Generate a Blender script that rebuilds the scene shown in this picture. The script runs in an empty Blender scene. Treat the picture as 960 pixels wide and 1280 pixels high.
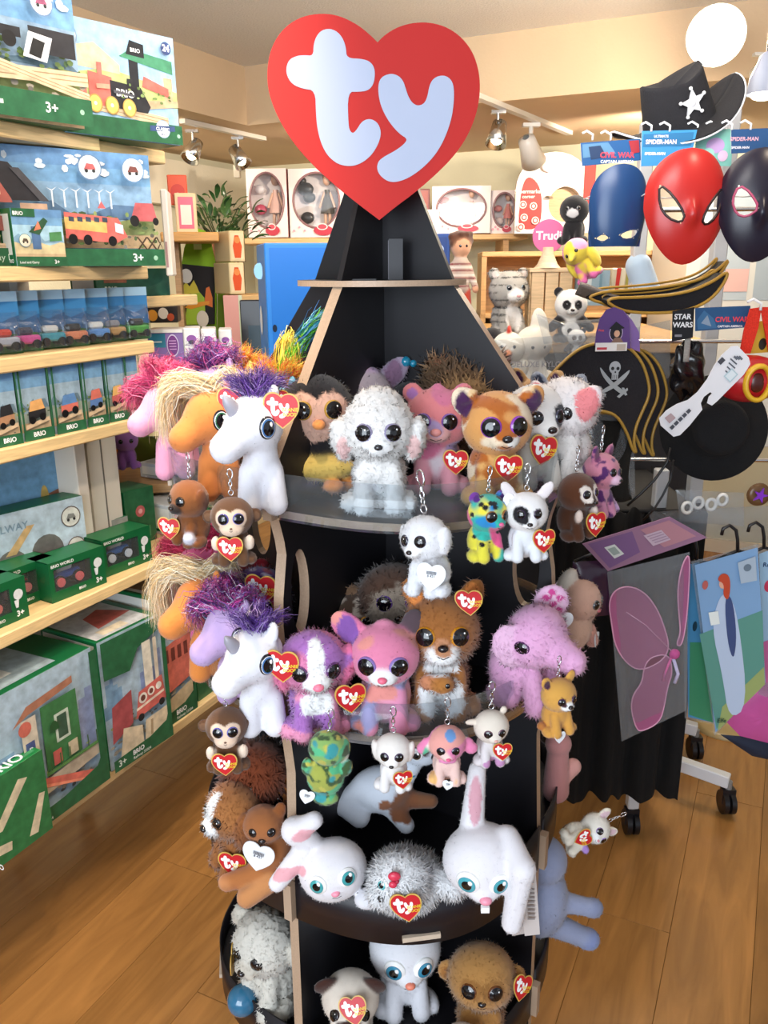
import bpy, math, random
import numpy as np
from mathutils import Vector, Matrix, Euler
from mathutils.geometry import tessellate_polygon
random.seed(7); RNG = np.random.default_rng(7)
SC = bpy.context.scene; COL = SC.collection
PI = math.pi
# ------------------------------------------------------------------ camera
FPX = 1035.0; PITCH = math.radians(16.4); ROLL = math.radians(0.5); CZ = 1.6
_f = np.array([0, math.cos(PITCH), -math.sin(PITCH)]); _r0 = np.array([1.0, 0, 0]); _u0 = np.cross(_r0, _f)
_r = _r0*math.cos(ROLL)-_u0*math.sin(ROLL); _u = _u0*math.cos(ROLL)+_r0*math.sin(ROLL)
cam = bpy.data.cameras.new('camera'); camo = bpy.data.objects.new('camera', cam); COL.objects.link(camo)
cam.sensor_fit = 'VERTICAL'; cam.sensor_height = 36.0; cam.lens = 36.0*FPX/1280; cam.clip_start = 0.05
M = Matrix.Identity(4)
for i in range(3):
    M[i][0] = _r[i]; M[i][1] = _u[i]; M[i][2] = -_f[i]
M[2][3] = CZ; camo.matrix_world = M
SC.camera = camo
SC.view_settings.view_transform = 'Standard'; SC.view_settings.look = 'None'
SC.view_settings.exposure = 0.27; SC.view_settings.gamma = 1.0; SC.view_settings.use_curve_mapping = False
try:
    SC.cycles.max_bounces = 7; SC.cycles.transparent_max_bounces = 16; SC.cycles.diffuse_bounces = 3; SC.cycles.use_denoising = True
    SC.cycles.sample_clamp_indirect = 4.0; SC.cycles.caustics_reflective = False; SC.cycles.caustics_refractive = False
except Exception: pass

def ray(px, py): return _r*(px-480)-_u*(py-640)+_f*FPX
def atY(px, py, Y):
    d = ray(px, py); return Vector((np.array([0, 0, CZ])+d*(Y/d[1])).tolist())
def atZ(px, py, z):
    d = ray(px, py); return Vector((np.array([0, 0, CZ])+d*((z-CZ)/d[2])).tolist())
def onYZ(px, Y, z):                      # point at distance Y and height z seen in column px
    a = np.array([0, Y, z-CZ]); k = (px-480)/FPX
    x = (k*(a@_f)-a@_r)/(_r[0]-k*_f[0]); return Vector((x, Y, z))
AZ = math.radians(25.7); UX, UY = math.sin(AZ), math.cos(AZ); SHP = 1.4   # direction of the shelving and its distance
NX, NY = UY, -UX
def room(s, p, z=0.0): return Vector((UX*s+NX*p, UY*s+NY*p, z))     # room frame: s along the shelves, p to the right
def shelf_sz(px, py, d=0.0):
    dr = ray(px, py); t = -(SHP+d)/(dr[0]*NX+dr[1]*NY); q = np.array([0, 0, CZ])+dr*t
    return float(q[0]*UX+q[1]*UY), float(q[2])
ROOM_ROT = math.atan2(UY, UX)            # local +x runs along the shelves, local -y faces the aisle

# ------------------------------------------------------------------ light
W = bpy.data.worlds.new('world'); SC.world = W; W.use_nodes = True
bg = W.node_tree.nodes['Background']; bg.inputs[0].default_value = (0.80, 0.88, 1.0, 1); bg.inputs[1].default_value = 0.6
def area(name, loc, target, sx, sy, power, color):
    l = bpy.data.lights.new(name, 'AREA'); l.shape = 'RECTANGLE'; l.size = sx; l.size_y = sy; l.energy = power; l.color = color
    o = bpy.data.objects.new(name, l); COL.objects.link(o); o.location = loc
    o.rotation_euler = (Vector(target)-Vector(loc)).to_track_quat('-Z', 'Y').to_euler(); return o
def spot(name, loc, target, power, color, ang=80, blend=.6, r=.03):
    l = bpy.data.lights.new(name, 'SPOT'); l.energy = power; l.color = color; l.spot_size = math.radians(ang); l.spot_blend = blend; l.shadow_soft_size = r
    o = bpy.data.objects.new(name, l); COL.objects.link(o); o.location = loc
    o.rotation_euler = (Vector(target)-Vector(loc)).to_track_quat('-Z', 'Y').to_euler(); return o
area('shop_window_light', (-1.0, -1.6, 1.7), (0.2, 1.6, 1.55), 2.2, 1.9, 84, (0.82, 0.91, 1.0))
al = area('added_ceiling_fill', (0.1, 1.15, 2.05), (0.15, 2.5, 2.62), .8, .3, 11, (1.0, 0.97, 0.95)); al.data.spread = math.radians(130)  # unseen fill above the frame, added to brighten the raised ceiling
area('added_overhead_fill', (-0.1, 1.9, 2.47), (-0.1, 2.0, 0), 1.2, 0.9, 10, (1.0, 0.86, 0.70))  # added warm fill from overhead; stands for no actual ceiling fitting
for nm, lo, ta, pw, an in (('track_light_shelves', (-0.1, 0.7, 2.35), (-1.3, 1.6, 0.9), 40, 90), ('track_light_floor', (-0.35, 1.0, 2.4), (-0.62, 1.55, 0), 52, 50),
        ('track_light_back', (0.1, 3.9, 2.1), (-0.3, 5.2, 1.7), 30, 120), ('track_light_back', (1.2, 3.8, 2.1), (1.3, 5.0, 1.7), 46, 130),
        ('track_light_table', (1.0, 2.9, 2.2), (0.6, 3.4, 1.3), 26, 100), ('track_light_left', (-1.3, 3.6, 2.15), (-1.2, 4.6, 1.6), 40, 120),
        ('track_light_rack', (0.9, 1.1, 2.4), (1.05, 2.1, 0.9), 8, 80)):
    spot(nm, lo, ta, pw, (1.0, 0.82, 0.62), an)

# ------------------------------------------------------------------ materials
def lin(h):
    if not isinstance(h, str): return h
    h = h.lstrip('#'); h = ''.join(c*2 for c in h) if len(h) == 3 else h; v = [int(h[i:i+2], 16)/255 for i in (0, 2, 4)]
    return tuple((c/12.92 if c <= .04045 else ((c+.055)/1.055)**2.4) for c in v)
MATS = {}
def mat(name, rough=.5, metal=0, coat=0, noise=0, nscale=60, bump=0, bscale=200, sheen=0, alpha=None, color=None, emit=None, spec=.5, objrand=0, wood=False, trans=0):
    if name in MATS: return MATS[name]
    m = bpy.data.materials.new(name); m.use_nodes = True; nt = m.node_tree; N = nt.nodes; L = nt.links
    b = N['Principled BSDF']; b.inputs['Roughness'].default_value = rough; b.inputs['Metallic'].default_value = metal
    b.inputs['Coat Weight'].default_value = coat; b.inputs['Specular IOR Level'].default_value = spec
    if sheen: b.inputs['Sheen Weight'].default_value = sheen; b.inputs['Sheen Roughness'].default_value = .6
    if color is None:
        a = N.new('ShaderNodeAttribute'); a.attribute_name = 'Col'; src = a.outputs['Color']
    else:
        a = N.new('ShaderNodeRGB'); a.outputs[0].default_value = (*lin(color), 1); src = a.outputs[0]
    if name == 'printed_picture': hs_ = N.new('ShaderNodeHueSaturation'); hs_.inputs['Saturation'].default_value = .84; hs_.inputs['Value'].default_value = .88; L.new(src, hs_.inputs['Color']); src = hs_.outputs[0]
    tc = N.new('ShaderNodeTexCoord'); co = tc.outputs['Object']
    if wood:
        mp = N.new('ShaderNodeMapping'); L.new(co, mp.inputs[0]); mp.inputs['Scale'].default_value = wood
        co2 = mp.outputs[0]
        if objrand:
            oi = N.new('ShaderNodeObjectInfo'); ml = N.new('ShaderNodeMath'); ml.operation = 'MULTIPLY'; ml.inputs[1].default_value = 37; L.new(oi.outputs['Random'], ml.inputs[0])
            va = N.new('ShaderNodeVectorMath'); va.operation = 'ADD'; L.new(co2, va.inputs[0]); L.new(ml.outputs[0], va.inputs[1]); co2 = va.outputs[0]
        n = N.new('ShaderNodeTexNoise'); n.inputs['Scale'].default_value = nscale; n.inputs['Detail'].default_value = 6; n.inputs['Distortion'].default_value = 1.2; L.new(co2, n.inputs['Vector'])
    else:
        n = N.new('ShaderNodeTexNoise'); n.inputs['Scale'].default_value = nscale; n.inputs['Detail'].default_value = 4; L.new(co, n.inputs['Vector'])
    if noise:
        mr = N.new('ShaderNodeMapRange'); mr.inputs['From Min'].default_value = .3; mr.inputs['From Max'].default_value = .7
        mr.inputs['To Min'].default_value = 1-noise; mr.inputs['To Max'].default_value = 1+noise; L.new(n.outputs['Fac'], mr.inputs['Value'])
        v = mr.outputs[0]
        if objrand:
            oi2 = N.new('ShaderNodeObjectInfo'); m2 = N.new('ShaderNodeMapRange'); m2.inputs['To Min'].default_value = 1-objrand; m2.inputs['To Max'].default_value = 1+objrand
            L.new(oi2.outputs['Random'], m2.inputs['Value']); mm = N.new('ShaderNodeMath'); mm.operation = 'MULTIPLY'; L.new(v, mm.inputs[0]); L.new(m2.outputs[0], mm.inputs[1]); v = mm.outputs[0]
        vs = N.new('ShaderNodeVectorMath'); vs.operation = 'SCALE'; L.new(src, vs.inputs[0]); L.new(v, vs.inputs['Scale']); src = vs.outputs[0]
    L.new(src, b.inputs['Base Color'])
    if bump:
        n2 = N.new('ShaderNodeTexNoise'); n2.inputs['Scale'].default_value = bscale; n2.inputs['Detail'].default_value = 3; L.new(tc.outputs['Object'], n2.inputs['Vector'])
        bp = N.new('ShaderNodeBump'); bp.inputs['Strength'].default_value = bump; bp.inputs['Distance'].default_value = .004; L.new(n2.outputs['Fac'], bp.inputs['Height']); L.new(bp.outputs[0], b.inputs['Normal'])
    if emit: L.new(src, b.inputs['Emission Color']); b.inputs['Emission Strength'].default_value = emit
    if alpha is not None:                 # thin clear plastic: straight-through plus reflections
        out = N['Material Output']; tr = N.new('ShaderNodeBsdfTransparent'); tr.inputs[0].default_value = (.94, .96, .97, 1)
        if color is not None: tr.inputs[0].default_value = (*[.35+.65*c for c in lin(color)], 1)
        gl = N.new('ShaderNodeBsdfGlossy'); gl.inputs['Roughness'].default_value = rough
        fr = N.new('ShaderNodeLayerWeight'); pw = N.new('ShaderNodeMath'); pw.operation = 'POWER'; pw.inputs[1].default_value = 4; L.new(fr.outputs['Facing'], pw.inputs[0])
        fm = N.new('ShaderNodeMath'); fm.operation = 'MULTIPLY_ADD'; fm.inputs[1].default_value = .6; fm.inputs[2].default_value = .035; L.new(pw.outputs[0], fm.inputs[0])
        ad = N.new('ShaderNodeMixShader'); L.new(fm.outputs[0], ad.inputs[0]); L.new(tr.outputs[0], ad.inputs[1]); L.new(gl.outputs[0], ad.inputs[2])
        mx = N.new('ShaderNodeMixShader'); mx.inputs[0].default_value = alpha; L.new(ad.outputs[0], mx.inputs[1]); L.new(b.outputs[0], mx.inputs[2]); L.new(mx.outputs[0], out.inputs[0])
        if bump: L.new(bp.outputs[0], gl.inputs['Normal']); L.new(bp.outputs[0], fr.inputs['Normal'])
    MATS[name] = m; return m
CARD = mat('printed_card', rough=.38, spec=.4)
PRINT = mat('printed_picture', rough=.38, spec=.4, noise=.22, nscale=45)
PAPER = mat('matt_board', rough=.7)
PLUSH = mat('plush_fabric', rough=.95, sheen=.25, spec=.15)
GLOSSY = mat('shiny_eye_plastic', rough=.06, coat=.6)
HAIR = mat('shiny_nylon_hair', rough=.35, spec=.6)
METAL = mat('polished_metal', rough=.18, metal=1, color='#d8dade')
PLASTIC = mat('moulded_plastic', rough=.3)
CLOTH = mat('woven_cloth', rough=.95, noise=.15, nscale=300, bump=.4, bscale=400)
BLACKB = mat('black_laminate_board', rough=.42, noise=.08, nscale=400)
CLEAR = mat('clear_acrylic', rough=.03, alpha=.03, color='#e8eef2')
BAG = mat('clear_polythene', rough=.12, alpha=.10, color='#e8ecf0', bump=.9, bscale=14)
WOOD = mat('pine_board', rough=.5, noise=.16, nscale=5, wood=(1.5, 9, 26))
OAKF = mat('oak_laminate_plank', rough=.27, noise=.20, nscale=2.6, wood=(1.1, 9, 9), color='#a4743f', objrand=.13, bump=.06, bscale=120)
PLASTER = mat('painted_plaster', rough=.9, noise=.04, nscale=3, bump=.25, bscale=90)
TEXTURED = mat('rough_textured_plaster', rough=.95, noise=.05, nscale=120, bump=1.0, bscale=130)

# ------------------------------------------------------------------ mesh builder
class MB:
    def __init__(s): s.v = []; s.f = []; s.c = []; s.s = []
    def add(s, vs, fs, col, smooth=False, mtx=None):
        o = len(s.v); col = lin(col)
        if mtx is not None: vs = [tuple(mtx @ Vector(v)) for v in vs]
        s.v += [tuple(v) for v in vs]
        for f in fs: s.f.append([i+o for i in f]); s.c.append(col); s.s.append(smooth)
        return s
    def box(s, x0, y0, z0, x1, y1, z1, col, mtx=None):
        vs = [(x, y, z) for z in (z0, z1) for y in (y0, y1) for x in (x0, x1)]
        return s.add(vs, [(0, 2, 3, 1), (4, 5, 7, 6), (0, 1, 5, 4), (2, 6, 7, 3), (0, 4, 6, 2), (1, 3, 7, 5)], col, False, mtx)
    def bbox(s, x0, y0, z0, x1, y1, z1, col, b=.002, mtx=None):   # box with chamfered edges
        X = (x0, x1); Y = (y0, y1); Z = (z0, z1); vs = []; idx = {}
        for i in (0, 1):
            for j in (0, 1):
                for k in (0, 1):
                    sx, sy, sz = (1, -1)[i], (1, -1)[j], (1, -1)[k]
                    for a in range(3):
                        p = [X[i]+sx*b, Y[j]+sy*b, Z[k]+sz*b]; p[a] = (X[i], Y[j], Z[k])[a]
                        idx[(i, j, k, a)] = len(vs); vs.append(tuple(p))
        I = idx; F = []
        for i in (0, 1): F.append([I[(i, j, k, 0)] for j, k in ((0, 0), (0, 1), (1, 1), (1, 0))])
        for j in (0, 1): F.append([I[(i, j, k, 1)] for i, k in ((0, 0), (0, 1), (1, 1), (1, 0))])
        for k in (0, 1): F.append([I[(i, j, k, 2)] for i, j in ((0, 0), (0, 1), (1, 1), (1, 0))])
        for i in (0, 1):
            for j in (0, 1):
                F.append([I[(i, j, 0, 0)], I[(i, j, 1, 0)], I[(i, j, 1, 1)], I[(i, j, 0, 1)]])
                F.append([I[(i, 0, j, 0)], I[(i, 1, j, 0)], I[(i, 1, j, 2)], I[(i, 0, j, 2)]])
                F.append([I[(0, i, j, 1)], I[(1, i, j, 1)], I[(1, i, j, 2)], I[(0, i, j, 2)]])
                for k in (0, 1): F.append([I[(i, j, k, 0)], I[(i, j, k, 1)], I[(i, j, k, 2)]])
        c = Vector(((x0+x1)/2, (y0+y1)/2, (z0+z1)/2)); G = []
        for f in F:
            p = [Vector(vs[q]) for q in f]; n = (p[1]-p[0]).cross(p[2]-p[0]); m = sum(p, Vector())/len(p)-c
            G.append(f if n.dot(m) > 0 else f[::-1])
        return s.add(vs, G, col, False, mtx)
    def prism(s, loops, y0, y1, col, side=None, mtx=None, sidefn=None):
        """2D loops (x,z) filled between y0 (front) and y1 (back); first loop outer, rest holes"""
        n = sum(map(len, loops)); fl = [p for l in loops for p in l]
        tr = tessellate_polygon([[Vector((p[0], p[1], 0)) for p in l] for l in loops])
        vs = [(p[0], y0, p[1]) for p in fl]+[(p[0], y1, p[1]) for p in fl]; front = []; back = []
        for a, b, c in tr:
            A, B, Cc = fl[a], fl[b], fl[c]; cr = (B[0]-A[0])*(Cc[1]-A[1])-(B[1]-A[1])*(Cc[0]-A[0])
            if cr < 0: a, c = c, a
            front.append((a, b, c)); back.append((c+n, b+n, a+n))
        s.add(vs, front+back, col, False, mtx); o = 0; w = []
        for li, l in enumerate(loops):
            m = len(l); ar = sum(l[i][0]*l[(i+1) % m][1]-l[(i+1) % m][0]*l[i][1] for i in range(m)); ccw = (ar > 0) == (li == 0)
            for i in range(m):
                a, b = o+i, o+(i+1) % m; w.append((a, a+n, b+n, b) if ccw else (b, b+n, a+n, a))
            o += m
        if sidefn is None: s.add(vs, w, side or col, False, mtx)
        else:
            for q in w: s.add([vs[i] for i in q], [(0, 1, 2, 3)], sidefn(vs[q[0]], vs[q[2]]), False, mtx)
        return s
    def lathe(s, prof, col, seg=20, mtx=None, smooth=True, cols=None):
        vs = [(r*math.cos(2*PI*i/seg), r*math.sin(2*PI*i/seg), z) for r, z in prof for i in range(seg)]
        for j in range(len(prof)-1):
            s_f = [(j*seg+i, j*seg+(i+1) % seg, (j+1)*seg+(i+1) % seg, (j+1)*seg+i) for i in range(seg)]
            if cols: s.add(vs, s_f, cols[j], smooth, mtx)
            elif j == 0: allf = s_f
            else: allf += s_f
        if not cols: s.add(vs, allf, col, smooth, mtx)
        return s
    def ball(s, c, r, col, seg=16, mtx=None, rot=None):
        if not hasattr(r, '__len__'): r = (r, r, r)
        m = Matrix.Translation(c) @ (Euler(rot).to_matrix().to_4x4() if rot else Matrix.Identity(4)) @ Matrix.Diagonal((*r, 1))
        if mtx is not None: m = mtx @ m
        h = max(6, seg//2); return s.lathe([(max(1e-4, math.sin(PI*j/h)), -math.cos(PI*j/h)) for j in range(h+1)], col, seg, m)
    def cyl(s, a, b, r0, col, r1=None, seg=14, mtx=None):
        a, b = Vector(a), Vector(b); d = b-a; q = d.to_track_quat('Z', 'Y').to_matrix().to_4x4(); r1 = r0 if r1 is None else r1
        m = Matrix.Translation(a) @ q
        if mtx is not None: m = mtx @ m
        L = d.length
        s.lathe([(r0, 0), (r1, L)], col, seg, m); s.lathe([(1e-4, 0), (r0, 0)], col, seg, m, False); return s.lathe([(r1, L), (1e-4, L)], col, seg, m, False)
    def tube(s, pts, r, col, seg=8, closed=False, mtx=None, r1=None, flat=1.0):
        P = [Vector(p) for p in pts]; n = len(P); vs = []; up = Vector((0, 0, 1)); prev = None
        for i, p in enumerate(P):
            d = (P[(i+1) % n]-P[i-1]) if closed else (P[min(i+1, n-1)]-P[max(i-1, 0)])
            d.normalize()
            if prev is None:
                a = d.cross(up)
                if a.length < .1: a = d.cross(Vector((1, 0, 0)))
            else: a = prev-d*prev.dot(d)
            a.normalize(); prev = a; b = d.cross(a); rr = r if r1 is None else r+(r1-r)*i/(n-1)
            for k in range(seg): vs.append(p+a*rr*math.cos(2*PI*k/seg)+b*rr*flat*math.sin(2*PI*k/seg))
        fs = []
        for i in range(n if closed else n-1):
            j = (i+1) % n
            for k in range(seg): fs.append((i*seg+k, i*seg+(k+1) % seg, j*seg+(k+1) % seg, j*seg+k))
        if not closed: fs += [tuple(range(seg))[::-1], tuple((n-1)*seg+k for k in range(seg))]
        return s.add(vs, fs, col, True, mtx)
    def grid(s, fn, nu, nv, col, smooth=True, thick=0, mtx=None, closed=False):
        """fn(u,v)->point for u,v in 0..1; colour may be a function (u,v)"""
        vs = [Vector(fn(i/nu, j/nv)) for j in range(nv+1) for i in range(nu+1)]; q = lambda i, j: j*(nu+1)+i
        fs = [(q(i, j), q(i+1, j), q(i+1, j+1), q(i, j+1)) for j in range(nv) for i in range(nu)]
        if thick:
            nr = [Vector() for _ in vs]
            for f in fs:
                n = (vs[f[1]]-vs[f[0]]).cross(vs[f[3]]-vs[f[0]])
                for k in f: nr[k] += n
            off = len(vs); vs = vs+[v-(n.normalized() if n.length > 1e-12 else Vector((0, 0, 1)))*thick for v, n in zip(vs, nr)]
            back = [tuple(k+off for k in f[::-1]) for f in fs]; rim = []
            bd = [q(i, 0) for i in range(nu)]+[q(nu, j) for j in range(nv)]+[q(i, nv) for i in range(nu, 0, -1)]+[q(0, j) for j in range(nv, 0, -1)]
            for a, b in zip(bd, bd[1:]+bd[:1]): rim.append((b, a, a+off, b+off))
            extra = back+rim
        else: extra = []
        if callable(col):
            cc = [col((i+.5)/nu, (j+.5)/nv) for j in range(nv) for i in range(nu)]
            o = len(s.v); vv = [tuple(mtx @ v) for v in vs] if mtx is not None else [tuple(v) for v in vs]; s.v += vv
            cl = cc+(cc+[cc[0]]*len(rim) if thick else [])
            for f, c in zip(fs+extra, cl): s.f.append([k+o for k in f]); s.c.append(lin(c)); s.s.append(smooth)
            return s
        return s.add(vs, fs+extra, col, smooth, mtx)
    def text(s, body, size, col, mtx, bold=.0, align='LEFT', depth=0):
        vs, fs = text_mesh(body, bold, align); m = mtx @ Matrix.Scale(size, 4); return s.add(vs, fs, col, False, m)
    def mesh(s, name='mesh'):
        me = bpy.data.meshes.new(name); me.from_pydata(s.v, [], s.f)
        a = me.color_attributes.new('Col', 'FLOAT_COLOR', 'CORNER')
        nl = [len(f) for f in s.f]; c = np.repeat(np.array([(*x[:3], 1) for x in s.c], dtype=np.float32), nl, axis=0)
        a.data.foreach_set('color', c.ravel()); me.polygons.foreach_set('use_smooth', s.s); me.update(); return me
    def build(s, name, m, parent=None, loc=None, rot=None):
        me = s.mesh(name); me.materials.append(m); return link(name, me, parent, loc, rot)
def link(name, me, parent=None, loc=None, rot=None):
    o = bpy.data.objects.new(name, me); COL.objects.link(o)
    if parent is not None: o.parent = parent
    if loc is not None: o.location = loc
    if rot is not None: o.rotation_euler = rot
    return o
_TX = {}
def text_mesh(body, bold, align):
    k = (body, bold, align)
    if k not in _TX:
        cu = bpy.data.curves.new('t', 'FONT'); cu.body = body; cu.offset = bold; cu.align_x = align; cu.resolution_u = 3; cu.fill_mode = 'FRONT'
        ob = bpy.data.objects.new('t', cu); me = bpy.data.meshes.new_from_object(ob)
        vs = [(v.co.x, 0, v.co.y) for v in me.vertices]; fs = []
        for p in me.polygons:
            q = list(p.vertices); A, B, Cc = (vs[i] for i in q[:3])
            fs.append(q)
        # orient towards -Y
        G = []
        for f in fs:
            ar = sum(vs[f[i]][0]*vs[f[(i+1) % len(f)]][2]-vs[f[(i+1) % len(f)]][0]*vs[f[i]][2] for i in range(len(f)))
            G.append(f if ar > 0 else f[::-1])
        bpy.data.objects.remove(ob); bpy.data.curves.remove(cu); bpy.data.meshes.remove(me); _TX[k] = (vs, G)
    return _TX[k]
LABELS = {}
def tag(o, label, cat, group=None):
    o['label'] = label; o['category'] = cat
    if group: o['group'] = group
    return o
def thing(name, label, cat, loc=(0, 0, 0), rz=0, group=None, rot=None):
    o = bpy.data.objects.new(name, None); COL.objects.link(o); o.location = loc; o.rotation_euler = rot or (0, 0, rz); o.empty_display_size = .05
    return tag(o, label, cat, group)
def struct(name, b, m, kind='structure', **k):
    o = b.build(name, m, **k); o['kind'] = kind; return o
# printed artwork: flat coloured shapes lying on a face; each later shape sits a hair above the one before
def T(x=0, y=0, z=0): return Matrix.Translation((x, y, z))
def RZ(a): return Matrix.Rotation(a, 4, 'Z')
def face_mtx(which, x, y, z):
    """frame whose local x,z are the print axes and local -y points out of the box"""
    return T(x, y, z) @ {'front': Matrix.Identity(4), 'left': RZ(-PI/2), 'right': RZ(PI/2), 'back': RZ(PI), 'top': Matrix.Rotation(-PI/2, 4, 'X')}[which]
def circ(cx, cy, rx, ry=None, n=18, a0=0, a1=2*PI):
    ry = ry or rx; full = abs(a1-a0-2*PI) < 1e-6
    return [(cx+rx*math.cos(a0+(a1-a0)*i/(n if full else n-1)), cy+ry*math.sin(a0+(a1-a0)*i/(n if full else n-1))) for i in range(n)]
def art(b, items, m, step=.00025, clip=None):
    y = -step
    for it in items:
        k = it[0]; y -= step
        if k == 't':
            _, x, z, size, s, col = it[:6]; al = it[6] if len(it) > 6 else 'LEFT'; bo = it[7] if len(it) > 7 else .02
            b.text(s, size, col, m @ T(x, y, z), bo, al); continue
        if k == 'r': p = [(it[1], it[2]), (it[3], it[2]), (it[3], it[4]), (it[1], it[4])]; col = it[5]
        elif k == 'c': p = circ(it[1], it[2], it[3], it[4]); col = it[5]
        else: p = it[1]; col = it[2]
        if clip:
            p = [(min(max(a, 0), clip[0]), min(max(c, 0), clip[1])) for a, c in p]
        fl = tessellate_polygon([[Vector((a, c, 0)) for a, c in p]]); fs = []
        for q in fl:
            A, B, Cc = (p[i] for i in q); cr = (B[0]-A[0])*(Cc[1]-A[1])-(B[1]-A[1])*(Cc[0]-A[0])
            if abs(cr) < 1e-12: continue
            fs.append(q if cr > 0 else q[::-1])
        b.add([(a, y, c) for a, c in p], fs, col, False, m)
    return b
def chaikin(p, it=2, keep=()):
    for _ in range(it):
        q = []
        for i in range(len(p)):
            a, b = p[i], p[(i+1) % len(p)]; q += [(a[0]*.75+b[0]*.25, a[1]*.75+b[1]*.25), (a[0]*.25+b[0]*.75, a[1]*.25+b[1]*.75)]
        p = q
    return p
# ------------------------------------------------------------------ plush engine: one smooth skin per animal, polygonised from blended ellipsoids
def rotm(r): return np.array(Euler([math.radians(a) for a in r]).to_matrix())
def surfnet(V, org, h):
    S = V < 0; n = np.array(V.shape)-1
    off = [(i, j, k) for i in (0, 1) for j in (0, 1) for k in (0, 1)]
    sl = lambda o: tuple(slice(o[a], o[a]+n[a]) for a in range(3))
    cnt = sum(S[sl(o)].astype(np.int8) for o in off); act = (cnt > 0) & (cnt < 8)
    A = np.argwhere(act); idx = -np.ones(n, dtype=np.int64); idx[act] = np.arange(len(A))
    acc = np.zeros((len(A), 3)); num = np.zeros(len(A))
    for a in off:
        for ax in range(3):
            if a[ax]: continue
            b = list(a); b[ax] = 1
            va = V[A[:, 0]+a[0], A[:, 1]+a[1], A[:, 2]+a[2]]; vb = V[A[:, 0]+b[0], A[:, 1]+b[1], A[:, 2]+b[2]]
            m = (va < 0) != (vb < 0); t = np.where(m, va/np.where(m, va-vb, 1), 0)
            p = np.array(a, float)[None]+np.eye(3)[ax][None]*t[:, None]; acc += p*m[:, None]; num += m
    P = (acc/num[:, None]+A)*h+org; Q = []
    for ax in range(3):
        o = [slice(None)]*3; o1 = o[:]; o[ax] = slice(0, -1); o1[ax] = slice(1, None)
        s0, s1 = S[tuple(o)], S[tuple(o1)]; E = np.argwhere(s0 != s1); u, v = [(1, 2), (2, 0), (0, 1)][ax]
        E = E[(E[:, u] > 0) & (E[:, v] > 0) & (E[:, u] < n[u]) & (E[:, v] < n[v])]
        inn = s0[E[:, 0], E[:, 1], E[:, 2]]
        def c(du, dv):
            q = E.copy(); q[:, u] += du; q[:, v] += dv; return idx[q[:, 0], q[:, 1], q[:, 2]]
        f = np.stack([c(-1, -1), c(0, -1), c(0, 0), c(-1, 0)], 1); f[~inn] = f[~inn][:, ::-1]; Q.append(f)
    return P, np.concatenate(Q)
def sn(p, f, s=0):                      # cheap smooth noise, about -1..1
    x, y, z = p[:, 0]*f+s*1.7, p[:, 1]*f+s*2.3, p[:, 2]*f-s
    return (np.sin(x*1.3+np.sin(y*1.7+s)*1.5)+np.sin(y*1.1+np.sin(z*1.9)*1.5+s)+np.sin(z*1.2+np.sin(x*1.6+1)*1.5))/3
EYES = {}
def eye_mesh(ring, kind='boo'):
    k = (ring, kind)
    if k not in EYES:
        b = MB()
        if kind == 'pet': pr = [1.0, .97, .72, .70, .42, .40, .14, 1e-4]; cl = ['#f6f6f4', '#fbfbfa', '#20405e', ring, '#0a0a12', '#08080c', '#08080c']
        elif kind == 'pony': pr = [1.0, .95, .86, .80, .66, .3, 1e-4]; cl = ['#15151c', '#101018', '#e8ecf4', ring, '#0c0c14', '#0c0c14']
        else: pr = [1.0, .97, .87, .82, .5, .25, 1e-4]; cl = [ring, ring, '#191420', '#0b0a10', '#08070c', '#08070c']
        prof = [(r, .5*math.sqrt(max(0, 1-r*r))) for r in pr]; b.lathe([(1.0, -.3)]+prof, None, 24, None, True, [cl[0]]+cl)
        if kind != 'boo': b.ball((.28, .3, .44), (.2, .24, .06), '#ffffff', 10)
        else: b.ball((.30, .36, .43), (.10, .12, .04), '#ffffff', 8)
        EYES[k] = b.mesh('eye'); EYES[k].materials.append(GLOSSY)
    return EYES[k]
# the red heart with its two white letters, traced once and used for the big sign and every swing tag
_H = [(490, 787), (490, 787), (400, 715), (320, 645), (250, 575), (190, 500), (145, 420), (118, 345), (110, 285), (117, 210), (140, 150), (180, 100), (235, 68), (300, 57), (360, 65), (420, 95), (462, 130), (484, 152), (484, 152), (510, 125), (555, 98), (610, 84), (665, 84), (720, 100), (770, 135), (808, 185), (830, 250), (836, 320), (825, 400), (795, 480), (750, 550), (690, 615), (620, 680), (550, 735)]
_T = [(268, 200), (270, 160), (282, 130), (300, 113), (325, 108), (350, 118), (368, 140), (378, 170), (380, 207), (430, 208), (460, 218), (474, 240), (475, 270), (468, 300), (450, 318), (420, 322), (382, 322), (383, 440), (390, 462), (400, 468), (412, 455), (430, 425), (455, 415), (480, 425), (494, 450), (495, 480), (480, 520), (455, 555), (420, 580), (385, 588), (345, 580), (310, 550), (288, 505), (276, 450), (273, 400), (272, 318), (230, 313), (195, 298), (178, 270), (176, 240), (188, 212), (215, 200), (240, 198)]
_Y = [(525, 258), (550, 262), (570, 280), (580, 310), (590, 340), (605, 362), (625, 370), (645, 360), (655, 335), (660, 300), (672, 275), (695, 263), (720, 265), (740, 285), (746, 320), (744, 380), (735, 430), (715, 490), (685, 545), (645, 590), (600, 625), (560, 643), (525, 645), (495, 625), (481, 598), (485, 570), (505, 552), (545, 530), (575, 507), (588, 487), (560, 470), (525, 430), (498, 380), (487, 335), (486, 295), (497, 270)]
nrm = lambda l: [((x-473)/726, (420-y)/726) for x, y in l]
HEART = chaikin(nrm(_H), 1); LT = chaikin(nrm(_T), 1); LY = chaikin(nrm(_Y), 1)
SH = lambda l, s, dx=0, dy=0: [(x*s+dx, y*s+dy) for x, y in l]
_tg = {}
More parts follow.
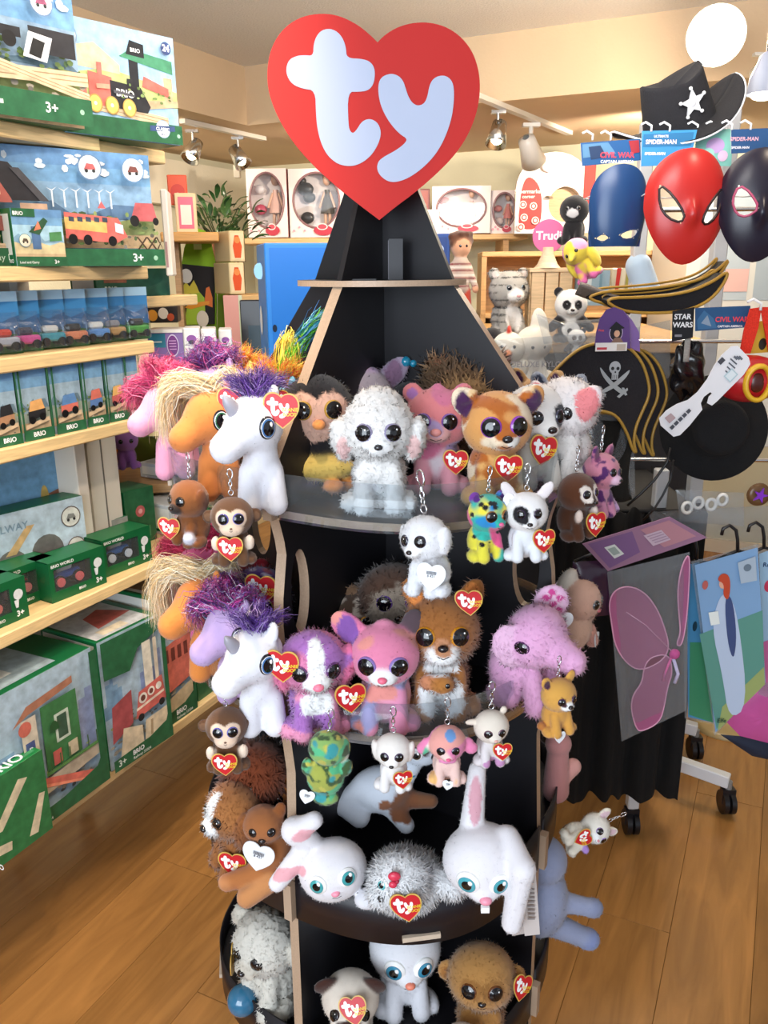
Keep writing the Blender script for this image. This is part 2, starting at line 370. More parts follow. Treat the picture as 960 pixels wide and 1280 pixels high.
def tag_meshes():
    if not _tg:
        H1 = nrm(_H)
        b = MB().prism([SH(H1, 1.0)], 0, .03, '#d9b25c', '#caa04a'); art(b, [('p', SH(H1, .92), '#c8242c')], Matrix.Identity(4), .004); _tg['heart'] = b.mesh('hang_tag'); _tg['heart'].materials.append(CARD)
        b = MB(); art(b, [('p', SH(nrm(_T), .78, -.07, .03), '#ffffff'), ('p', SH(nrm(_Y), .78, -.07, .03), '#ffffff'), ('t', .02, -.02, .14, 'BEANIE', '#f2d23a', 'LEFT'), ('t', .04, -.15, .14, 'BOOS', '#f2d23a', 'LEFT')], T(0, -.006, 0), .004); _tg['ty'] = b.mesh('lettering'); _tg['ty'].materials.append(CARD)
        b = MB().prism([SH(H1, 1.0)], 0, .03, '#eceff4', '#dadde4'); _tg['back'] = b.mesh('hang_tag'); _tg['back'].materials.append(CARD)
        b = MB(); art(b, [('t', 0, 0, .12, '8 421', '#555a66', 'CENTER')]+[('r', -.16+i*.035, .1, -.14+i*.035, .22, '#555a66') for i in range(10)], T(0, -.004, 0), .004); _tg['code'] = b.mesh('barcode'); _tg['code'].materials.append(CARD)
    return _tg
_clip = []
def clip_mesh():
    if not _clip:
        b = MB(); R = lambda cz, r, w, ax, n=14: [((w*math.cos(2*PI*i/n), 0, cz+r*math.sin(2*PI*i/n)) if ax == 'x' else (0, w*math.cos(2*PI*i/n), cz+r*math.sin(2*PI*i/n))) for i in range(n)]
        b.tube(R(.35, .35, .3, 'x'), .07, '#ffffff', 6, True); b.tube(R(.95, .35, .2, 'y'), .07, '#ffffff', 6, True); b.tube(R(1.5, .35, .2, 'x'), .07, '#ffffff', 6, True)
        b.cyl((0, 0, 1.8), (0, 0, 2.15), .16, '#ffffff', seg=10)
        b.tube([(0, 0, 2.1), (.28, 0, 2.35), (.36, 0, 2.8), (.3, 0, 3.25), (.05, 0, 3.5), (-.2, 0, 3.4), (-.3, 0, 3.1)], .09, '#ffffff', 7); b.tube([(-.28, 0, 3.15), (-.3, 0, 2.7), (-.1, 0, 2.3)], .07, '#ffffff', 6); b.ball((-.38, 0, 2.9), .09, '#ffffff', 8)
        _clip.append(b.mesh('keychain_clip')); _clip[0].materials.append(METAL)
    return _clip[0]
class Plush:
    """all measures in centimetres of a 15 cm sitting toy; s scales them; the front faces local -Y"""
    def __init__(s): s.p = []; s.paint = []; s.mott = None; s.fur = .35; s.nf = 4200; s.curl = 0; s.k = .5; s.extra = []; s.res = 46; s.droop = .35
    def e(s, c, r, col, rot=(0, 0, 0), mir=False):
        s.p.append(('e', np.array(c, float), np.array(r, float), rotm(rot), lin(col)))
        if mir: s.p.append(('e', np.array([-c[0], c[1], c[2]], float), np.array(r, float), rotm((rot[0], -rot[1], -rot[2])), lin(col)))
        return s
    def c(s, a, b, ra, rb, col, mir=False):
        s.p.append(('c', np.array(a, float), np.array(b, float), (ra, rb), lin(col)))
        if mir: s.p.append(('c', np.array([-a[0], a[1], a[2]], float), np.array([-b[0], b[1], b[2]], float), (ra, rb), lin(col)))
        return s
    def pt(s, c, r, col, mir=False, rag=.12):
        s.paint.append((np.array(c, float), np.array(r, float), lin(col), rag))
        if mir: s.paint.append((np.array([-c[0], c[1], c[2]], float), np.array(r, float), lin(col), rag))
        return s
    def dist(s, X):
        out = []
        for t in s.p:
            if t[0] == 'e':
                q = (X-t[1]) @ t[3]; r = t[2]; k0 = np.linalg.norm(q/r, axis=1); k1 = np.linalg.norm(q/(r*r), axis=1)+1e-9; out.append(k0*(k0-1)/k1)
            else:
                a, b = t[1], t[2]; ab = b-a; h = np.clip((X-a) @ ab/(ab @ ab), 0, 1); out.append(np.linalg.norm(X-a-h[:, None]*ab, axis=1)-(t[3][0]*(1-h)+t[3][1]*h))
        return out
    def sdf(s, X):
        d = s.dist(X); v = d[0]
        for w in d[1:]:
            h = np.clip(.5+.5*(w-v)/s.k, 0, 1); v = w*(1-h)+v*h-s.k*h*(1-h)
        return v
    def hit(s, o, d):
        o, d = np.array(o, float), np.array(d, float); d /= np.linalg.norm(d); t = np.linspace(0, 30, 900); v = s.sdf(o+t[:, None]*d)
        i = np.argmax(v < 0) if (v < 0).any() else 450
        p = o+t[i]*d; e = .12; g = np.array([s.sdf(p[None]+np.eye(3)[a]*e)[0]-s.sdf(p[None]-np.eye(3)[a]*e)[0] for a in range(3)]); return p, g/(np.linalg.norm(g)+1e-9)
    def skin(s):
        lo = np.full(3, 1e9); hi = -lo
        for t in s.p:
            if t[0] == 'e': m = np.sqrt(((t[3]*t[2])**2).sum(1)); lo = np.minimum(lo, t[1]-m); hi = np.maximum(hi, t[1]+m)
            else:
                for q, r in ((t[1], t[3][0]), (t[2], t[3][1])): lo = np.minimum(lo, q-r); hi = np.maximum(hi, q+r)
        h = max((hi-lo).max()/s.res, .2); lo -= 2.5*h; hi += 2.5*h; n = np.ceil((hi-lo)/h).astype(int)+1
        G = np.stack(np.meshgrid(*[lo[a]+h*np.arange(n[a]) for a in range(3)], indexing='ij'), -1).reshape(-1, 3)
        P, Q = surfnet(s.sdf(G).reshape(n), lo, h)
        a, b = P[Q[:, 2]]-P[Q[:, 0]], P[Q[:, 3]]-P[Q[:, 1]]; fn = np.cross(a, b); N = np.zeros_like(P)
        for k in range(4): np.add.at(N, Q[:, k], fn)
        N /= np.linalg.norm(N, axis=1)[:, None]+1e-9
        D = np.stack(s.dist(P)); Wt = np.exp(-np.clip((D-D.min(0))/.14, 0, 30)); Wt /= Wt.sum(0); C = Wt.T @ np.array([t[4] for t in s.p])
        if s.mott:
            for f, th, col, sd in s.mott:
                m = np.clip((sn(P, f, sd)-th)/.12+.5, 0, 1)[:, None]; C = C*(1-m)+np.array(lin(col))*m
        for c, r, col, rag in s.paint:
            k = np.linalg.norm((P-c)/r, axis=1)+rag*sn(P, 2.2, 5); m = np.clip((1-k)/.1+.5, 0, 1)[:, None]; C = C*(1-m)+np.array(col)*m
        C = C*.88
        if s.curl: P = P+N*(s.curl*(.6*sn(P, 2.6, 1)+.55*sn(P, 5.2, 3)))[:, None]
        # short pile
        nb = s.nf; ar = np.linalg.norm(fn, axis=1); pick = RNG.choice(len(Q), nb, p=ar/ar.sum()); w = RNG.random((nb, 2)); q = P[Q[pick]]
        bp = (q[:, 0]*(1-w[:, :1])+q[:, 1]*w[:, :1])*(1-w[:, 1:])+(q[:, 3]*(1-w[:, :1])+q[:, 2]*w[:, :1])*w[:, 1:]
        nn = N[Q[pick, 0]]; d = nn*.34+RNG.normal(0, .42, (nb, 3)); d += nn*np.clip(.18-(d*nn).sum(1, keepdims=True), 0, 1); d[:, 2] -= s.droop; d /= np.linalg.norm(d, axis=1)[:, None]
        tt = np.cross(d, nn)+RNG.normal(0, .12, (nb, 3)); tt /= np.linalg.norm(tt, axis=1)[:, None]; L = s.fur*(.6+.7*RNG.random((nb, 1)))
        wd = max(.045, s.fur*.13); flip = (np.cross(tt, d)*nn).sum(1, keepdims=True) < 0; tt = np.where(flip, -tt, tt); T3 = np.stack([bp-tt*wd-nn*.04, bp+tt*wd-nn*.04, bp+d*L], 1).reshape(-1, 3)
        bc = C[Q[pick, 0]]*(.86+.22*RNG.random((nb, 1))); V = np.concatenate([P, T3])
        CC = np.concatenate([C, np.repeat(bc, 3, 0)]); tri = (np.arange(nb*3).reshape(-1, 3)+len(P))
        me = bpy.data.meshes.new('body'); nv = len(V); me.vertices.add(nv); me.vertices.foreach_set('co', (V*.01).astype(np.float32).ravel())
        loops = np.concatenate([Q.ravel(), tri.ravel()]); me.loops.add(len(loops)); me.loops.foreach_set('vertex_index', loops.astype(np.int32))
        st = np.concatenate([np.arange(len(Q))*4, len(Q)*4+np.arange(nb)*3]).astype(np.int32); me.polygons.add(len(st)); me.polygons.foreach_set('loop_start', st)
        me.polygons.foreach_set('use_smooth', np.ones(len(st), bool)); me.update(calc_edges=True)
        a = me.color_attributes.new('Col', 'FLOAT_COLOR', 'POINT'); a.data.foreach_set('color', np.concatenate([CC, np.ones((nv, 1))], 1).astype(np.float32).ravel()); me.materials.append(PLUSH)
        me.normals_split_custom_set_from_vertices(np.concatenate([N, np.repeat(nn*.8+d*.2, 3, 0)]).tolist()); return me
    # features -------------------------------------------------
    def child(s, name, me, pos, nrmv=None, sc=1, rot=None, spin=0, label=None):
        s.extra.append((name, me, np.array(pos)*.01, nrmv, sc, rot, spin, label))
    def eyes(s, x, z, r, ring='#6a4a8a', kind='boo', which=(-1, 1), o=None, lens=1):
        for sg in which:
            p, n = s.hit((sg*x, -14, z), (0, 1, 0)); s.child('eye', eye_mesh(ring, kind), p-n*r*.12, n, (r*.01, r*.01*lens, r*.01))
        return s
    def nose(s, z, r, col='#1c1416', x=0, mouth=True):
        p, n = s.hit((x, -14, z), (0, 1, 0)); b = MB().ball((0, 0, 0), (r*.01, r*.008, r*.007), col, 12); me = b.mesh('nose'); me.materials.append(GLOSSY if lin(col)[0] < .1 else PLASTIC)
        s.child('nose', me, p)
        if mouth:
            pts = []
            for t in (-1, -.5, 0, .5, 1):
                zz = z-r*1.25-.28*(1-abs(t))*.9; q, _ = s.hit((x+t*r*1.0, -14, zz), (0, 1, 0)); pts.append(tuple((q+[0, -.03, 0])*.01))
            b = MB().tube(pts, .0005, '#2a1c20', 5); me = b.mesh('mouth'); me.materials.append(CLOTH); s.extra.append(('mouth', me, np.zeros(3), None, 1, None, 0, None))
        return s
    def tagat(s, pos, size=4.2, rot=(0, 0, 0), back=False): s.extra.append(('TAG', back, np.array(pos)*.01, None, size*.01, rot, 0, None)); return s
    def clip(s, pos, sc=1.0): s.extra.append(('keychain_clip', clip_mesh(), np.array(pos)*.01, None, sc*.01, None, 0, None)); return s
    def mesh(s, name, b, m, label=None):
        me = b.mesh(name); me.materials.append(m); s.extra.append((name, me, np.zeros(3), None, 1, None, 0, label)); return s
    def build(s, name, label, loc, size=15, rot=(0, 0, 0), group=None, cat='plush toy'):
        k = size/15; r = thing(name, label, cat, loc, 0, group, [math.radians(a) for a in rot]); r.scale = (k, k, k)
        link('body', s.skin(), r)
        for nm, me, pos, n, sc, ro, spin, lb in s.extra:
            if nm == 'TAG':
                t = tag_meshes(); o = link('hang_tag', t['back' if me else 'heart'], r); o.location = pos; o.scale = (sc, sc, sc); o.rotation_euler = [math.radians(a) for a in ro]
                link('barcode' if me else 'lettering', t['code' if me else 'ty'], o); continue
            o = link(nm, me, r); o.location = pos; o.scale = sc if hasattr(sc, '__len__') else (sc, sc, sc)
            if n is not None: o.rotation_mode = 'QUATERNION'; o.rotation_quaternion = Vector(n).to_track_quat('Z', 'Y')
            elif ro is not None: o.rotation_euler = [math.radians(a) for a in ro]
            if lb: o['label'] = lb
        return r
def hair(b, root, tip, n, spread0, spread1, cols, w=.0012, bend=(0, 0, 0), curl=0, seg=6, rnd=None):
    """a lock of long hair: thin flat strands from around root to around tip"""
    rr = rnd or random
    root, tip, bend = Vector(root), Vector(tip), Vector(bend)
    for i in range(n):
        a = root+Vector((rr.gauss(0, 1), rr.gauss(0, 1), rr.gauss(0, 1)))*spread0; e = tip+Vector((rr.gauss(0, 1), rr.gauss(0, 1), rr.gauss(0, 1)))*spread1
        ph = rr.random()*6.28; col = lin(rr.choice(cols)); k = .8+.4*rr.random(); col = tuple(min(1, x*k) for x in col); fr = 2+rr.random()*2
        d = (e-a).normalized(); sd = d.cross(Vector((rr.gauss(0, 1), rr.gauss(0, 1), rr.gauss(0, 1)))).normalized(); up = sd.cross(d); vs = []
        for j in range(seg+1):
            t = j/seg; p = a.lerp(e, t)+bend*4*t*(1-t)+(sd*math.sin(ph+t*6.28*fr)+up*math.cos(ph+t*6.28*fr))*curl*min(1, t*3)
            ww = w*(1-.7*t); vs += [p-sd*ww, p+sd*ww]
        b.add(vs, [(2*j, 2*j+1, 2*j+3, 2*j+2) for j in range(seg)], col, True)
    return b
# ------------------------------------------------------------------ room shell
def rbox(b, s0, p0, z0, s1, p1, z1, col): return b.box(s0, -p1, z0, s1, -p0, z1, col)      # local x = s, local y = -p
RM = (0, 0, ROOM_ROT)
def rstruct(name, boxes, m):
    b = MB()
    for x in boxes: rbox(b, *x)
    return struct(name, b, m, loc=(0, 0, 0), rot=RM)
BACK = 4.95; LW = -3.35; H1, H2 = 2.5, 2.25
fl = rstruct('floor', [(-3.0, LW-.1, -.06, BACK+.1, 4.2, -.012, '#6b4a28')], PAPER)
pm = MB().bbox(-.641, -.0958, -.012, .641, .0958, 0, '#b98a4e', .0006).mesh('plank'); pm.materials.append(OAKF)
rr = random.Random(2)
for r_ in range(-17, 16):                # planks, laid end to end along the shelving
    off = rr.choice((0, .32, .64, .96))
    for c_ in range(0, 5):
        s = -.1+off+c_*1.2835; p = r_*.1925
        if s-.64 > BACK or s+.64 < .2 or (p < -2.2 and s < 2): continue
        link('plank', pm, fl, (s, -p, 0))
rstruct('ceiling', [(-3.0, -2.41, H1, 3.56, 4.2, H1+.05, '#e8e6e4')], TEXTURED)
rstruct('ceiling_soffit', [(3.56, LW-.1, H2, BACK+.1, 4.2, H1+.06, '#d9bf9e'), (-3.0, LW-.1, H2, 3.5599, -2.4101, H1+.06, '#d9bf9e')], PLASTER)
rstruct('wall_back', [(BACK, LW-.1, 0, BACK+.1, 4.2, H2, '#dcdac0')], PLASTER)
rstruct('wall_left', [(-3.0, LW-.1, 0, BACK, LW, H2, '#dcdac4')], PLASTER)
rstruct('wall_right', [(.8, 4.2, 0, BACK+.1, 4.3, H1, '#e5ddc8')], PLASTER)
rstruct('trim_1', [(3.45, LW, 1.96, BACK, LW+.09, 2.2, '#ece8d8')], PLASTER)
rstruct('baseboard_back', [(BACK-.015, LW, 0, BACK, 4.2, .08, '#e6e0d0')], PAPER)

# ------------------------------------------------------------------ display stand
SX, SY = 0.0, 1.286
FI0 = -30.0                               # direction of the near left divider
def prad(z, P=[(0, .285), (.40, .287), (.70, .286), (.90, .276), (.993, .288), (1.05, .278), (1.13, .289), (1.17, .287), (1.24, .274), (1.30, .292), (1.352, .292), (1.576, .122)]):
    return float(np.interp(z, [a for a, _ in P], [b for _, b in P]))
TIERS = [(1.30, .330, .292), (.993, .306, .290), (.70, .312, .290), (.395, .312, .290)]
def drad(f, Rb, Ra): return (Rb+Ra)/2-(Rb-Ra)/2*math.cos(math.radians(4*(f-FI0)))
def sp(f, r): a = math.radians(f); return (r*math.sin(a), -r*math.cos(a))
stand = thing('display_stand', 'tall black four sided board display stand with round tiers and a pointed top', 'display stand', (SX, SY, 0))
MDF = '#b49a82'; BLK = '#141318'
for k in range(4):
    f = FI0+90*k; zs = np.concatenate([np.linspace(0, 1.352, 70), np.linspace(1.36, 1.576, 4)])
    out = [(prad(z), z) for z in zs]; loop = [(.008, 0)]+out+[(.008, 1.576)]
    hole = [(.247+.021*math.cos(a), 1.172+.062*math.sin(a)) for a in np.linspace(0, 2*PI, 25)[:-1]]
    b = MB().prism([loop, hole], -.008, .008, BLK, MDF, RZ(math.radians(f-90)))
    b.build('divider_panel', BLACKB, stand)
    # pointed top panels, above the little disc
    loop = [(.004, 1.584), (.118, 1.584), (.030, 1.775), (.004, 1.775)]
    MB().prism([loop], -.004, .004, BLK, BLK, RZ(math.radians(f-90))).build('top_panel', BLACKB, stand)
def disc(Rb, Ra, z0, z1, name='shelf_disc', n=96):
    lp = [sp(360*i/n, drad(360*i/n, Rb, Ra)) for i in range(n)]
    b = MB(); m = Matrix.Rotation(-PI/2, 4, 'X') @ Matrix.Identity(4)
    b.prism([[(x, -y) for x, y in lp]], -z1, -z0, BLK, MDF, Matrix(((1, 0, 0, 0), (0, 0, -1, 0), (0, -1, 0, 0), (0, 0, 0, 1))))
    return b.build(name, BLACKB, stand)
disc(.126, .126, 1.576, 1.584, 'top_disc')
for i, (z, Rb, Ra) in enumerate(TIERS):
    disc(Rb-.004, Ra-.004, z-.010, z)
    for k in range(4):                    # rim strips between the dividers, clear on the upper two tiers, black below
        f0, f1 = FI0+90*k+1.6, FI0+90*(k+1)-1.6
        z0, z1 = (z-.012, z+.050) if i < 2 else (z-.045, z+.038)
        fn = lambda u, v, f0=f0, f1=f1, z0=z0, z1=z1, Rb=Rb, Ra=Ra: (*sp(f0+(f1-f0)*u, drad(f0+(f1-f0)*u, Rb, Ra)), z0+(z1-z0)*v)
        b = MB().grid(fn, 40, 1, '#dfe6ea' if i < 2 else '#17131a', True, .003)
        o = b.build('rim_strip', CLEAR if i < 2 else BLACKB, stand)
        if i < 2: o['label'] = 'clear acrylic strip'
        if i >= 2 or True:                # tab joints showing as raw board ends
            fm = (f0+f1)/2-6; R_ = drad(fm, Rb, Ra); x, y = sp(fm, R_+.0015); zz = z-.030 if i >= 2 else z-.007
            MB().box(-.028, -.003, -.004, .028, .003, .004, '#cbb9a4', T(x, y, zz) @ RZ(math.radians(fm))).build('tab_joint', PAPER, stand)
    for k in range(4):                    # divider ends that stand proud of the rim
        f = FI0+90*k; x, y = sp(f, Ra+.004); zc = z+.020 if i < 2 else z-.012
        MB().box(-.007, -.006, -.032, .007, .006, .032, MDF, T(x, y, zc) @ RZ(math.radians(f))).build('divider_tab', PAPER, stand)
MB().box(-.002, -.006, 1.584, .018, 0, 1.640, '#191820').box(-.003, -.0065, 1.584, -.002, -.006, 1.638, '#55535c').build('sign_slot', BLACKB, stand, (.012, -.045, 0))
MB().box(-.022, -.010, 1.584, .022, .0, 1.586, '#2a2a2e').build('sign_foot', BLACKB, stand, (-.03, -.07, 0))
# heart sign
hs = atY(468, 150, 1.20); HS = .2715*1.03
sg = thing('heart_sign', 'large red heart shaped sign with white lettering on top of the display stand', 'sign', hs, math.radians(2), rot=(math.radians(2), math.radians(.5), math.radians(2)))
SV = lambda l: [(x, y*.885) for x, y in SH(l, HS)]
MB().prism([SV(chaikin(nrm(_H), 2))], 0, .008, '#c4211c', '#33302f').build('board', PAPER, sg)
b = MB(); art(b, [('p', SV(chaikin(nrm(_T), 2)), '#b8c2da'), ('p', SV(chaikin(nrm(_Y), 2)), '#b8c2da')], Matrix.Identity(4), .0004); b.build('lettering', PAPER, sg)
MB().box(-.012, .0085, -.10, .012, .014, -.02, '#1a191e').build('sign_post', BLACKB, sg)
# ------------------------------------------------------------------ species
def boo(head, body=None, muzzle='#ffffff', belly=None, feet=None, hr=4.4, hang=False, front=1):
    """big-headed sitting toy: head, trunk, straight front legs, hind feet, tail"""
    p = Plush(); body = body or head; belly = belly or body; feet = feet or body
    p.e((0, .6, 4.2), (3.3, 3.1, 4.1), body); p.e((0, -1.2, 5.0), (2.2, 1.7, 2.9), belly)
    p.e((0, -.5, 10.2), (hr, hr*.9, hr*.94), head)
    if front: p.c((1.7, -1.6, 5.4), (1.9, -2.9, 1.3), 1.15, 1.25, feet, mir=True)
    p.e((3.2, -1.0, 1.3), (1.35, 2.2, 1.25), feet, (0, 0, 18), mir=True)
    if muzzle: p.e((0, -.5-hr*.80, 8.9), (1.75, 1.25, 1.25), muzzle)
    return p
E3 = lambda p, kind, col, inner=None: {
    'floppy': lambda: (p.e((4.3, -.6, 9.6), (1.0, 1.6, 2.6), col, (0, 12, 0), mir=True)),
    'point': lambda: (p.e((3.3, -.3, 14.0), (1.5, .6, 2.3), col, (8, 28, 0), mir=True), p.pt((3.4, -1.0, 14.0), (.95, .7, 1.6), inner, True, .03) if inner else None),
    'wide': lambda: (p.e((4.4, -.2, 13.2), (1.6, .6, 2.9), col, (8, 42, 0), mir=True), p.pt((4.5, -.9, 13.2), (1.25, .7, 2.0), inner, True, .03) if inner else None),
    'round': lambda: (p.e((3.4, 0, 13.6), (1.35, .7, 1.35), col, mir=True), p.pt((3.4, -.8, 13.6), (.8, .5, .8), inner, True, .03) if inner else None),
    'side': lambda: (p.e((4.8, .2, 10.2), (1.3, .6, 1.5), col, mir=True), p.pt((4.9, -.4, 10.2), (.8, .5, .9), inner, True, .03) if inner else None),
}[kind]()
ZT1, ZT2, ZT3, ZT4 = 1.300, .993, .700, .395
CORD = {}
def pose(px, Y, z): return onYZ(px, Y, z)
def hang(px, py, Y, size, k=15): return onYZ(px, Y, atY(px, py, Y).z)   # base of a hanging toy
def sec(*a): pass

# ---- top tier, front bay
q = boo('#f6f3f0'); q.curl = .42; q.fur = .5; q.nf = 9000; q.res = 60; q.e((4.5, -.9, 9.0), (1.15, 1.6, 2.7), '#f6f3f0', (0, 10, 0), mir=True); q.e((0, .2, 13.4), (2.9, 2.6, 1.7), '#f6f3f0')
q.pt((4.2, -2.4, 8.0), (.9, 1.0, 1.6), '#f1c9c6', True, .05); q.eyes(1.75, 10.4, 1.12, '#8d86a6').nose(8.9, .55, '#2a2a30', mouth=False)
q.build('plush_poodle', 'white curly plush poodle standing at the front centre of the top tier', pose(474, 1.035, ZT1), 15.6, (0, 0, 0))
q = boo('#1c1a1f', '#1c1a1f', muzzle=None, feet='#e8944e', front=0); q.pt((1.7, -4.6, 10.6), (2.1, 3.2, 2.2), '#f2c3ae', True); q.pt((0, -4.6, 8.8), (2.6, 3.2, 2.5), '#f2c3ae'); q.fur = .5; q.nf = 5000
q.c((2.6, -1.2, 7.2), (5.2, -2.6, 5.9), 1.0, .9, '#e0b862', mir=True); q.e((0, -2.4, 3.4), (4.6, 1.6, 1.6), '#e6c468'); q.e((-5.6, -2.7, 6.0), (1.2, .8, .8), '#e8944e'); q.e((1.6, -3.7, 1.4), (1.3, 1.2, .8), '#e8944e')
q.eyes(1.8, 10.6, 1.15, '#b8923e'); q.mesh('beak', MB().ball((0, -.047, .090), (.008, .010, .006), '#e8944e', 12), PLUSH)
q.build('plush_penguin', 'black plush penguin with peach face and yellow wings, left of the white poodle', pose(398, 1.13, ZT1), 17.2, (0, 0, 8))
q = boo('#e98a8e', '#e9a0ae', '#f2b7b4', '#ecdfe6'); q.mott = [(.35, .35, '#d9799a', 3), (.5, .55, '#b7a0cc', 9)]; E3(q, 'round', '#e98a8e', '#b77fc0'); q.eyes(1.75, 10.4, 1.15, '#7b5aa2').nose(9.2, .75, '#e79a96')
q.e((0, -.6, 14.1), (.9, .7, .9), '#ec9aa6'); q.tagat((2.6, -4.6, 5.2), 3.4, (0, 0, 10))
q.build('plush_bear', 'salmon pink plush bear with bow on its head, right of the white poodle', pose(546, 1.12, ZT1), 15.2, (0, 0, -6))
q = boo('#e5a45e', '#e8b06a', '#fbf7f2'); q.mott = [(.55, .05, '#fbe6c8', 2), (.7, .28, '#bf6a28', 7)]; q.fur = .3; q.nf = 5000
q.e((4.0, -.4, 13.0), (1.6, .7, 2.3), '#dd9850', (10, 40, 0), mir=True); q.pt((4.4, -1.1, 12.9), (1.1, .8, 1.7), '#4b2350', True, .03); q.e((3.9, -1.2, 13.9), (1.3, .5, .8), '#f4cf9a', (0, 30, 0), mir=True)
q.eyes(1.75, 10.5, 1.3, '#8e3fb0').nose(9.2, .68); q.tagat((.3, -4.9, 5.6), 3.6, (8, 0, 0))
q.build('plush_dog', 'orange and cream mottled plush dog with purple inner ears, top tier right of centre', pose(617, 1.06, ZT1), 15.6, (0, 0, 8))
q = boo('#f3efec', '#efe9e0', '#f8f5f2'); q.pt((1.9, -4.5, 10.6), (1.3, 1.5, 1.8), '#22202a'); q.pt((-3, -2, 12.5), (1, 1, 1), '#22202a'); q.e((4.2, -.8, 10.0), (.9, 1.5, 2.4), '#26242c', (0, 12, 0), mir=True); q.eyes(1.8, 10.4, 1.0, '#3a3a50').nose(8.9, .7)
q.tagat((-1.0, -4.8, 6.2), 4.2, (0, 8, 0)); q.build('plush_dog', 'white plush dog with black eye patch behind the orange mottled dog', pose(662, 1.14, ZT1), 15.3, (0, 0, 20))
q = boo('#f4ecea', '#f2ebe6', '#f6efee'); q.fur = .6; q.nf = 6000; q.e((3.6, -1.8, 11.2), (1.6, 1.0, 2.7), '#f4e6e6', (0, 26, 20), mir=True); q.pt((3.8, -2.6, 11.3), (1.7, 1.3, 2.4), '#f08e92', True, .03); q.eyes(1.7, 10.0, .9, '#444').nose(8.7, .7, '#d2536b')
q.build('plush_pig', 'fluffy white plush pig with coral pink ears at the right end of the top tier', pose(705, 1.16, ZT1+.005), 15.5, (0, 0, -38))
q = boo('#b7abb8', '#a99fb0'); E3(q, 'wide', '#a795ad', '#8a6a86'); q.e((0, -1, 13.6), (2.5, 1.5, .8), '#c3a3cf'); q.eyes(1.8, 10.4, 1.1, '#7d5aa8').nose(8.9, .7); q.fur = .5
q.build('plush_cat', 'lavender grey plush cat peeking from behind the white poodle', pose(452, 1.255, ZT1), 16.8, (0, 0, 0))
q = boo('#7a5a3c', '#6d4b30', '#c8a478'); q.fur = 1.6; q.nf = 6000; q.droop = -.3; E3(q, 'round', '#b58a62', '#8a5f45'); q.e((0, .6, 11.2), (5.6, 2.8, 5.0), '#5c4630'); q.pt((0, -4.6, 9.6), (3.5, 2.6, 3.2), '#b98f60'); q.eyes(1.8, 10.4, 1.1, '#b58a3a').nose(8.9, .7)
q.build('plush_lion', 'plush lion with dark brown shaggy mane behind the orange mottled dog', pose(580, 1.235, ZT1), 17.5, (0, 0, 0))
q = boo('#1b1c22', '#1b1c22', None); q.eyes(1.8, 10.2, 1.1, '#3a6fb0'); b = MB(); b.tube([(-.012, -.01, .14), (-.018, -.014, .160), (-.012, -.016, .172)], .0012, '#1b1c22'); b.tube([(.012, -.01, .14), (.022, -.014, .155), (.028, -.016, .163)], .0012, '#1b1c22')
q.mesh('antenna', b, CLOTH); [q.mesh('antenna_ball', MB().ball(c, r, '#1f86a8'), GLOSSY) for c, r in (((-.012, -.016, .174), .0085), ((.028, -.016, .166), .0065), ((.0, -.016, .171), .006))]
q.build('plush_ladybird', 'black plush ladybird with shiny blue antenna balls at the back of the top tier', pose(516, 1.265, ZT1), 14.3, (0, 0, 0))
q = boo('#c89a66', '#c89a66'); E3(q, 'point', '#d6a870', '#4c2450'); q.eyes(1.8, 10.4, 1.1, '#6a4a8a').nose(8.9, .7)
q.build('plush_dog', 'tan plush dog, only its pointed ear showing behind the fluffy white pig', onYZ(668, 1.32, ZT1), 13.6, (0, 0, -30))
q = boo('#8d93a3', '#8d93a3', '#e6e6ea'); E3(q, 'point', '#a3a8b4', '#3a3e50'); q.pt((0, -4, 9), (3.2, 2.6, 2), '#eceef2'); q.eyes(1.8, 10.4, 1.1, '#4f7fc0').nose(8.9, .7)
q.build('plush_husky', 'grey plush husky peeking over the fluffy white pig', onYZ(694, 1.27, ZT1), 13.6, (0, 0, -30))

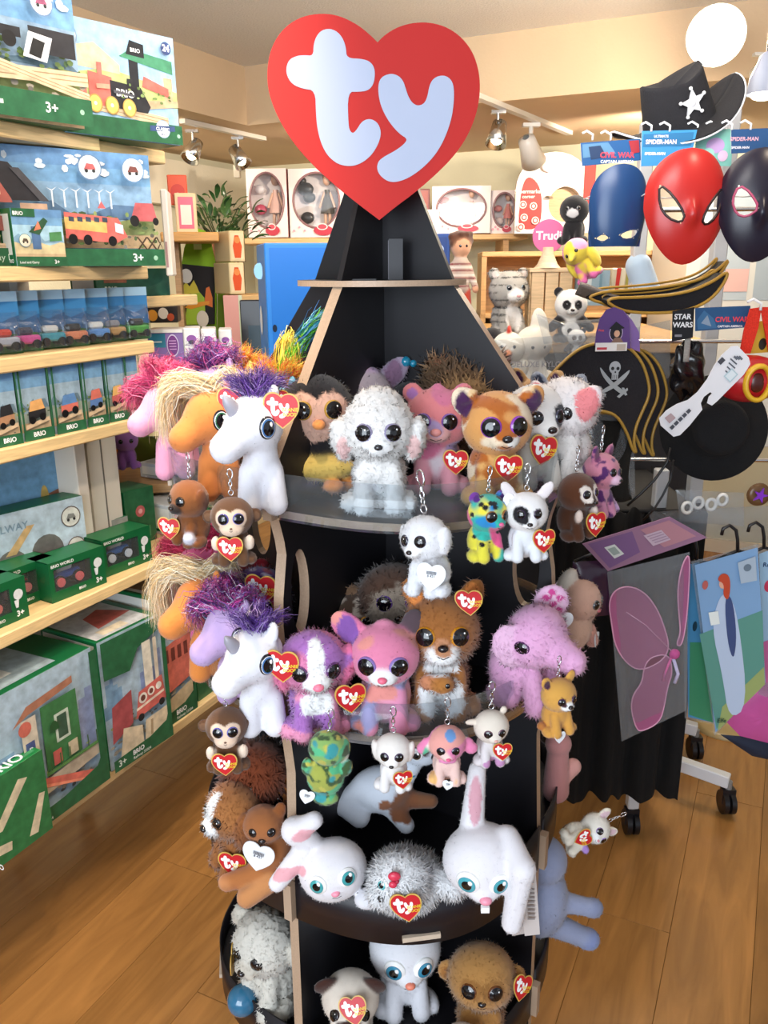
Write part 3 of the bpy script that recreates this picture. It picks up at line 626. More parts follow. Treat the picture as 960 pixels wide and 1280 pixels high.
# ---- ponies of the left bay: generic toy ponies, longer head, four legs, hair as strands
def pony(coat, label, px, Y, z, size, yaw, mane, horn=None, tagp=None, hw=1.0, eye='#3f6fa8', tail=True, style='tuft', roll=0):
    """generic chubby toy pony: trunk to the back, head turned down and to the viewer's left; hair as fine nylon strands"""
    by = 4; hy = yaw-by; HM = T(0, -1.0, 0) @ RZ(math.radians(hy)) @ T(0, 1.0, 0); hm = T(0, -.010, 0) @ RZ(math.radians(hy)) @ T(0, .010, 0)
    R_ = lambda *v: tuple(HM @ Vector(v)); D_ = lambda *v: tuple(HM.to_3x3() @ Vector(v))
    p = Plush(); p.k = .7; p.fur = .22; p.nf = 3500; p.res = 56
    p.e((0, 2.0, 5.2), (2.4, 3.8, 2.5), coat); p.c((0, -.6, 6.2), (0, -1.4, 9.4), 2.1, 1.9, coat)
    p.e(R_(0, -1.6, 11.0), (3.3, 3.5, 3.4), coat, (0, 0, hy)); p.c(R_(0, -3.6, 10.0), R_(0, -5.7, 8.7), 2.2, 1.85, coat)
    for y in (-1.0, 4.4): p.c((1.35, y, 5.0), (1.55, y-.3, 1.2), 1.3, 1.45, coat, mir=True)
    for sg in (-1, 1): p.e(R_(sg*2.2, -.4, 14.2), (.95, .5, 1.5), coat, (0, sg*18, hy))
    for sg in (-1, 1):
        h, n = p.hit(R_(sg*12, -4.0, 10.9), D_(-sg, .22, 0)); p.child('eye', eye_mesh(eye, 'pony'), h-n*.15, n, (.0105, .0135, .008))
    if horn: p.mesh('horn', MB().lathe([(.0085, 0), (.0082, .008), (.0062, .017), (.002, .024), (.0001, .0255)], horn, 16, hm @ T(0, -.042, .126) @ Matrix.Rotation(.6, 4, 'X')), PLASTIC)
    rr = random.Random(label); b = MB(); N_ = int(230*hw)
    if style == 'tuft':                       # fan of hair standing up behind the forehead
        for dx, dy, dz in ((-.030, -.030, .162), (0, -.028, .168), (.020, -.004, .166), (-.018, .010, .170), (.016, .018, .158)):
            hair(b, (0, -.010, .138), (dx*hw, dy, .138+(dz-.138)*hw), N_, .006, .0065, mane, .00042, (dx*.3, dy*.2, .008), .0015, 5, rr)
    elif style == 'curly':
        for dx, dy, dz in ((-.034, -.050, .115), (-.040, -.020, .140), (-.030, .005, .155), (0, -.030, .165), (-.050, -.030, .100), (.018, .010, .150)):
            hair(b, (0, -.012, .138), (dx*hw, dy*hw, .138+(dz-.138)*hw), N_, .009, .008, mane, .0005, (dx*.5, dy*.3, .016), .0045, 8, rr)
    else:                                     # long lock falling over the forehead and the far cheek
        for dx, dy, dz in ((-.020, -.066, .088), (-.036, -.048, .080), (-.044, -.020, .086), (-.030, -.058, .110), (.012, .022, .120)):
            hair(b, (-.002, -.014, .142), (dx*hw, dy, dz), N_, .007, .008, mane, .00042, (dx*.5, dy*.25, .028), .0025, 7, rr)
    b.v = [tuple(hm @ Vector(v)) for v in b.v]
    p.mesh('mane', b, HAIR)
    if tail: b = MB(); hair(b, (0, .055, .070), (0, .095, .025), 160, .004, .010, mane, .0005, (0, .03, .02), .003, 6, rr); p.mesh('tail', b, HAIR)
    if tagp: p.tagat(tuple(R_(*tagp)), 4.2, (0, 0, -by-6))
    return p.build('plush_pony', label, onYZ(px, Y, z), size, (0, roll, by))
PUR = ['#4b2a7a', '#7b4fae', '#3a1e60', '#b49ad6', '#5a3490']; MAG = ['#b23a86', '#d765a8', '#8c2a6c', '#7c3a9c']; CRM = ['#f4e2c2', '#eccf9c', '#fbf0dc', '#dcbb84']; PNK = ['#e0417c', '#f06a98', '#c73068', '#f58fb0']; RBW = ['#f3c53a', '#f07d2e', '#f6dd62', '#ee5a34']; TIN = ['#4a2a72', '#8f62c2', '#2c1850', '#e6dcf6', '#c9379a']
pony('#f2f2fa', 'white plush unicorn with purple tinsel mane, grey horn, against the top tier divider', 330, 1.03, ZT1, 16.0, -46, PUR, '#a4a2ae', (3.9, -.6, 12.8), .9, tail=False)
pony('#e48a46', 'orange plush pony with cream mane on the left of the top tier', 278, 1.10, ZT1, 15.6, -50, CRM, None, (3.9, -.6, 12.9), 1.4, '#2c6a48', style='long')
pony('#f2a6c6', 'pink plush pony with curly hot pink mane at the far left of the top tier', 222, 1.22, ZT1, 14.8, -60, PNK, None, None, 1.2, style='curly')
pony('#c7a4dc', 'lilac plush pony with magenta mane behind the orange pony, top tier', 282, 1.30, ZT1, 16.6, -55, MAG+PUR, None, None, .95, style='curly')
pony('#f0d27a', 'yellow plush pony with orange and yellow mane at the back of the top tier', 308, 1.40, ZT1, 15.0, -60, RBW, None, None, 1.0, '#4f8f58')
r = pony('#7fc0e0', 'sky blue plush pony with rainbow hair behind the white unicorn, top tier', 358, 1.15, ZT1, 15.6, -62, RBW, None, (4.0, -1.6, 12.0), 1.15, '#a03a70', False)
b = MB(); rr = random.Random(4); hair(b, (0, -.01, .14), (.022, .010, .192), 260, .006, .006, ['#7cc832', '#a2dc48', '#5fb02c', '#c8ec70'], .0008, (0, 0, .012), .001, 8, rr); hair(b, (.020, .010, .190), (.058, .030, .226), 170, .006, .008, ['#2f9ab4', '#4f86c8', '#5fb02c', '#387f9c'], .0008, (0, 0, .004), .001, 6, rr); hair(b, (0, .0, .14), (.02, .0, .150), 60, .008, .010, ['#f3c53a', '#f6dd62'], .0008, (0, 0, .06), .001, 6, rr)
b.build('forelock', HAIR, r)['label'] = 'long lime green and teal lock of hair'
# second tier ponies
pony('#f2f2fa', 'white plush unicorn with purple mane and red heart tag, second tier by the divider', 330, 1.01, ZT2, 16.4, -46, PUR, '#9a98a4', (4.2, -.8, 10.6), .8, tail=False)
pony('#cdb0e2', 'lilac plush pony with magenta and violet tinsel mane, second tier', 300, 1.10, ZT2, 16.0, -52, MAG+TIN, None, None, 1.0, '#3a3a5a', style='curly')
pony('#e88e42', 'orange plush pony with blonde mane on the left of the second tier', 268, 1.17, ZT2, 17.8, -58, CRM, None, None, 1.3, style='long')
pony('#e86a9a', 'pink plush pony with round red curls, far left of the second tier', 268, 1.30, ZT2, 18.6, -60, ['#c62a52', '#e0486c', '#a81f46'], None, None, 1.1, style='curly')
q = boo('#5a2a86', '#3c1f5c', '#6a3a90'); q.mott = [(.9, .3, '#e4d8f4', 3), (.8, .4, '#b22848', 8)]; q.fur = .6; q.eyes(1.8, 10.4, 1.1, '#c0b040').nose(8.9, .6); q.tagat((1.6, -4.6, 13.0), 4.2, (0, 0, 0))
q.build('plush_owl', 'dark purple sparkly plush owl with red heart tag at the back of the second tier', onYZ(331, 1.20, ZT2), 17.5, (0, 0, -10))
q = boo('#a51f30', '#8c1a2a', '#b03040'); q.fur = .6; q.eyes(1.8, 10.0, 1.1, '#c0b040').nose(8.9, .6); E3(q, 'round', '#a51f30', '#c04050')
q.build('plush_bear', 'dark red plush bear behind the unicorns of the second tier', onYZ(306, 1.27, ZT2), 15.5, (0, 0, 10))
q = boo('#7d7f9c', '#6c6f8e', '#c8c8d8'); q.fur = .5; E3(q, 'round', '#7d7f9c', '#b8b8cc'); q.eyes(1.8, 10.0, 1.1, '#4060a0').nose(8.9, .6)
q.build('plush_mouse', 'slate grey plush mouse behind the white unicorn on the top tier', onYZ(372, 1.235, ZT1), 12.8, (0, 0, 10))

# ---- second tier, front bay
q = boo('#e287b4', '#ec9cc0', '#ffffff', None, '#f09cc0'); q.fur = .6; q.nf = 6000; q.curl = .14; q.mott = [(.4, .35, '#b478c8', 4)]; q.e((4.3, -.7, 9.4), (1.2, 1.9, 2.9), '#ee7aa8', (0, 12, 0), mir=True)
q.pt((0, -4.6, 11.8), (1.15, 3.5, 3.6), '#ffffff', False, .05); q.pt((0, -5.2, 8.6), (2.6, 1.6, 1.5), '#ffffff', False, .05); q.pt((0, -3, 5.2), (2.2, 2, 1.6), '#ffffff'); q.eyes(2.2, 10.2, 1.15, '#5e3a6a').nose(8.8, .75, '#ef7f9a'); q.tagat((4.2, -4.2, 6.2), 4.2, (0, 0, 8))
q.build('plush_dog', 'pink and lilac plush dog with white blaze, at the left of the second tier', pose(394, 1.01, ZT2), 15.4, (0, 0, 12))
q = boo('#e98aae', '#f0a2bc', '#ffffff', None, '#ef9cc0'); q.mott = [(.42, .4, '#a9a8d6', 1), (.5, .55, '#ee9a92', 6)]; q.e((-4.3, 0, 13.2), (1.9, .7, 3.3), '#e883ac', (8, -38, 0)); q.pt((-4.6, -.9, 13.2), (1.4, .8, 2.5), '#8a5aac', False, .03); q.e((3.4, .6, 14.0), (1.4, .7, 2.0), '#5c4a52', (-30, 28, 0))
q.eyes(2.0, 10.2, 1.3, '#8a74b8').nose(9.0, .62, '#f0708c'); q.e((0, -.2, 14.2), (1.2, .8, .7), '#ee94b4')
q.build('plush_cat', 'pink tie-dye plush cat with purple inner ear in the middle of the second tier', pose(482, 1.02, ZT2), 16.0, (0, 0, -4))
q = boo('#a86a34', '#a56630', '#ffffff', '#a56630', '#b9793f'); q.fur = .55; q.nf = 7000; q.pt((0, -3, 6.9), (2.3, 1.6, 1.2), '#ffffff'); q.pt((0, -3.4, 3.2), (2.6, 2, 2.6), '#ffffff'); q.e((-2.9, .1, 14.4), (1.3, .6, 2.1), '#a86a34', (6, -22, 0)); q.e((3.4, .1, 14.2), (1.3, .6, 2.1), '#a86a34', (6, 26, 0)); q.pt((-2.9, -.6, 14.6), (.9, .6, 1.5), '#e8904a', False, .03); q.pt((3.4, -.6, 14.4), (.9, .6, 1.5), '#e8904a', False, .03)
q.e((0, -4.2, 5.4), (1.35, 1.2, 1.15), '#b87838'); q.e((-1.5, -4.1, 5.6), (1.0, .6, 1.0), '#d08a64'); q.pt((0, -4.4, 9.9), (1.0, 1.6, 1.0), '#c98e68')
q.eyes(1.9, 10.9, 1.15, '#c9861e').nose(9.9, .62); q.child('joey_eye', eye_mesh('#1a1410'), q.hit((.5, -14, 5.7), (0, 1, 0))[0], (0, -1, .1), .0028); q.tagat((2.8, -3.4, 14.6), 3.0, (0, -6, -8))
q.build('plush_kangaroo', 'brown plush kangaroo with a joey in its pouch, second tier right of centre', pose(549, 1.06, ZT2), 18.6, (0, 0, 0))
q = boo('#5b4032', '#4e362a', None); q.fur = .9; q.nf = 5000; E3(q, 'side', '#8a6a50', '#9a7860'); q.pt((0, -4, 9.6), (3.6, 3, 3.2), '#a89888'); q.eyes(1.7, 10.8, 1.0, '#6a4a9a').nose(8.9, .6); q.e((0, 0, 6.2), (3.6, 3.0, 1.6), '#8a8488')
q.build('plush_monkey', 'dark brown shaggy plush monkey behind the pink tie-dye cat, second tier', pose(492, 1.18, ZT2), 18.8, (0, 0, 8))
q = boo('#5c4638', '#4e3a30'); q.mott = [(1.2, .1, '#c8b8a8', 3)]; q.eyes(1.8, 10.4, 1.1, '#c08a3a').nose(8.9, .6); E3(q, 'point', '#5c4638', '#2a2020')
q.build('plush_cat', 'dark striped plush cat in the shade behind the pink dog, second tier', pose(446, 1.18, ZT2), 14.2, (0, 0, 0))
# elephant, turned to the right
q = Plush(); q.fur = .6; q.nf = 6000; q.curl = .12; q.res = 56; PK = '#eeb2dc'; q.e((0, 1.2, 4.6), (3.8, 3.8, 4.3), PK); q.e((0, -1.4, 9.8), (4.3, 3.8, 4.2), PK)
q.c((0, -4.6, 8.6), (0, -6.6, 8.0), 2.3, 1.8, PK); q.c((1.9, -2.2, 4.8), (2.1, -3.2, 1.4), 1.4, 1.6, PK, mir=True); q.e((3.0, 1.4, 1.6), (1.8, 2.4, 1.6), PK, mir=True)
q.e((-3.9, .0, 9.4), (2.2, .75, 3.0), '#f3c4e4', (0, -14, -48)); q.e((4.5, -.7, 12.9), (2.3, .7, 2.5), '#f3c4e4', (0, 20, -48)); q.pt((4.2, -1.1, 12.9), (1.8, 1.2, 1.9), '#f7d0e8', False, .04)
for dx, dz in ((0, 0), (.9, .8), (-.8, .9), (.9, -.9), (-.6, -1.0), (0, 1.6)): q.pt((4.1+dx*.67, -1.2-dx*.74, 12.9+dz), (.42, .8, .42), '#dc4f9c', False, .05)
for sg in (-1, 1):
    h, n = q.hit((sg*12, -4.6, 9.8), (-sg, .35, 0)); q.child('eye', eye_mesh('#5a3060'), h-n*.1, n, (.0105, .0085, .007))
q.tagat((6.6, -1.2, 9.6), 3.0, (0, 10, -50), True)
q.build('plush_elephant', 'fluffy pink plush elephant with spotted inner ear at the right of the second tier', pose(655, 1.08, ZT2), 16.5, (0, 0, 48))
q = Plush(); q.fur = .5; q.nf = 3000; q.e((0, 0, 5), (3.2, 3, 4.6), '#e2b8a0'); q.e((0, -1, 10.4), (3.8, 3.4, 3.6), '#dcae98'); q.e((3.5, -1, 7), (2.2, 1.8, 2.4), '#e4bca6'); q.c((2, -2, 4), (3.6, -2.4, 1.2), 1.4, 1.2, '#d99c8c'); q.e((0, 2, 12.6), (2.4, 1.6, 3.4), '#ddd2c4', (20, 10, 0)); q.eyes(1.5, 10.5, .9, '#666').nose(9, .6, '#c06a70'); q.tagat((3, -3.4, 2.0), 3, (0, 20, 0), True)
q.build('plush_rabbit', 'peach and cream plush rabbit in the right bay beside the pink elephant', onYZ(716, 1.24, ZT2), 13.5, (0, 0, 60))
# third tier
q = Plush(); q.fur = .3; q.nf = 4000; q.res = 60; WB = '#f4f1f6'; q.e((0, 2.0, 3.4), (3.4, 3.4, 3.4), WB); q.e((0, -.8, 6.0), (4.8, 4.0, 4.4), WB); q.c((-1.8, .4, 9.4), (-3.6, 0, 13.2), 1.6, 1.9, WB); q.c((-3.6, .0, 13.0), (-.6, -.6, 14.4), 1.7, 1.2, WB); q.c((-3.6, -.4, 9.6), (-7.8, -1.4, 6.6), 1.5, 1.2, WB); q.pt((-5.6, -2.0, 8.1), (2.8, 1.4, .9), '#f2b2bc', False, .05); q.pt((-2.4, -1.4, 13.2), (1.8, 1.2, .9), '#f2b2bc', False, .05); q.e((4.2, -3.4, 2.0), (2.2, 1.6, 1.4), '#e9e9f0')
q.eyes(2.1, 6.9, 1.35, '#3fa0a4', 'pet').nose(5.2, .62, '#f59ab0'); q.build('plush_rabbit', 'white plush rabbit with pink bent ears lying at the left of the third tier', onYZ(428, 1.02, ZT3), 15.6, (0, -12, 6))
q = Plush(); q.fur = 1.1; q.nf = 12000; q.curl = .3; q.res = 60; q.e((0, 1, 4.2), (5.2, 4.4, 4.4), '#f6f6f8'); q.e((-1.0, -1.8, 6.6), (4.1, 3.6, 4.2), '#f8f8fa'); q.e((-3.6, -3.2, 5.4), (1.7, 1.6, 1.4), '#f8f8fa'); q.c((4, 0, 5), (6.8, -1, 4.6), 2.0, 1.4, '#f6f6f8')
h, n = q.hit((-3.4, -14, 8.0), (0, 1, 0)); q.child('eye', eye_mesh('#58a8ac', 'pet'), h, n, .009); h, n = q.hit((-5.0, -14, 5.9), (.15, 1, 0)); b = MB().ball((0, 0, 0), .006, '#16161a'); me = b.mesh('nose'); me.materials.append(GLOSSY); q.child('nose', me, h)
b = MB().ball((-.018, -.052, .100), (.009, .005, .007), '#d83a56').ball((-.014, -.055, .094), (.003, .003, .003), '#a81f3a').ball((-.020, -.055, .089), (.006, .004, .005), '#d83a56'); q.mesh('hair_bow', b, PLASTIC, 'small red bow'); q.tagat((-.2, -6.6, 6.0), 4.4, (-6, -8, 0))
q.build('plush_dog', 'fluffy white plush dog with tiny red bow in the middle of the third tier', onYZ(508, 1.00, ZT3), 15.0, (0, 0, 0))
q = Plush(); q.fur = .3; q.nf = 5000; q.res = 62; q.e((0, 1.4, 3.6), (3.6, 3.2, 3.6), WB); q.e((0, -.8, 7.4), (4.9, 4.2, 4.6), WB); q.c((-1.2, 1.2, 11.0), (-.7, 2.0, 18.6), 1.5, 1.05, WB); q.pt((-1.0, .4, 15.2), (.8, 1.3, 3.6), '#e2aab8', False, .06); q.c((2.8, -.8, 10.6), (4.2, -4.0, 9.0), 1.6, 1.6, WB); q.c((4.2, -4.2, 9.0), (3.3, -4.6, 1.2), 1.5, 1.25, WB); q.e((-.2, -4.2, 5.6), (1.7, 1.2, 1.3), WB)
q.eyes(2.2, 7.4, 1.5, '#4aa6b4', 'pet', which=(-1,)); h, n = q.hit((1.6, -14, 7.2), (0, 1, 0)); q.child('eye', eye_mesh('#4aa6b4', 'pet'), h-n*.2, n, (.013, .015, .012)); q.nose(5.5, .75, '#f29ab0', -.1, False); q.mesh('teeth', MB().box(-.006, -.054, .036, .004, -.049, .044, '#ffffff'), PLASTIC)
q.build('plush_rabbit', 'white plush rabbit with one ear up and one folded down, right of the third tier', onYZ(600, 1.00, ZT3+.012), 17.3, (4, 0, 0))
q = Plush(); q.fur = .25; q.nf = 3000; q.k = .8; PB = '#dfe6f2'; q.e((0, 0, 7), (4.2, 3.2, 3.4), PB); q.c((-2.5, -.4, 8), (-6.0, -1, 5.2), 1.5, 1.2, PB); q.c((-6.0, -1, 5.2), (-3.2, -2, 3.8), 1.2, 1.5, PB); q.c((2.4, 0, 8.2), (4.6, 0, 12.2), 1.9, 1.6, PB); q.e((5.6, -.5, 14.4), (3.2, 2.8, 2.8), PB); q.c((2.6, 0, 5.4), (7.0, -1, 5.6), 1.5, 1.0, '#8a5a3c'); q.c((1.5, -1, 4.6), (3.4, -2, 2.4), 1.5, 1.2, PB)
q.pt((3.0, -1.6, 5.6), (2.2, 2.6, 2.8), '#8a5638'); q.pt((.4, -3, 6.4), (.8, 1, 1.0), '#9a6040'); q.pt((5.4, -2, 15.2), (1.6, 2.0, 1.2), '#4a3026'); b = MB().tube([(.030+.019*math.cos(a), .02*math.sin(a), .104-.006*math.cos(a)) for a in np.linspace(0, 6.28, 20)[:-1]], .0022, '#3f9cc4', 6, True); q.mesh('collar', b, PLASTIC, 'bright blue collar')
h, n = q.hit((4.8, -14, 14.6), (0, 1, 0)); q.child('eye', eye_mesh('#4a3a2a', 'pet'), h, n, .009); h, n = q.hit((7.4, -14, 14.0), (0, 1, 0)); b = MB().ball((0, 0, 0), .007, '#16161a'); me = b.mesh('nose'); me.materials.append(GLOSSY); q.child('nose', me, h)
q.build('plush_dog', 'white plush dog with brown patch and blue collar, back of the third tier', onYZ(478, 1.16, ZT3+.012), 17.0, (0, 0, 0))
# third tier, left bay
q = boo('#7c3a1c', '#6e3216', '#8a4a28'); q.fur = 1.3; q.nf = 9000; q.droop = .7; q.eyes(1.7, 10.2, .9, '#5a3a20').nose(8.9, .6); q.tagat((-1.2, -4.4, 7.6), 4.2, (0, 0, -10)); q.build('plush_orangutan', 'russet shaggy plush orangutan at the back of the left bay, third tier', onYZ(330, 1.15, ZT3), 19.5, (0, 0, -30))
q = boo('#b0723e', '#a86a38', '#ffffff'); q.fur = .7; q.nf = 7000; q.e((4.2, -.4, 9.2), (1.2, 1.9, 3.2), '#9c5e30', (0, 8, 0), mir=True); q.pt((0, -4.8, 11.4), (1.3, 3.2, 3.4), '#ffffff', False, .05); q.pt((0, -5.4, 8.6), (2.6, 2.2, 1.8), '#ffffff'); q.eyes(2.0, 10.4, 1.0, '#2a1c16').nose(8.9, .7); q.tagat((3.4, -2.6, 3.9), 4.2, (0, 0, 50))
q.build('plush_spaniel', 'brown plush spaniel with white blaze and snout at the left edge of the third tier', onYZ(302, 1.09, ZT3), 15.8, (0, 0, -58))
q = Plush(); q.fur = .3; q.nf = 3000; BR = '#a8683a'; q.e((0, 0, 6.5), (3.6, 3.4, 4.2), BR); q.e((-.6, -.6, 11.6), (3.2, 3.0, 2.9), BR); q.c((-1, -2, 4), (-5.8, -3.4, 2.6), 1.7, 1.3, '#b9733f'); q.c((1, -2.6, 3.4), (-2.4, -4.6, 1.4), 1.7, 1.6, '#c98a56'); q.e((1.8, 0, 13.6), (1, .6, 1.8), '#8c5026', (0, 20, 0)); q.e((-5.9, -3.6, 2.7), (1.3, 1.1, 1.1), '#cf9060')
q.eyes(1.4, 12, .7, '#2a1c16').nose(10.8, .6); q.tagat((-.6, -3.9, 8.2), 5.0, (0, 12, 0), True); q.build('plush_bear', 'plain brown plush bear with a white heart tag, third tier against the divider', onYZ(340, 1.05, ZT3), 14.6, (0, 0, -10))
q = boo('#a8622c', '#a8622c', '#ffffff'); q.e((3.8, 0, 12.2), (1.0, .6, 2.6), '#98531f', (0, 30, 0), mir=True); q.pt((0, -3, 6), (2.6, 2.4, 2), '#ffffff'); q.eyes(1.7, 10.4, 1.0, '#2a1c16').nose(8.9, .6); q.build('plush_dog', 'chestnut plush dog with white chest wedged behind the divider, third tier', onYZ(352, 1.15, ZT3), 16.5, (0, 0, -20))
# bottom tier
q = boo('#e6e1d6', '#e4dfd3', '#d8cfc0'); q.curl = .5; q.fur = .45; q.nf = 9000; q.res = 58; q.e((-4.6, 0, 11.6), (1.7, 1.1, 1.7), '#ddd6c8', mir=False); q.e((4.4, 0, 10.5), (1.4, 1.0, 1.6), '#ddd6c8'); q.eyes(1.7, 10.2, .9, '#333').nose(8.9, .6); q.tagat((-2.6, -4.4, 8.6), 4.0, (0, 10, -50))
q.build('plush_sheep', 'cream curly plush sheep in the left bay of the bottom tier', onYZ(340, 1.13, ZT4), 18.6, (0, 0, -36))
b = MB().ball((0, 0, 0), .026, '#2f6f94', 20); o = b.build('toy_ball', GLOSSY, None, onYZ(303, 1.105, ZT4+.026)); tag(o, 'glossy blue ball beside the cream curly sheep on the bottom tier', 'ball')
q = boo('#e9ddcf', '#e6d9ca', None); q.k = .7; q.e((0, -4.2, 9.0), (2.9, 1.6, 2.2), '#efe4d8'); q.e((-3.7, -1, 13.0), (1.9, .7, 1.6), '#42241c', (20, -30, 0)); q.e((3.7, -1, 13.0), (1.9, .7, 1.6), '#42241c', (20, 30, 0)); q.pt((0, -4.6, 9.6), (2.2, 2, 1.2), '#3a211c', False, .1); q.eyes(2.3, 10.6, 1.0, '#2a1410').nose(9.8, .7); q.tagat((.6, -5.0, 12.4), 4.2, (-30, -14, 0)); q.build('plush_pug', 'cream plush pug with dark ears and heart tag, bottom tier left of centre', onYZ(440, 1.04, ZT4), 15.4, (0, 0, 0))
q = boo('#eeeef4', '#e9e9f0', '#f2f2f6', hr=4.9); q.eyes(1.95, 10.4, 1.5, '#3f8fb0', 'pet').nose(8.9, .7, '#f08a70'); q.c((-2, .5, 13), (-4, 2.6, 15.5), 1.4, 1.3, '#e9e9f0'); q.build('plush_rabbit', 'white plush rabbit with wide blue eyes at the back of the bottom tier', onYZ(506, 1.12, ZT4), 18.2, (0, 0, 6))
q = boo('#b68448', '#ad7a40', None, hr=4.7); q.fur = .5; q.nf = 6000; E3(q, 'side', '#c08c50', '#a87038'); q.pt((0, -4.8, 8.6), (3.0, 3, 2.2), '#c08a4a'); q.pt((1.7, -5, 10.4), (1.8, 2, 1.6), '#9a6a34', True); q.eyes(1.8, 10.2, 1.1, '#6a3a1a').nose(8.7, .6); q.tagat((5.4, -2.6, 10.2), 3.6, (0, 20, 40)); q.build('plush_monkey', 'golden brown plush monkey at the right of the bottom tier', onYZ(600, 1.04, ZT4), 17.4, (-14, 0, -6))
q = Plush(); q.fur = .3; q.nf = 4000; GB = '#9aa3c2'; q.e((0, 0, 8), (3.6, 3.6, 5.6), GB); q.e((0, 0, 14), (3.2, 3.2, 3.2), GB); q.c((2, -1, 8), (6.6, -2, 6.6), 1.4, 1.1, GB); q.e((6.8, -2, 6.6), (1.3, 1.2, 1.2), '#7f88aa'); q.c((2, -1, 4), (6.4, -2, 1.6), 1.6, 1.25, GB); q.e((6.4, -2, 1.6), (1.5, 1.4, 1.3), '#7c8cc0')
q.build('plush_hippo', 'dusty blue plush hippo leaning out of the right bay, bottom tier', onYZ(672, 1.24, ZT4), 20.5, (0, 0, 14))
q = boo('#e6dad0', '#e6dad0', '#fff', hr=4.4); q.pt((2.4, -4, 11), (2, 2, 2), '#2c2a32', True); q.pt((0, -5, 8.8), (.9, 1, .8), '#e890c0'); q.eyes(1.8, 10.2, 1, '#333').nose(8.9, .6, '#d870a0'); q.build('plush_panda', 'small cream and black plush panda at the front of the bottom tier', onYZ(576, .985, ZT4), 10.5, (0, 0, 0))
# right bay third tier
q = Plush(); q.fur = .3; q.nf = 2000; q.c((0, 0, 2), (0, 0, 11), 2.8, 2.2, '#c98a88'); q.c((1, -.5, 4), (3.6, -1, 7), 1.3, 1.7, '#e0a49c'); q.e((0, 0, 13), (2.8, 2.6, 2.4), '#c98a88'); q.build('plush_flamingo', 'dusky pink plush flamingo, its curled wing showing right of the third tier', onYZ(694, 1.26, ZT3), 12.5, (0, 0, 30))
# ---- keychain toys hanging from the rims
def key(q, name, label, px, py, Y, size, rot=(0, 0, 0), cx=0, cz=14.6, cs=1.6):
    """py is the lowest pixel row of the toy"""
    q.clip((cx, 0, cz), cs); return q.build(name, label, atY(px, py, Y), size, rot, 'small key ring plush toys hanging from the shelf rims')
def monkey(tagp=None):
    q = boo('#6d4a30', '#65432a', None); q.k = .4; q.pt((1.5, -4.6, 10.8), (1.9, 2.6, 2.0), '#ecd0b8', True, .04); q.pt((0, -4.8, 8.6), (2.7, 2.6, 1.9), '#ecd0b8', False, .04); q.e((0, -3.6, 8.4), (2.3, 1.5, 1.5), '#ecd0b8'); E3(q, 'side', '#5c3c26', '#7a5840'); q.eyes(1.55, 10.7, 1.2, '#5a5aa8').nose(8.9, .3, '#6a4a3a'); q.tagat(tagp or (-.5, -4.8, 4.6), 5.4, (0, 0, 0)); q.e((3.4, -2.6, 5.2), (1, .9, 1.6), '#f0dcc8', mir=True); q.fur = .25; return q
key(monkey(), 'keychain_monkey', 'small brown key ring monkey hanging below the left bay of the top tier', 294, 703, .94, 8.6, (0, 0, 6))
key(monkey((-.5, -4.8, 3.6)), 'keychain_monkey', 'small brown key ring monkey hanging below the left bay of the second tier', 287, 958, .98, 9.4, (0, 0, 6))
q = boo('#8a5228', '#80491f', '#2a201e'); q.e((4.0, -.4, 10.6), (.9, 1.4, 2.4), '#7a4420', (0, 10, 0), mir=True); q.eyes(1.7, 10.6, 1.1, '#3a2a1a').nose(9.2, .7); q.tagat((-2.2, -4.6, 4.2), 5.0, (0, 0, 30)); q.e((2.6, -3.2, 2.6), (1.3, 1.2, 1.2), '#d8d8e6')
key(q, 'keychain_dog', 'small chestnut key ring dog with dark snout hanging left of the top tier monkey', 243, 680, 1.02, 9.0, (0, 0, -40))
q = boo('#f2f2f6', '#eceef4', '#ffffff'); q.curl = .2; q.fur = .5; q.e((4.2, -.4, 10), (1.0, 1.4, 2.6), '#f2f2f6', (0, 8, 0), mir=True); q.eyes(1.7, 10.6, 1.1, '#333344').nose(8.9, .6); q.tagat((3.0, -3.8, 4.4), 5.0, (0, 10, 30), True)
key(q, 'keychain_poodle', 'small white key ring poodle hanging under the large white poodle', 541, 742, .93, 10.2, (0, -8, -40), cs=2.2)
q = boo('#f0e24a', '#e6dc46', '#e8e8ee'); q.k = .4; q.mott = [(.30, .1, '#35b8a8', 3), (.36, .35, '#2a8fd0', 8), (.30, .5, '#e85a90', 11)]; 
rr = random.Random(3)
for i in range(46):
    a = rr.random()*6.28; zz = rr.random()*14; hr = 4.3 if zz > 7 else 3.6; cz = 10.2 if zz > 7 else 4; r0 = math.sqrt(max(.3, hr*hr-(zz-cz)**2)); q.pt((r0*math.cos(a), r0*math.sin(a)*.9-.3, zz), (.62, .62, .55), '#16161c', False, .1)
E3(q, 'round', '#7a3a9c', '#5c2a86'); q.eyes(1.75, 10.4, 1.25, '#8a5a2a').nose(9.0, .6, '#e86a9a'); q.tagat((3.4, -3.6, 12.6), 4, (0, 20, -40), True)
key(q, 'keychain_leopard', 'rainbow spotted key ring leopard under the orange mottled dog', 603, 699, .95, 8.6, (0, 4, 30))
q = boo('#f4f2f2', '#e9edf4', '#ffffff'); q.k = .4; q.e((3.7, -.2, 14.4), (1.25, .5, 2.6), '#efe6e8', (8, 34, 0), mir=True); q.pt((-1.8, -5, 10.6), (1.8, 3, 2.0), '#1c1a20', False, .05); q.pt((1.8, -5, 10.9), (1.0, 2, 1.3), '#2a262c', False, .05); q.eyes(1.7, 10.7, .95, '#3a2a4a').nose(8.9, .6); q.tagat((3.2, -3.8, 5.0), 5.2, (0, 0, 20))
key(q, 'keychain_chihuahua', 'small white key ring chihuahua with black eye patch beside the rainbow leopard', 655, 698, .95, 8.8, (0, 0, 0))
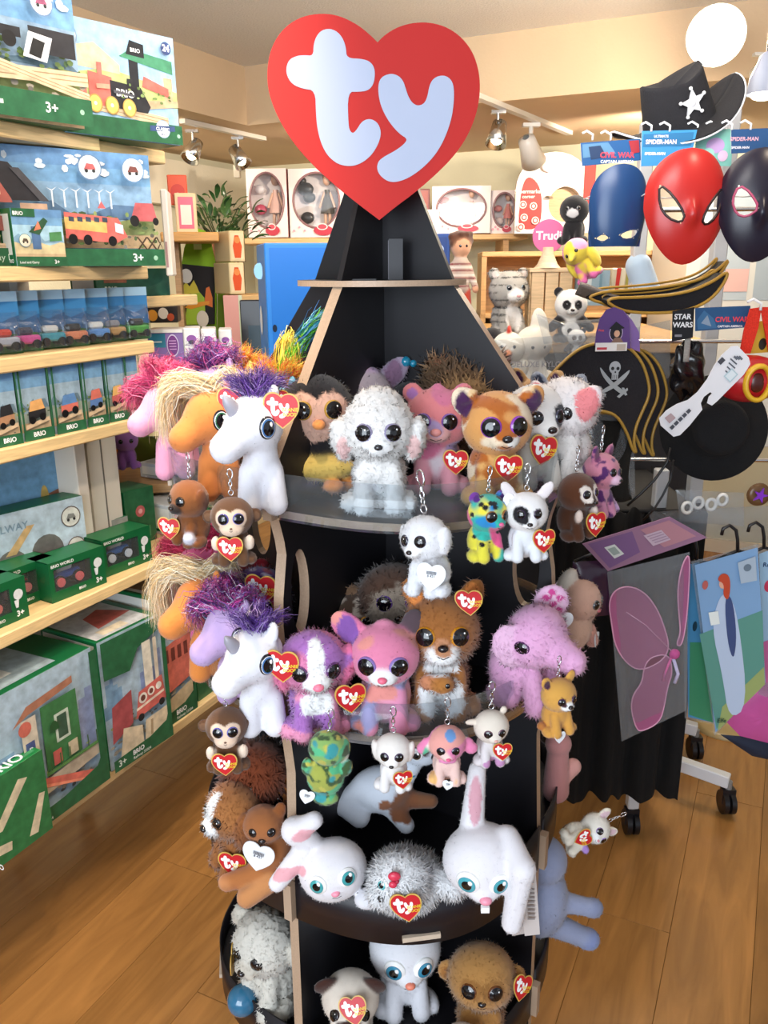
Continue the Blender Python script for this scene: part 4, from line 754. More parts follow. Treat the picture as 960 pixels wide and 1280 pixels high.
q = boo('#5c341e', '#4f2c18', '#3c2216'); q.pt((-1.7, -5, 10.8), (1.5, 3, 2), '#f2e6dc', True); q.eyes(1.6, 10.6, .95, '#3a2a4a').nose(8.9, .6); q.tagat((1.8, -4.4, 3.6), 5.6, (0, 0, -10)); q.e((2.6, -3.2, 6), (.9, .8, 1.4), '#f0dcd0', mir=True)
key(q, 'keychain_owl', 'small dark brown key ring owl hanging at the right bay of the top tier', 716, 672, 1.06, 9.4, (0, 0, 40))
q = boo('#d88aa0', '#d890b0', '#f0c8e0'); q.mott = [(1.0, .3, '#5a2a6a', 3)]; q.c((0, -1, 6), (5.4, -2.4, 1.6), 1.5, 1.0, '#e0b8ee'); E3(q, 'point', '#c87898', '#7a3a6a'); q.eyes(1.6, 10.6, .95, '#3a2a4a').nose(8.9, .5)
key(q, 'keychain_giraffe', 'pink spotted key ring giraffe behind the dark brown owl', 742, 646, 1.12, 9.6, (0, 6, 50))
q = Plush(); q.res = 52; q.fur = .3; q.nf = 4000; TG = '#8fb868'; q.e((0, 0, 6.0), (3.6, 2.6, 4.2), '#a8b050'); q.e((0, 0, 12.0), (3.7, 3.3, 3.3), TG); q.e((.3, 0, 1.4), (2.6, 1.9, 1.6), TG); q.e((3.8, -.6, 8.4), (1.1, 1.0, 1.8), '#58a088', (0, 10, 0)); q.e((-3.6, -.6, 8.0), (1.1, 1.0, 1.8), '#58a088'); q.e((2.6, .6, 11.6), (1.6, 1.9, 2.6), '#eee8dc')
q.mott = [(.75, .15, '#5cc08c', 2), (1.1, .2, '#3f5a34', 6), (1.1, .5, '#c6c25a', 9), (.6, .55, '#3fa0a4', 12)]; q.tagat((-3.2, -1.6, 2.0), 3.0, (0, 10, 0), True)
for sg in (-1, 1): h, n = q.hit((sg*1.8, 14, 12.2), (0, -1, 0)); q.child('eye', eye_mesh('#c9a23a'), h, n, .011)
key(q, 'keychain_turtle', 'green and yellow mottled key ring turtle seen from behind, second tier left', 404, 1003, .93, 10.2, (0, 6, 0))
q = boo('#f6f0ea', '#f2eff0', '#fbf7f4'); q.k = .4; q.e((4.2, -.4, 10.0), (.9, 1.5, 2.7), '#f2eae4', (0, 10, 0), mir=True); q.eyes(1.75, 10.4, 1.15, '#4a3a5a').nose(8.6, .6, mouth=False); q.tagat((2.6, -4.0, 4.4), 5.0, (0, 0, 24))
key(q, 'keychain_puppy', 'small plain white key ring puppy with floppy ears below the second tier', 492, 982, .93, 8.0, (0, 0, -6), cs=2.0)
q = boo('#f1a9a0', '#f3cfc6', '#f6d6d0'); q.curl = .15; q.mott = [(.3, .35, '#f08ab8', 2), (.4, .5, '#f6c27a', 5)]; q.e((4.6, -.4, 9.8), (1.5, 1.1, 1.6), '#fbf0ec', mir=True); q.e((-5.6, -.6, 8.8), (1.5, 1.2, 1.5), '#4fc49a'); q.e((5.6, -.6, 8.8), (1.5, 1.2, 1.5), '#49b8c8'); q.pt((.6, -3, 13.6), (1.2, 2, 1.6), '#6f9ed8'); q.eyes(1.7, 10.0, 1.1, '#4a3a5a').nose(8.6, .6, '#e85a8a'); q.e((0, -2.9, 6.9), (2.0, .9, .6), '#e98fc0'); q.tagat((0, -3.9, 1.0), 2.6, (0, 10, 0), True)
key(q, 'keychain_poodle', 'pastel rainbow key ring poodle with green and blue ear tufts', 558, 974, .93, 8.2, (0, 0, 0), cs=2.0)
q = boo('#efe4d6', '#e6e0e2', '#f2e8dc'); q.k = .4; q.e((-4.6, -.2, 11.6), (2.0, .7, .8), '#efe0d0', (0, 0, 0)); q.e((3.2, 0, 14.2), (.9, .6, 1.0), '#efe0d0'); q.eyes(1.7, 10.0, 1.15, '#6a4a5a').nose(8.8, .5, '#e6b0a6'); q.tagat((2.0, -4.2, 5.0), 5.0, (0, 0, 0)); q.pt((0, -3, 1.5), (3, 3, 1.2), '#c890c0')
key(q, 'keychain_lamb', 'small cream key ring lamb right of the pastel rainbow poodle', 612, 951, .95, 7.8, (0, 0, 8), cs=2.2)
q = boo('#e0a850', '#dba04a', '#ffffff'); q.k = .4; q.e((-3.6, -.2, 13.8), (1.4, .5, 1.9), '#e0a850', (6, -28, 0)); q.e((3.4, -.2, 14.0), (1.3, .5, 1.9), '#e0a850', (6, 24, 0)); q.pt((-3.7, -.8, 13.6), (.9, .6, 1.2), '#4a2440', False, .03); q.pt((1.8, -5, 10.3), (1.1, 2, 1.3), '#4a2a30', True); q.eyes(1.8, 10.2, .95, '#4a2a50').nose(9.1, .7); q.tagat((-1.4, -3.6, .6), 3.2, (0, 6, 0), True); q.c((-2.6, 1, 2), (-4.4, 0, 2.6), .9, 1.0, '#c07a3a')
key(q, 'keychain_cat', 'small golden key ring cat with white muzzle under the pink elephant', 694, 914, 1.0, 8.4, (0, 0, 26))
q = boo('#f2ece0', '#eee6d6', '#ffffff'); q.fur = .5; E3(q, 'point', '#efe4d0', '#e0c0c8'); q.eyes(1.7, 10.4, 1.1, '#8a6ab0').nose(8.9, .5, '#e09aa0'); q.tagat((-2.2, -4.4, 5.2), 5.4, (0, 0, 0)); q.e((3, -3, 5), (1.4, 1.0, 1.0), '#b890e0')
key(q, 'keychain_unicorn', 'cream key ring toy with lilac feet hanging sideways right of the third tier', 703, 1052, 1.12, 8.4, (0, 70, 10))
# ------------------------------------------------------------------ shelving on the left
PINE = '#e3c48e'
F0 = -SHP                                  # shelf front plane in room p
shelving = thing('toy_shelving', 'long pine and white shelving unit along the left wall', 'shelving', (0, 0, 0), ROOM_ROT)
def shelf_board(s0, s1, ztop, depth=.42, th=.03, dp=0, lab=None):
    b = MB().bbox(s0, -F0+dp, ztop-th, s1, -F0+depth, ztop, PINE, .003); o = b.build('shelf_board', WOOD, shelving)
    return o
ZA, ZB, ZC, ZD, ZE, ZF = 1.878, 1.610, 1.435, 1.257, .876, .40
shelf_board(.55, 1.50, ZA); shelf_board(1.503, 1.74, ZA, .40, .03, .02); shelf_board(.5, 1.62, ZB); shelf_board(1.3, 1.93, ZB-.075, .55, .028, .10)
shelf_board(.5, 1.62, ZC); shelf_board(.5, 1.56, ZD); shelf_board(.5, 2.55, ZE, .50); shelf_board(.5, 2.55, ZF, .50)
MB().box(.5, -F0+.43, .2, 1.62, -F0+.45, 2.1, '#dcd9d2').build('back_panel', PAPER, shelving)
MB().box(1.62, -F0+.46, .2, 2.6, -F0+.48, ZE+.36, '#cfcbc4').build('back_panel', PAPER, shelving)
for s in (.62, 1.34, 1.60): MB().bbox(s-.02, -F0+.40, .05, s+.02, -F0+.43, 2.1, '#d5d1cb', .002).build('upright', PAPER, shelving)
MB().bbox(1.44, -F0+.12, ZE+.001, 1.475, -F0+.4, ZD-.031, '#d8cfc2', .002).build('end_panel', PAPER, shelving)
MB().box(1.50, -F0+.14, ZE+.001, 1.60, -F0+.16, ZD-.031, '#cdc6ba').box(1.545, -F0+.139, ZE+.02, 1.549, -F0+.14, ZD-.05, '#6a645c').build('slotted_post', PAPER, shelving)
MB().bbox(1.50, -F0+.06, ZA-.055, 1.53, -F0+.30, ZA-.031, '#a9cfe4', .002).build('shelf_bracket', PLASTIC, shelving)

GRN = '#12653a'
def tree(x, z, s, c='#3f6a8c'): return [('r', x-.05*s, z, x+.05*s, z+s, c), ('p', [(x, z+s), (x-.5*s, z+1.3*s), (x-.4*s, z+1.36*s), (x, z+1.06*s), (x+.5*s, z+1.4*s), (x+.55*s, z+1.3*s)], c)]
def scene_bg(w, h, band, sky='#86a8c4', hill='#56788c', land='#8a9a54', top='#dbe9f4'):
    it = [('r', 0, 0, w, h, sky), ('r', 0, h*.72, w, h, '#5c9ccb'), ('r', 0, h*.86, w, h, '#4a8cc4')]
    it += [('p', [(0, h*.42)]+[(w*i/10, h*(.5+.07*math.sin(i*1.7)+.04*math.sin(i*3.1))) for i in range(11)]+[(w, h*.42)], hill)]
    it += [('p', [(0, h*band)]+[(w*i/10, h*(.40+.03*math.sin(i*1.3+2))) for i in range(11)]+[(w, h*band)], land), ('r', 0, h*band, w, h*(band+.12), '#c9a878')]
    return it
def loco(x, z, s, body='#2a2a30', cab='#d9472b', wheel='#e8c530', txt=True, flip=1):
    X = lambda v: x+v*s*flip; P = lambda *p: [(X(a), z+b*s) for a, b in p]
    it = [('p', P((-2.2, .35), (-1.0, .35), (-1.0, 1.2), (-2.2, 1.2)), cab), ('p', P((-.9, .3), (.1, .3), (.1, 1.35), (-.9, 1.45)), cab), ('p', P((-.5, 1.3), (-.3, 1.3), (-.3, 1.8), (-.5, 1.8)), cab), ('p', P((0, .3), (1.6, .25), (1.75, .5), (1.35, 1.15), (0, 1.25)), body), ('p', P((.75, 1.1), (1.0, 1.1), (1.0, 1.4), (.75, 1.4)), body)]
    for wx in (-1.8, -.7, 0, .75): it += [('c', X(wx), z+.35*s, .30*s, .33*s, '#b89018'), ('c', X(wx), z+.35*s, .25*s, .28*s, wheel), ('c', X(wx), z+.35*s, .07*s, .07*s, '#f6f2da')]
    if txt: it.append(('t', X(.2), z+.72*s, .36*s, 'BRIO', '#f2f2f2', 'LEFT', .03))
    return it
def roundel(x, z, r, fill='#cfe0ea', ring='#5b7fa8', obj='#c03a3a'): return [('c', x, z, r, r, ring), ('c', x, z, r*.9, r*.9, fill), ('p', [(x-r*.5, z-r*.2), (x+r*.5, z-r*.15), (x+r*.3, z+r*.25), (x-r*.25, z+r*.3)], obj), ('c', x-r*.3, z-r*.28, r*.14, r*.14, '#333'.replace('#333', '#333333')), ('c', x+r*.3, z-r*.26, r*.14, r*.14, '#333333')]
def track(x0, z0, x1, z1, w, c='#d9b98c'): return [('p', [(x0, z0), (x1, z1), (x1, z1+w), (x0, z0+w)], c), ('p', [(x0, z0+w*.3), (x1, z1+w*.3), (x1, z1+w*.38), (x0, z0+w*.38)], '#a88858'), ('p', [(x0, z0+w*.65), (x1, z1+w*.65), (x1, z1+w*.73), (x0, z0+w*.73)], '#a88858')]
def speck(w, h, x0, z0, x1, z1, cols, n, r, seed=1):
    q = random.Random(seed); return [('p', circ(w*q.uniform(x0, x1), h*q.uniform(z0, z1), h*r*q.uniform(.5, 1.3), h*r*q.uniform(.3, .9), 7, q.random(), q.random()+2*PI-.001), q.choice(cols)) for _ in range(n)]
LEAFY = ['#5f7a34', '#7f9a4c', '#4c6a3c', '#9aaa5c', '#6c8a40']; STONE = ['#8a8478', '#a89c88', '#6c665e', '#bcae94']; CLOUD = ['#dfe8ee', '#c8d8e4', '#eef2f4']
def art_a(w, h):                            # freight train and crossing tracks
    it = scene_bg(w, h, .0)+speck(w, h, .05, .86, .95, .97, CLOUD, 14, .05, 3)+speck(w, h, 0, .38, 1, .56, LEAFY, 60, .035, 4)+speck(w, h, 0, .14, 1, .3, STONE, 60, .03, 5)+track(0, h*.22, w, h*.30, h*.10)+track(w*.25, h*.42, w, h*.18, h*.07)+[('p', [(0, h*.18), (w*.5, h*.12), (w, h*.2), (w, h*.14), (0, h*.14)], '#55504e')]
    it += [('p', [(w*.02, h*.40), (w*.24, h*.40), (w*.26, h*.62), (w*.12, h*.66), (w*.10, h*.85), (w*.03, h*.85)], '#d9572b'), ('c', w*.08, h*.42, w*.07, w*.07, '#b8301c'), ('c', w*.08, h*.42, w*.035, w*.035, '#e87a50'), ('c', w*.24, h*.38, w*.05, w*.05, '#222222')]
    it += [('r', w*.42, h*.56, w*.66, h*.63, '#26262a'), ('r', w*.44, h*.62, w*.52, h*.74, '#26262a'), ('r', w*.70, h*.48, w*.94, h*.66, '#2b2b30'), ('c', w*.48, h*.54, w*.035, w*.035, '#18181a'), ('c', w*.60, h*.54, w*.035, w*.035, '#18181a'), ('p', [(w*.66, h*.44), (w*.78, h*.42), (w*.82, h*.60), (w*.7, h*.62)], '#eeeeee'), ('p', [(w*.69, h*.46), (w*.75, h*.44), (w*.78, h*.56), (w*.72, h*.58)], '#222222')]
    it += roundel(w*.42, h*.86, h*.10)+roundel(w*.78, h*.84, h*.10, '#dfe8ee', '#5b7fa8', '#a33a6a')
    return it+[('r', 0, 0, w, h*.20, GRN), ('r', w*.4, h*.08, w*.53, h*.11, '#dfe8dc'), ('t', w*.74, h*.065, h*.105, '3+', '#ffffff'), ('c', w*.94, h*.10, h*.02, h*.02, '#8fc0a0')]
def art_b(w, h):
    it = [('r', 0, 0, w, h, '#8dbbe0'), ('p', [(0, h*.5), (w*.4, h*.62), (w, h*.5), (w, h*.35), (0, h*.35)], '#b7c66a'), ('p', [(0, h*.72), (w*.3, h*.82), (w*.5, h*.66), (w*.5, h*.58), (0, h*.60)], '#dcc49a'), ('r', w*.58, h*.45, w*.66, h*.78, '#23252c'), ('r', w*.88, h*.35, w*.96, h*.62, '#caa878'), ('p', [(w*.5, h*.74), (w*.97, h*.66), (w*.97, h*.78), (w*.6, h*.82)], '#2f8a60'), ('p', [(w*.56, h*.77), (w*.72, h*.76), (w*.72, h*.88), (w*.6, h*.9)], '#1d1f26'), ('t', w*.60, h*.80, h*.05, 'BRIO', '#f0f0f0'), ('p', [(w*.68, h*.50), (w*.92, h*.44), (w*.92, h*.52), (w*.70, h*.60)], '#d0401f')]
    it += track(0, h*.26, w*.9, h*.16, h*.09)+[('p', [(w*.7, h*.3), (w, h*.36), (w, h*.42), (w*.7, h*.38)], '#caa878')]+loco(w*.40, h*.20, w*.195)+[('p', [(w*.28, h*.42), (w*.39, h*.43), (w*.39, h*.47), (w*.28, h*.46)], '#f08a60'), ('p', [(w*.42, h*.40), (w*.60, h*.39), (w*.60, h*.41), (w*.42, h*.43)], '#56565e')]+speck(w, h, .45, .36, .95, .5, LEAFY, 16, .02, 8)+roundel(w*.06, h*.83, h*.12, '#dfe3da', '#6f93b8', '#b07a4a')
    it += [('c', w*.90, h*.88, h*.06, h*.06, '#1c3f7c'), ('t', w*.90, h*.855, h*.085, '24', '#ffffff', 'CENTER', .03), ('r', 0, 0, w, h*.18, GRN), ('c', w*.82, h*.13, h*.085, h*.085, '#7fa8c8'), ('c', w*.82, h*.13, h*.078, h*.078, '#f2f4f2'), ('p', [(w*.70, h*.10), (w*.93, h*.12), (w*.93, h*.17), (w*.70, h*.15)], '#21467f'), ('t', w*.815, h*.115, h*.042, 'CLASSIC', '#ffffff', 'CENTER', .03), ('t', w*.82, h*.07, h*.03, 'BRIO', '#21467f', 'CENTER', .02), ('c', w*.96, h*.08, h*.02, h*.02, '#8fc0a0')]
    return it
def art_c(w, h):                            # farm play set
    it = scene_bg(w, h, .16, '#7aa8cc', '#4a749c', '#8f9f5c')+speck(w, h, .3, .80, .98, .95, CLOUD, 18, .04, 3)+speck(w, h, 0, .30, 1, .46, LEAFY, 80, .03, 4)+speck(w, h, 0, .16, 1, .3, STONE+LEAFY, 60, .025, 5)
    for i in range(6): it += tree(w*(.48+.055*i), h*.50, h*.13, '#e8eef2')[0:1]+[('p', [(w*(.48+.055*i), h*.63), (w*(.48+.055*i)-h*.05, h*.66), (w*(.48+.055*i), h*.64), (w*(.48+.055*i)+h*.05, h*.67)], '#e8eef2')]
    it += [('r', w*.16, h*.30, w*.24, h*.55, '#d8b048'), ('p', [(w*.14, h*.52), (w*.18, h*.80), (w*.22, h*.88), (w*.26, h*.80), (w*.30, h*.52)], '#a8402c'), ('p', [(w*.20, h*.86), (w*.30, h*.84), (w*.44, h*.54), (w*.30, h*.54)], '#2c2a2e'), ('r', w*.17, h*.52, w*.21, h*.66, '#6f9cc8'), ('r', w*.33, h*.40, w*.45, h*.52, '#c99a78')]
    it += track(w*.1, h*.14, w*.85, h*.02, h*.07)+[('p', [(w*.08, h*.30), (w*.46, h*.28), (w*.46, h*.40), (w*.08, h*.42)], '#8a3a2c'), ('p', [(w*.52, h*.24), (w*.76, h*.20), (w*.82, h*.26), (w*.78, h*.42), (w*.52, h*.46)], '#d9422a'), ('p', [(w*.52, h*.32), (w*.72, h*.29), (w*.72, h*.38), (w*.52, h*.42)], '#ecb030')]
    it += [('p', [(w*(.54+.04*i), h*.385), (w*(.565+.04*i), h*.38), (w*(.565+.04*i), h*.42), (w*(.54+.04*i), h*.425)], '#3a4a5c') for i in range(5)]+[('p', [(w*.76, h*.30), (w*.80, h*.28), (w*.80, h*.36), (w*.76, h*.38)], '#cfe0e8'), ('r', w*.23, h*.58, w*.25, h*.64, '#e8d8b0'), ('p', [(w*.30, h*.80), (w*.34, h*.80), (w*.46, h*.54), (w*.42, h*.54)], '#4a484c')]
    for x in (.14, .28, .42, .55, .62, .74): it.append(('c', w*x, h*(.27-.07*x), h*.04, h*.045, '#17171a'))
    it += [('p', [(w*.84, h*.40), (w*.98, h*.40), (w*.96, h*.56), (w*.87, h*.56)], '#c23a40'), ('c', w*.86, h*.40, h*.045, h*.05, '#222222'), ('c', w*.97, h*.40, h*.03, h*.035, '#222222'), ('p', [(w*.68, h*.50), (w*.70, h*.56), (w*.72, h*.50)], '#e03a3a')]
    for i in range(3): it += [('p', [(w*(.86+.05*i), h*.14), (w*(.91+.05*i), h*.26), (w*(.92+.05*i), h*.26), (w*(.87+.05*i), h*.14)], '#4a3626'), ('p', [(w*(.91+.05*i), h*.14), (w*(.86+.05*i), h*.26), (w*(.87+.05*i), h*.26), (w*(.92+.05*i), h*.14)], '#4a3626')]
    it += roundel(w*.66, h*.84, h*.11)+roundel(w*.87, h*.84, h*.11, '#dfe8ee', '#5b8fc0', '#7a3a30')
    it += [('r', 0, 0, w, h*.15, GRN), ('t', w*.24, h*.05, h*.075, 'Railway Play Set', '#cfe0d0', 'CENTER', .0), ('t', w*.83, h*.04, h*.10, '3+', '#ffffff'), ('c', w*.95, h*.07, h*.022, h*.022, '#8fc0a0'), ('r', 0, h*.86, w*.20, h, '#1a5c3c'), ('t', w*.02, h*.895, h*.085, 'BRIO', '#ffffff', 'LEFT', .03), ('r', 0, 0, w*.03, h, '#2c6a4a')]
    return it
def art_small(w, h, k=0):
    cols = [('#d8502c', '#3a6fb0'), ('#e8a82c', '#c0402c'), ('#e3b52c', '#26262a'), ('#2c2c30', '#b07a4a'), ('#e8a02c', '#26262a'), ('#3a7fc0', '#d8502c')][k % 6]
    it = scene_bg(w, h, .12, '#9ab8cc', '#6a8ea4', '#a2b0a0')+speck(w, h, .06, .34, .94, .5, LEAFY, 14, .025, k)+speck(w, h, .06, .15, .94, .3, STONE, 14, .02, k+9)
    it += [('p', [(w*.1, h*.16), (w*.9, h*.24), (w*.9, h*.30), (w*.1, h*.22)], '#d9b98c'), ('p', [(w*.22, h*.28), (w*.80, h*.32), (w*.80, h*.42), (w*.22, h*.40)], cols[1]), ('p', [(w*.25, h*.40), (w*.78, h*.42), (w*.7, h*.56), (w*.32, h*.54)], cols[0]), ('c', w*.33, h*.28, w*.11, w*.11, '#141416'), ('c', w*.68, h*.31, w*.11, w*.11, '#141416')]
    return it+[('r', 0, 0, w, h*.15, GRN), ('t', w*.5, h*.05, min(.016, h*.09), 'BRIO', '#ffffff', 'CENTER', .03), ('r', 0, 0, w*.06, h, GRN), ('r', w*.94, 0, w, h, GRN)]
def art_station(w, h, k=0):
    it = [('r', 0, 0, w, h, '#a8c4d8'), ('p', [(0, h*.5), (w*.05, h*.5), (w*.05, h*.66), (w*.12, h*.66), (w*.15, h*.85), (w*.18, h*.6), (w*.3, h*.6), (w*.3, h*.4), (0, h*.4)], '#6f9cc0')]
    it += [('p', [(w*(.60+.06*i), h*.3), (w*(.60+.06*i), h*(.62+.06*(i % 3))), (w*(.66+.06*i), h*(.62+.06*(i % 3))), (w*(.66+.06*i), h*.3)], '#8a9ccc') for i in range(6)]
    it += speck(w, h, .05, .12, .9, .3, STONE, 30, .02, k+3)+speck(w, h, .05, .3, .9, .4, LEAFY, 20, .02, k+5)
    if k == 0: it +=  [('r', w*.50, h*.34, w*.80, h*.80, '#2f7a3e'), ('r', w*.60, h*.50, w*.72, h*.70, '#c7d6c2'), ('r', w*.62, h*.52, w*.70, h*.68, '#3a5f48'), ('p', [(w*.28, h*.76), (w*.40, h*.86), (w*.78, h*.90), (w*.78, h*.85), (w*.4, h*.80)], '#b06a44'), ('r', w*.34, h*.30, w*.46, h*.78, '#d8c8b0'), ('c', w*.37, h*.72, w*.05, w*.05, '#d8502c'), ('r', w*.36, h*.52, w*.43, h*.62, '#3f4f90'), ('t', w*.395, h*.54, h*.06, 'P', '#ffffff', 'CENTER', .02), ('p', [(w*.30, h*.28), (w*.95, h*.34), (w*.95, h*.24), (w*.30, h*.18)], '#b8a890'), ('p', [(w*.10, h*.30), (w*.34, h*.36), (w*.44, h*.22), (w*.2, h*.16)], '#c8442c'), ('c', w*.40, h*.22, w*.07, w*.06, '#3f7fb0'), ('p', [(w*.34, h*.30), (w*.46, h*.32), (w*.92, h*.13), (w*.80, h*.11)], '#d84a24'), ('p', [(w*.36, h*.295), (w*.38, h*.31), (w*.83, h*.115), (w*.80, h*.11)], '#f07a48'), ('c', w*.33, h*.34, w*.035, w*.035, '#3f6fa8'), ('c', w*.40, h*.36, w*.035, w*.035, '#3f6fa8'), ('r', w*.55, h*.36, w*.62, h*.46, '#c23a2c'), ('r', w*.68, h*.36, w*.76, h*.46, '#c8b894'), ('p', circ(w*.585, h*.60, w*.04, h*.07, 9, 0, PI), '#1f5a2c'), ('r', w*.48, h*.32, w*.96, h*.345, '#4a8a3c')]+[('r', w*(.52+.08*i), h*.345, w*(.53+.08*i), h*.43, '#3a6a34') for i in range(6)]
    if k == 1: it += [('p', [(0, h*.72), (w*.4, h*.70), (w*.55, h*.84), (w, h*.92), (w, h), (0, h)], GRN), ('r', w*.62, h*.40, w*.76, h*.86, '#e6ddc8'), ('r', w*.80, h*.40, w*.86, h*.86, '#d8c8b0'), ('p', [(w*.42, h*.30), (w*.95, h*.34), (w*.90, h*.54), (w*.50, h*.50)], '#d0402a'), ('p', [(w*.44, h*.36), (w*.92, h*.40), (w*.92, h*.42), (w*.44, h*.38)], '#f0d8c0'), ('c', w*.56, h*.44, w*.07, w*.07, '#f0e6d8'), ('c', w*.56, h*.44, w*.04, w*.04, '#7a3a2c'), ('c', w*.70, h*.46, w*.06, w*.06, '#f0e6d8'), ('c', w*.70, h*.46, w*.035, w*.035, '#7a3a2c'), ('c', w*.83, h*.47, w*.05, w*.05, '#f0e6d8'), ('c', w*.50, h*.30, w*.05, w*.05, '#2a2a2c'), ('c', w*.86, h*.33, w*.05, w*.05, '#2a2a2c'), ('r', w*.1, h*.62, w*.18, h*.66, '#6f9cc0'), ('p', [(w*.06, h*.36), (w*.34, h*.42), (w*.34, h*.46), (w*.06, h*.41)], '#e8d8c8'), ('p', [(w*.02, h*.22), (w*.36, h*.30), (w*.38, h*.56), (w*.06, h*.50)], '#a82c34'), ('p', [(w*.10, h*.05), (w*.50, h*.10), (w*.50, h*.24), (w*.2, h*.3)], '#dcc6a0'), ('p', [(w*.52, h*.08), (w*.98, h*.12), (w*.98, h*.28), (w*.56, h*.26)], '#dcc6a0'), ('p', [(w*.62, h*.12), (w*.66, h*.12), (w*.68, h*.24), (w*.64, h*.24)], '#a88c60')]
    if k == 2: it += [('r', 0, h*.72, w, h, '#dfe6ee'), ('p', [(0, h*.60), (w, h*.66), (w, h*.30), (0, h*.24)], '#d8502c')]+[('r', w*(.1+.2*i), h*.48, w*(.22+.2*i), h*.58, '#7a2a1c') for i in range(4)]+[('p', [(w*.1, h*.05), (w*.9, h*.1), (w*.9, h*.26), (w*.1, h*.2)], '#cbb488')]
    it += [('p', [(0, 0), (w, 0), (w, h*.30), (w*.9, h*.16), (w*.6, h*.11), (0, h*.09)], GRN), ('r', w*.93, 0, w, h, GRN), ('t', w*.30, h*.05, h*.05, 'BRIO', '#ffffff', 'LEFT', .03), ('t', w*.30, h*.015, h*.03, 'Railway 33204', '#dfe8dc')]
    if k == 1: it.append(('t', w*.06, h*.03, h*.07, '3+', '#dfe8dc'))
    return it
def card_box(name, label, s, d, z, w, h, dep, fn, rz=0, side=GRN, top=GRN, body='#e9e9e4', group=None, topart=None, leftart=None):
    """box standing on a shelf; (s, d) is its front left corner behind the shelf front"""
    x, y = room(s, F0-d)[:2]; t = thing(name, label, 'box', (x, y, z), ROOM_ROT+math.radians(rz), group)
    MB().bbox(0, 0, 0, w, dep, h, side, .0015).build('carton', CARD, t)
    b = MB(); art(b, fn(w, h), face_mtx('front', 0, 0, 0), .0002, (w, h)); b.build('printed_front', PRINT, t)
    b = MB(); art(b, (leftart(dep, h) if leftart else [('r', .01, .01, dep-.01, h-.01, body), ('r', .01, .01, dep-.01, h*.2, GRN), ('t', .02, h*.06, h*.09, 'BRIO', '#ffffff')]), face_mtx('left', 0, dep, 0), .0002); b.build('printed_side', CARD, t)
    if topart: b = MB(); art(b, topart(w, dep), face_mtx('top', 0, 0, h), .0002, (w, dep)); b.build('printed_top', PRINT, t)
    return t
def sb(px0, px1, pyb, d=.01):
    """shelf coordinate range covered by pixel columns px0..px1 for a box front d behind the shelf edge"""
    return shelf_sz(px0, pyb, d)[0], shelf_sz(px1, pyb, d)[0]
# top shelf
card_box('train_set_box', 'green edged train set box with roundels and crossing tracks on the top shelf', 1.01, .03, ZA, .40, .245, .10, art_a, -12)
card_box('train_set_box', 'train set box with a big black engine and the number 24 on the top shelf', 1.40, .00, ZA-.002, .285, .222, .08, art_b, -16)
card_box('train_set_box', 'train set box mostly out of frame at the left end of the top shelf', .70, .03, ZA, .30, .24, .10, art_a, -12)
# second shelf
card_box('train_set_box', 'large farm railway box with red and yellow train on the second shelf', 1.16, .115, ZB, .45, .235, .09, art_c, -24)
def art_d(w, h): return scene_bg(w, h, .1, '#b8d4e2', '#8ab4cc', '#c8b488')+roundel(w*.76, h*.70, h*.11, '#dfe6e6', '#8aa0ac', '#555555')+[('p', [(w*.1, h*.2), (w*.4, h*.5), (w*.5, h*.3), (w*.3, h*.1)], '#24406a'), ('c', w*.2, h*.15, w*.1, w*.1, '#b8322c'), ('r', 0, 0, w, h*.14, GRN), ('t', w*.04, h*.90, h*.07, 'RAILWAY', '#3f5a68')]
card_box('train_set_box', 'pale blue train set box with a small roundel beside the farm railway box', .90, .06, ZB, .26, .20, .08, art_d, -14)
def art_e(w, h): return scene_bg(w, h, .1, '#9ccbe0', '#78a8c4', '#d9c48c')+[('r', w*.35, h*.3, w*.52, h*.7, '#3a6a9c'), ('p', [(w*.3, h*.6), (w*.62, h*.86), (w*.70, h*.80), (w*.5, h*.55)], '#2a5a3a'), ('p', [(w*.7, h*.44), (w*.95, h*.46), (w*.95, h*.62), (w*.7, h*.6)], '#3f8a4a'), ('p', [(w*.40, h*.62), (w*.55, h*.66), (w*.5, h*.8)], '#e06a2a'), ('r', 0, 0, w, h*.17, GRN), ('r', 0, h*.86, w*.45, h, GRN), ('t', w*.02, h*.885, h*.09, 'BRIO', '#ffffff', 'LEFT', .03), ('t', w*.05, h*.05, h*.06, 'Load and Carry', '#dfe8dc'), ('t', w*.74, h*.045, h*.1, '3+', '#ffffff')]+roundel(w*.2, h*.45, h*.12, '#e8dcc0', '#5a8f9c', '#5a4a3a')
card_box('crane_box', 'small crane set box in front of the farm railway box', 1.24, .005, ZB, .11, .11, .05, art_e, -12)
card_box('train_set_box', 'dark green toy train box on the lower side shelf behind', 1.62, .17, ZB-.075, .22, .07, .12, lambda w, h: [('r', 0, 0, w, h, '#1a5a44'), ('r', w*.1, h*.5, w*.4, h*.9, '#8a4a2c'), ('t', w*.1, h*.2, h*.25, 'BRIO', '#d8e4d8')], -14)
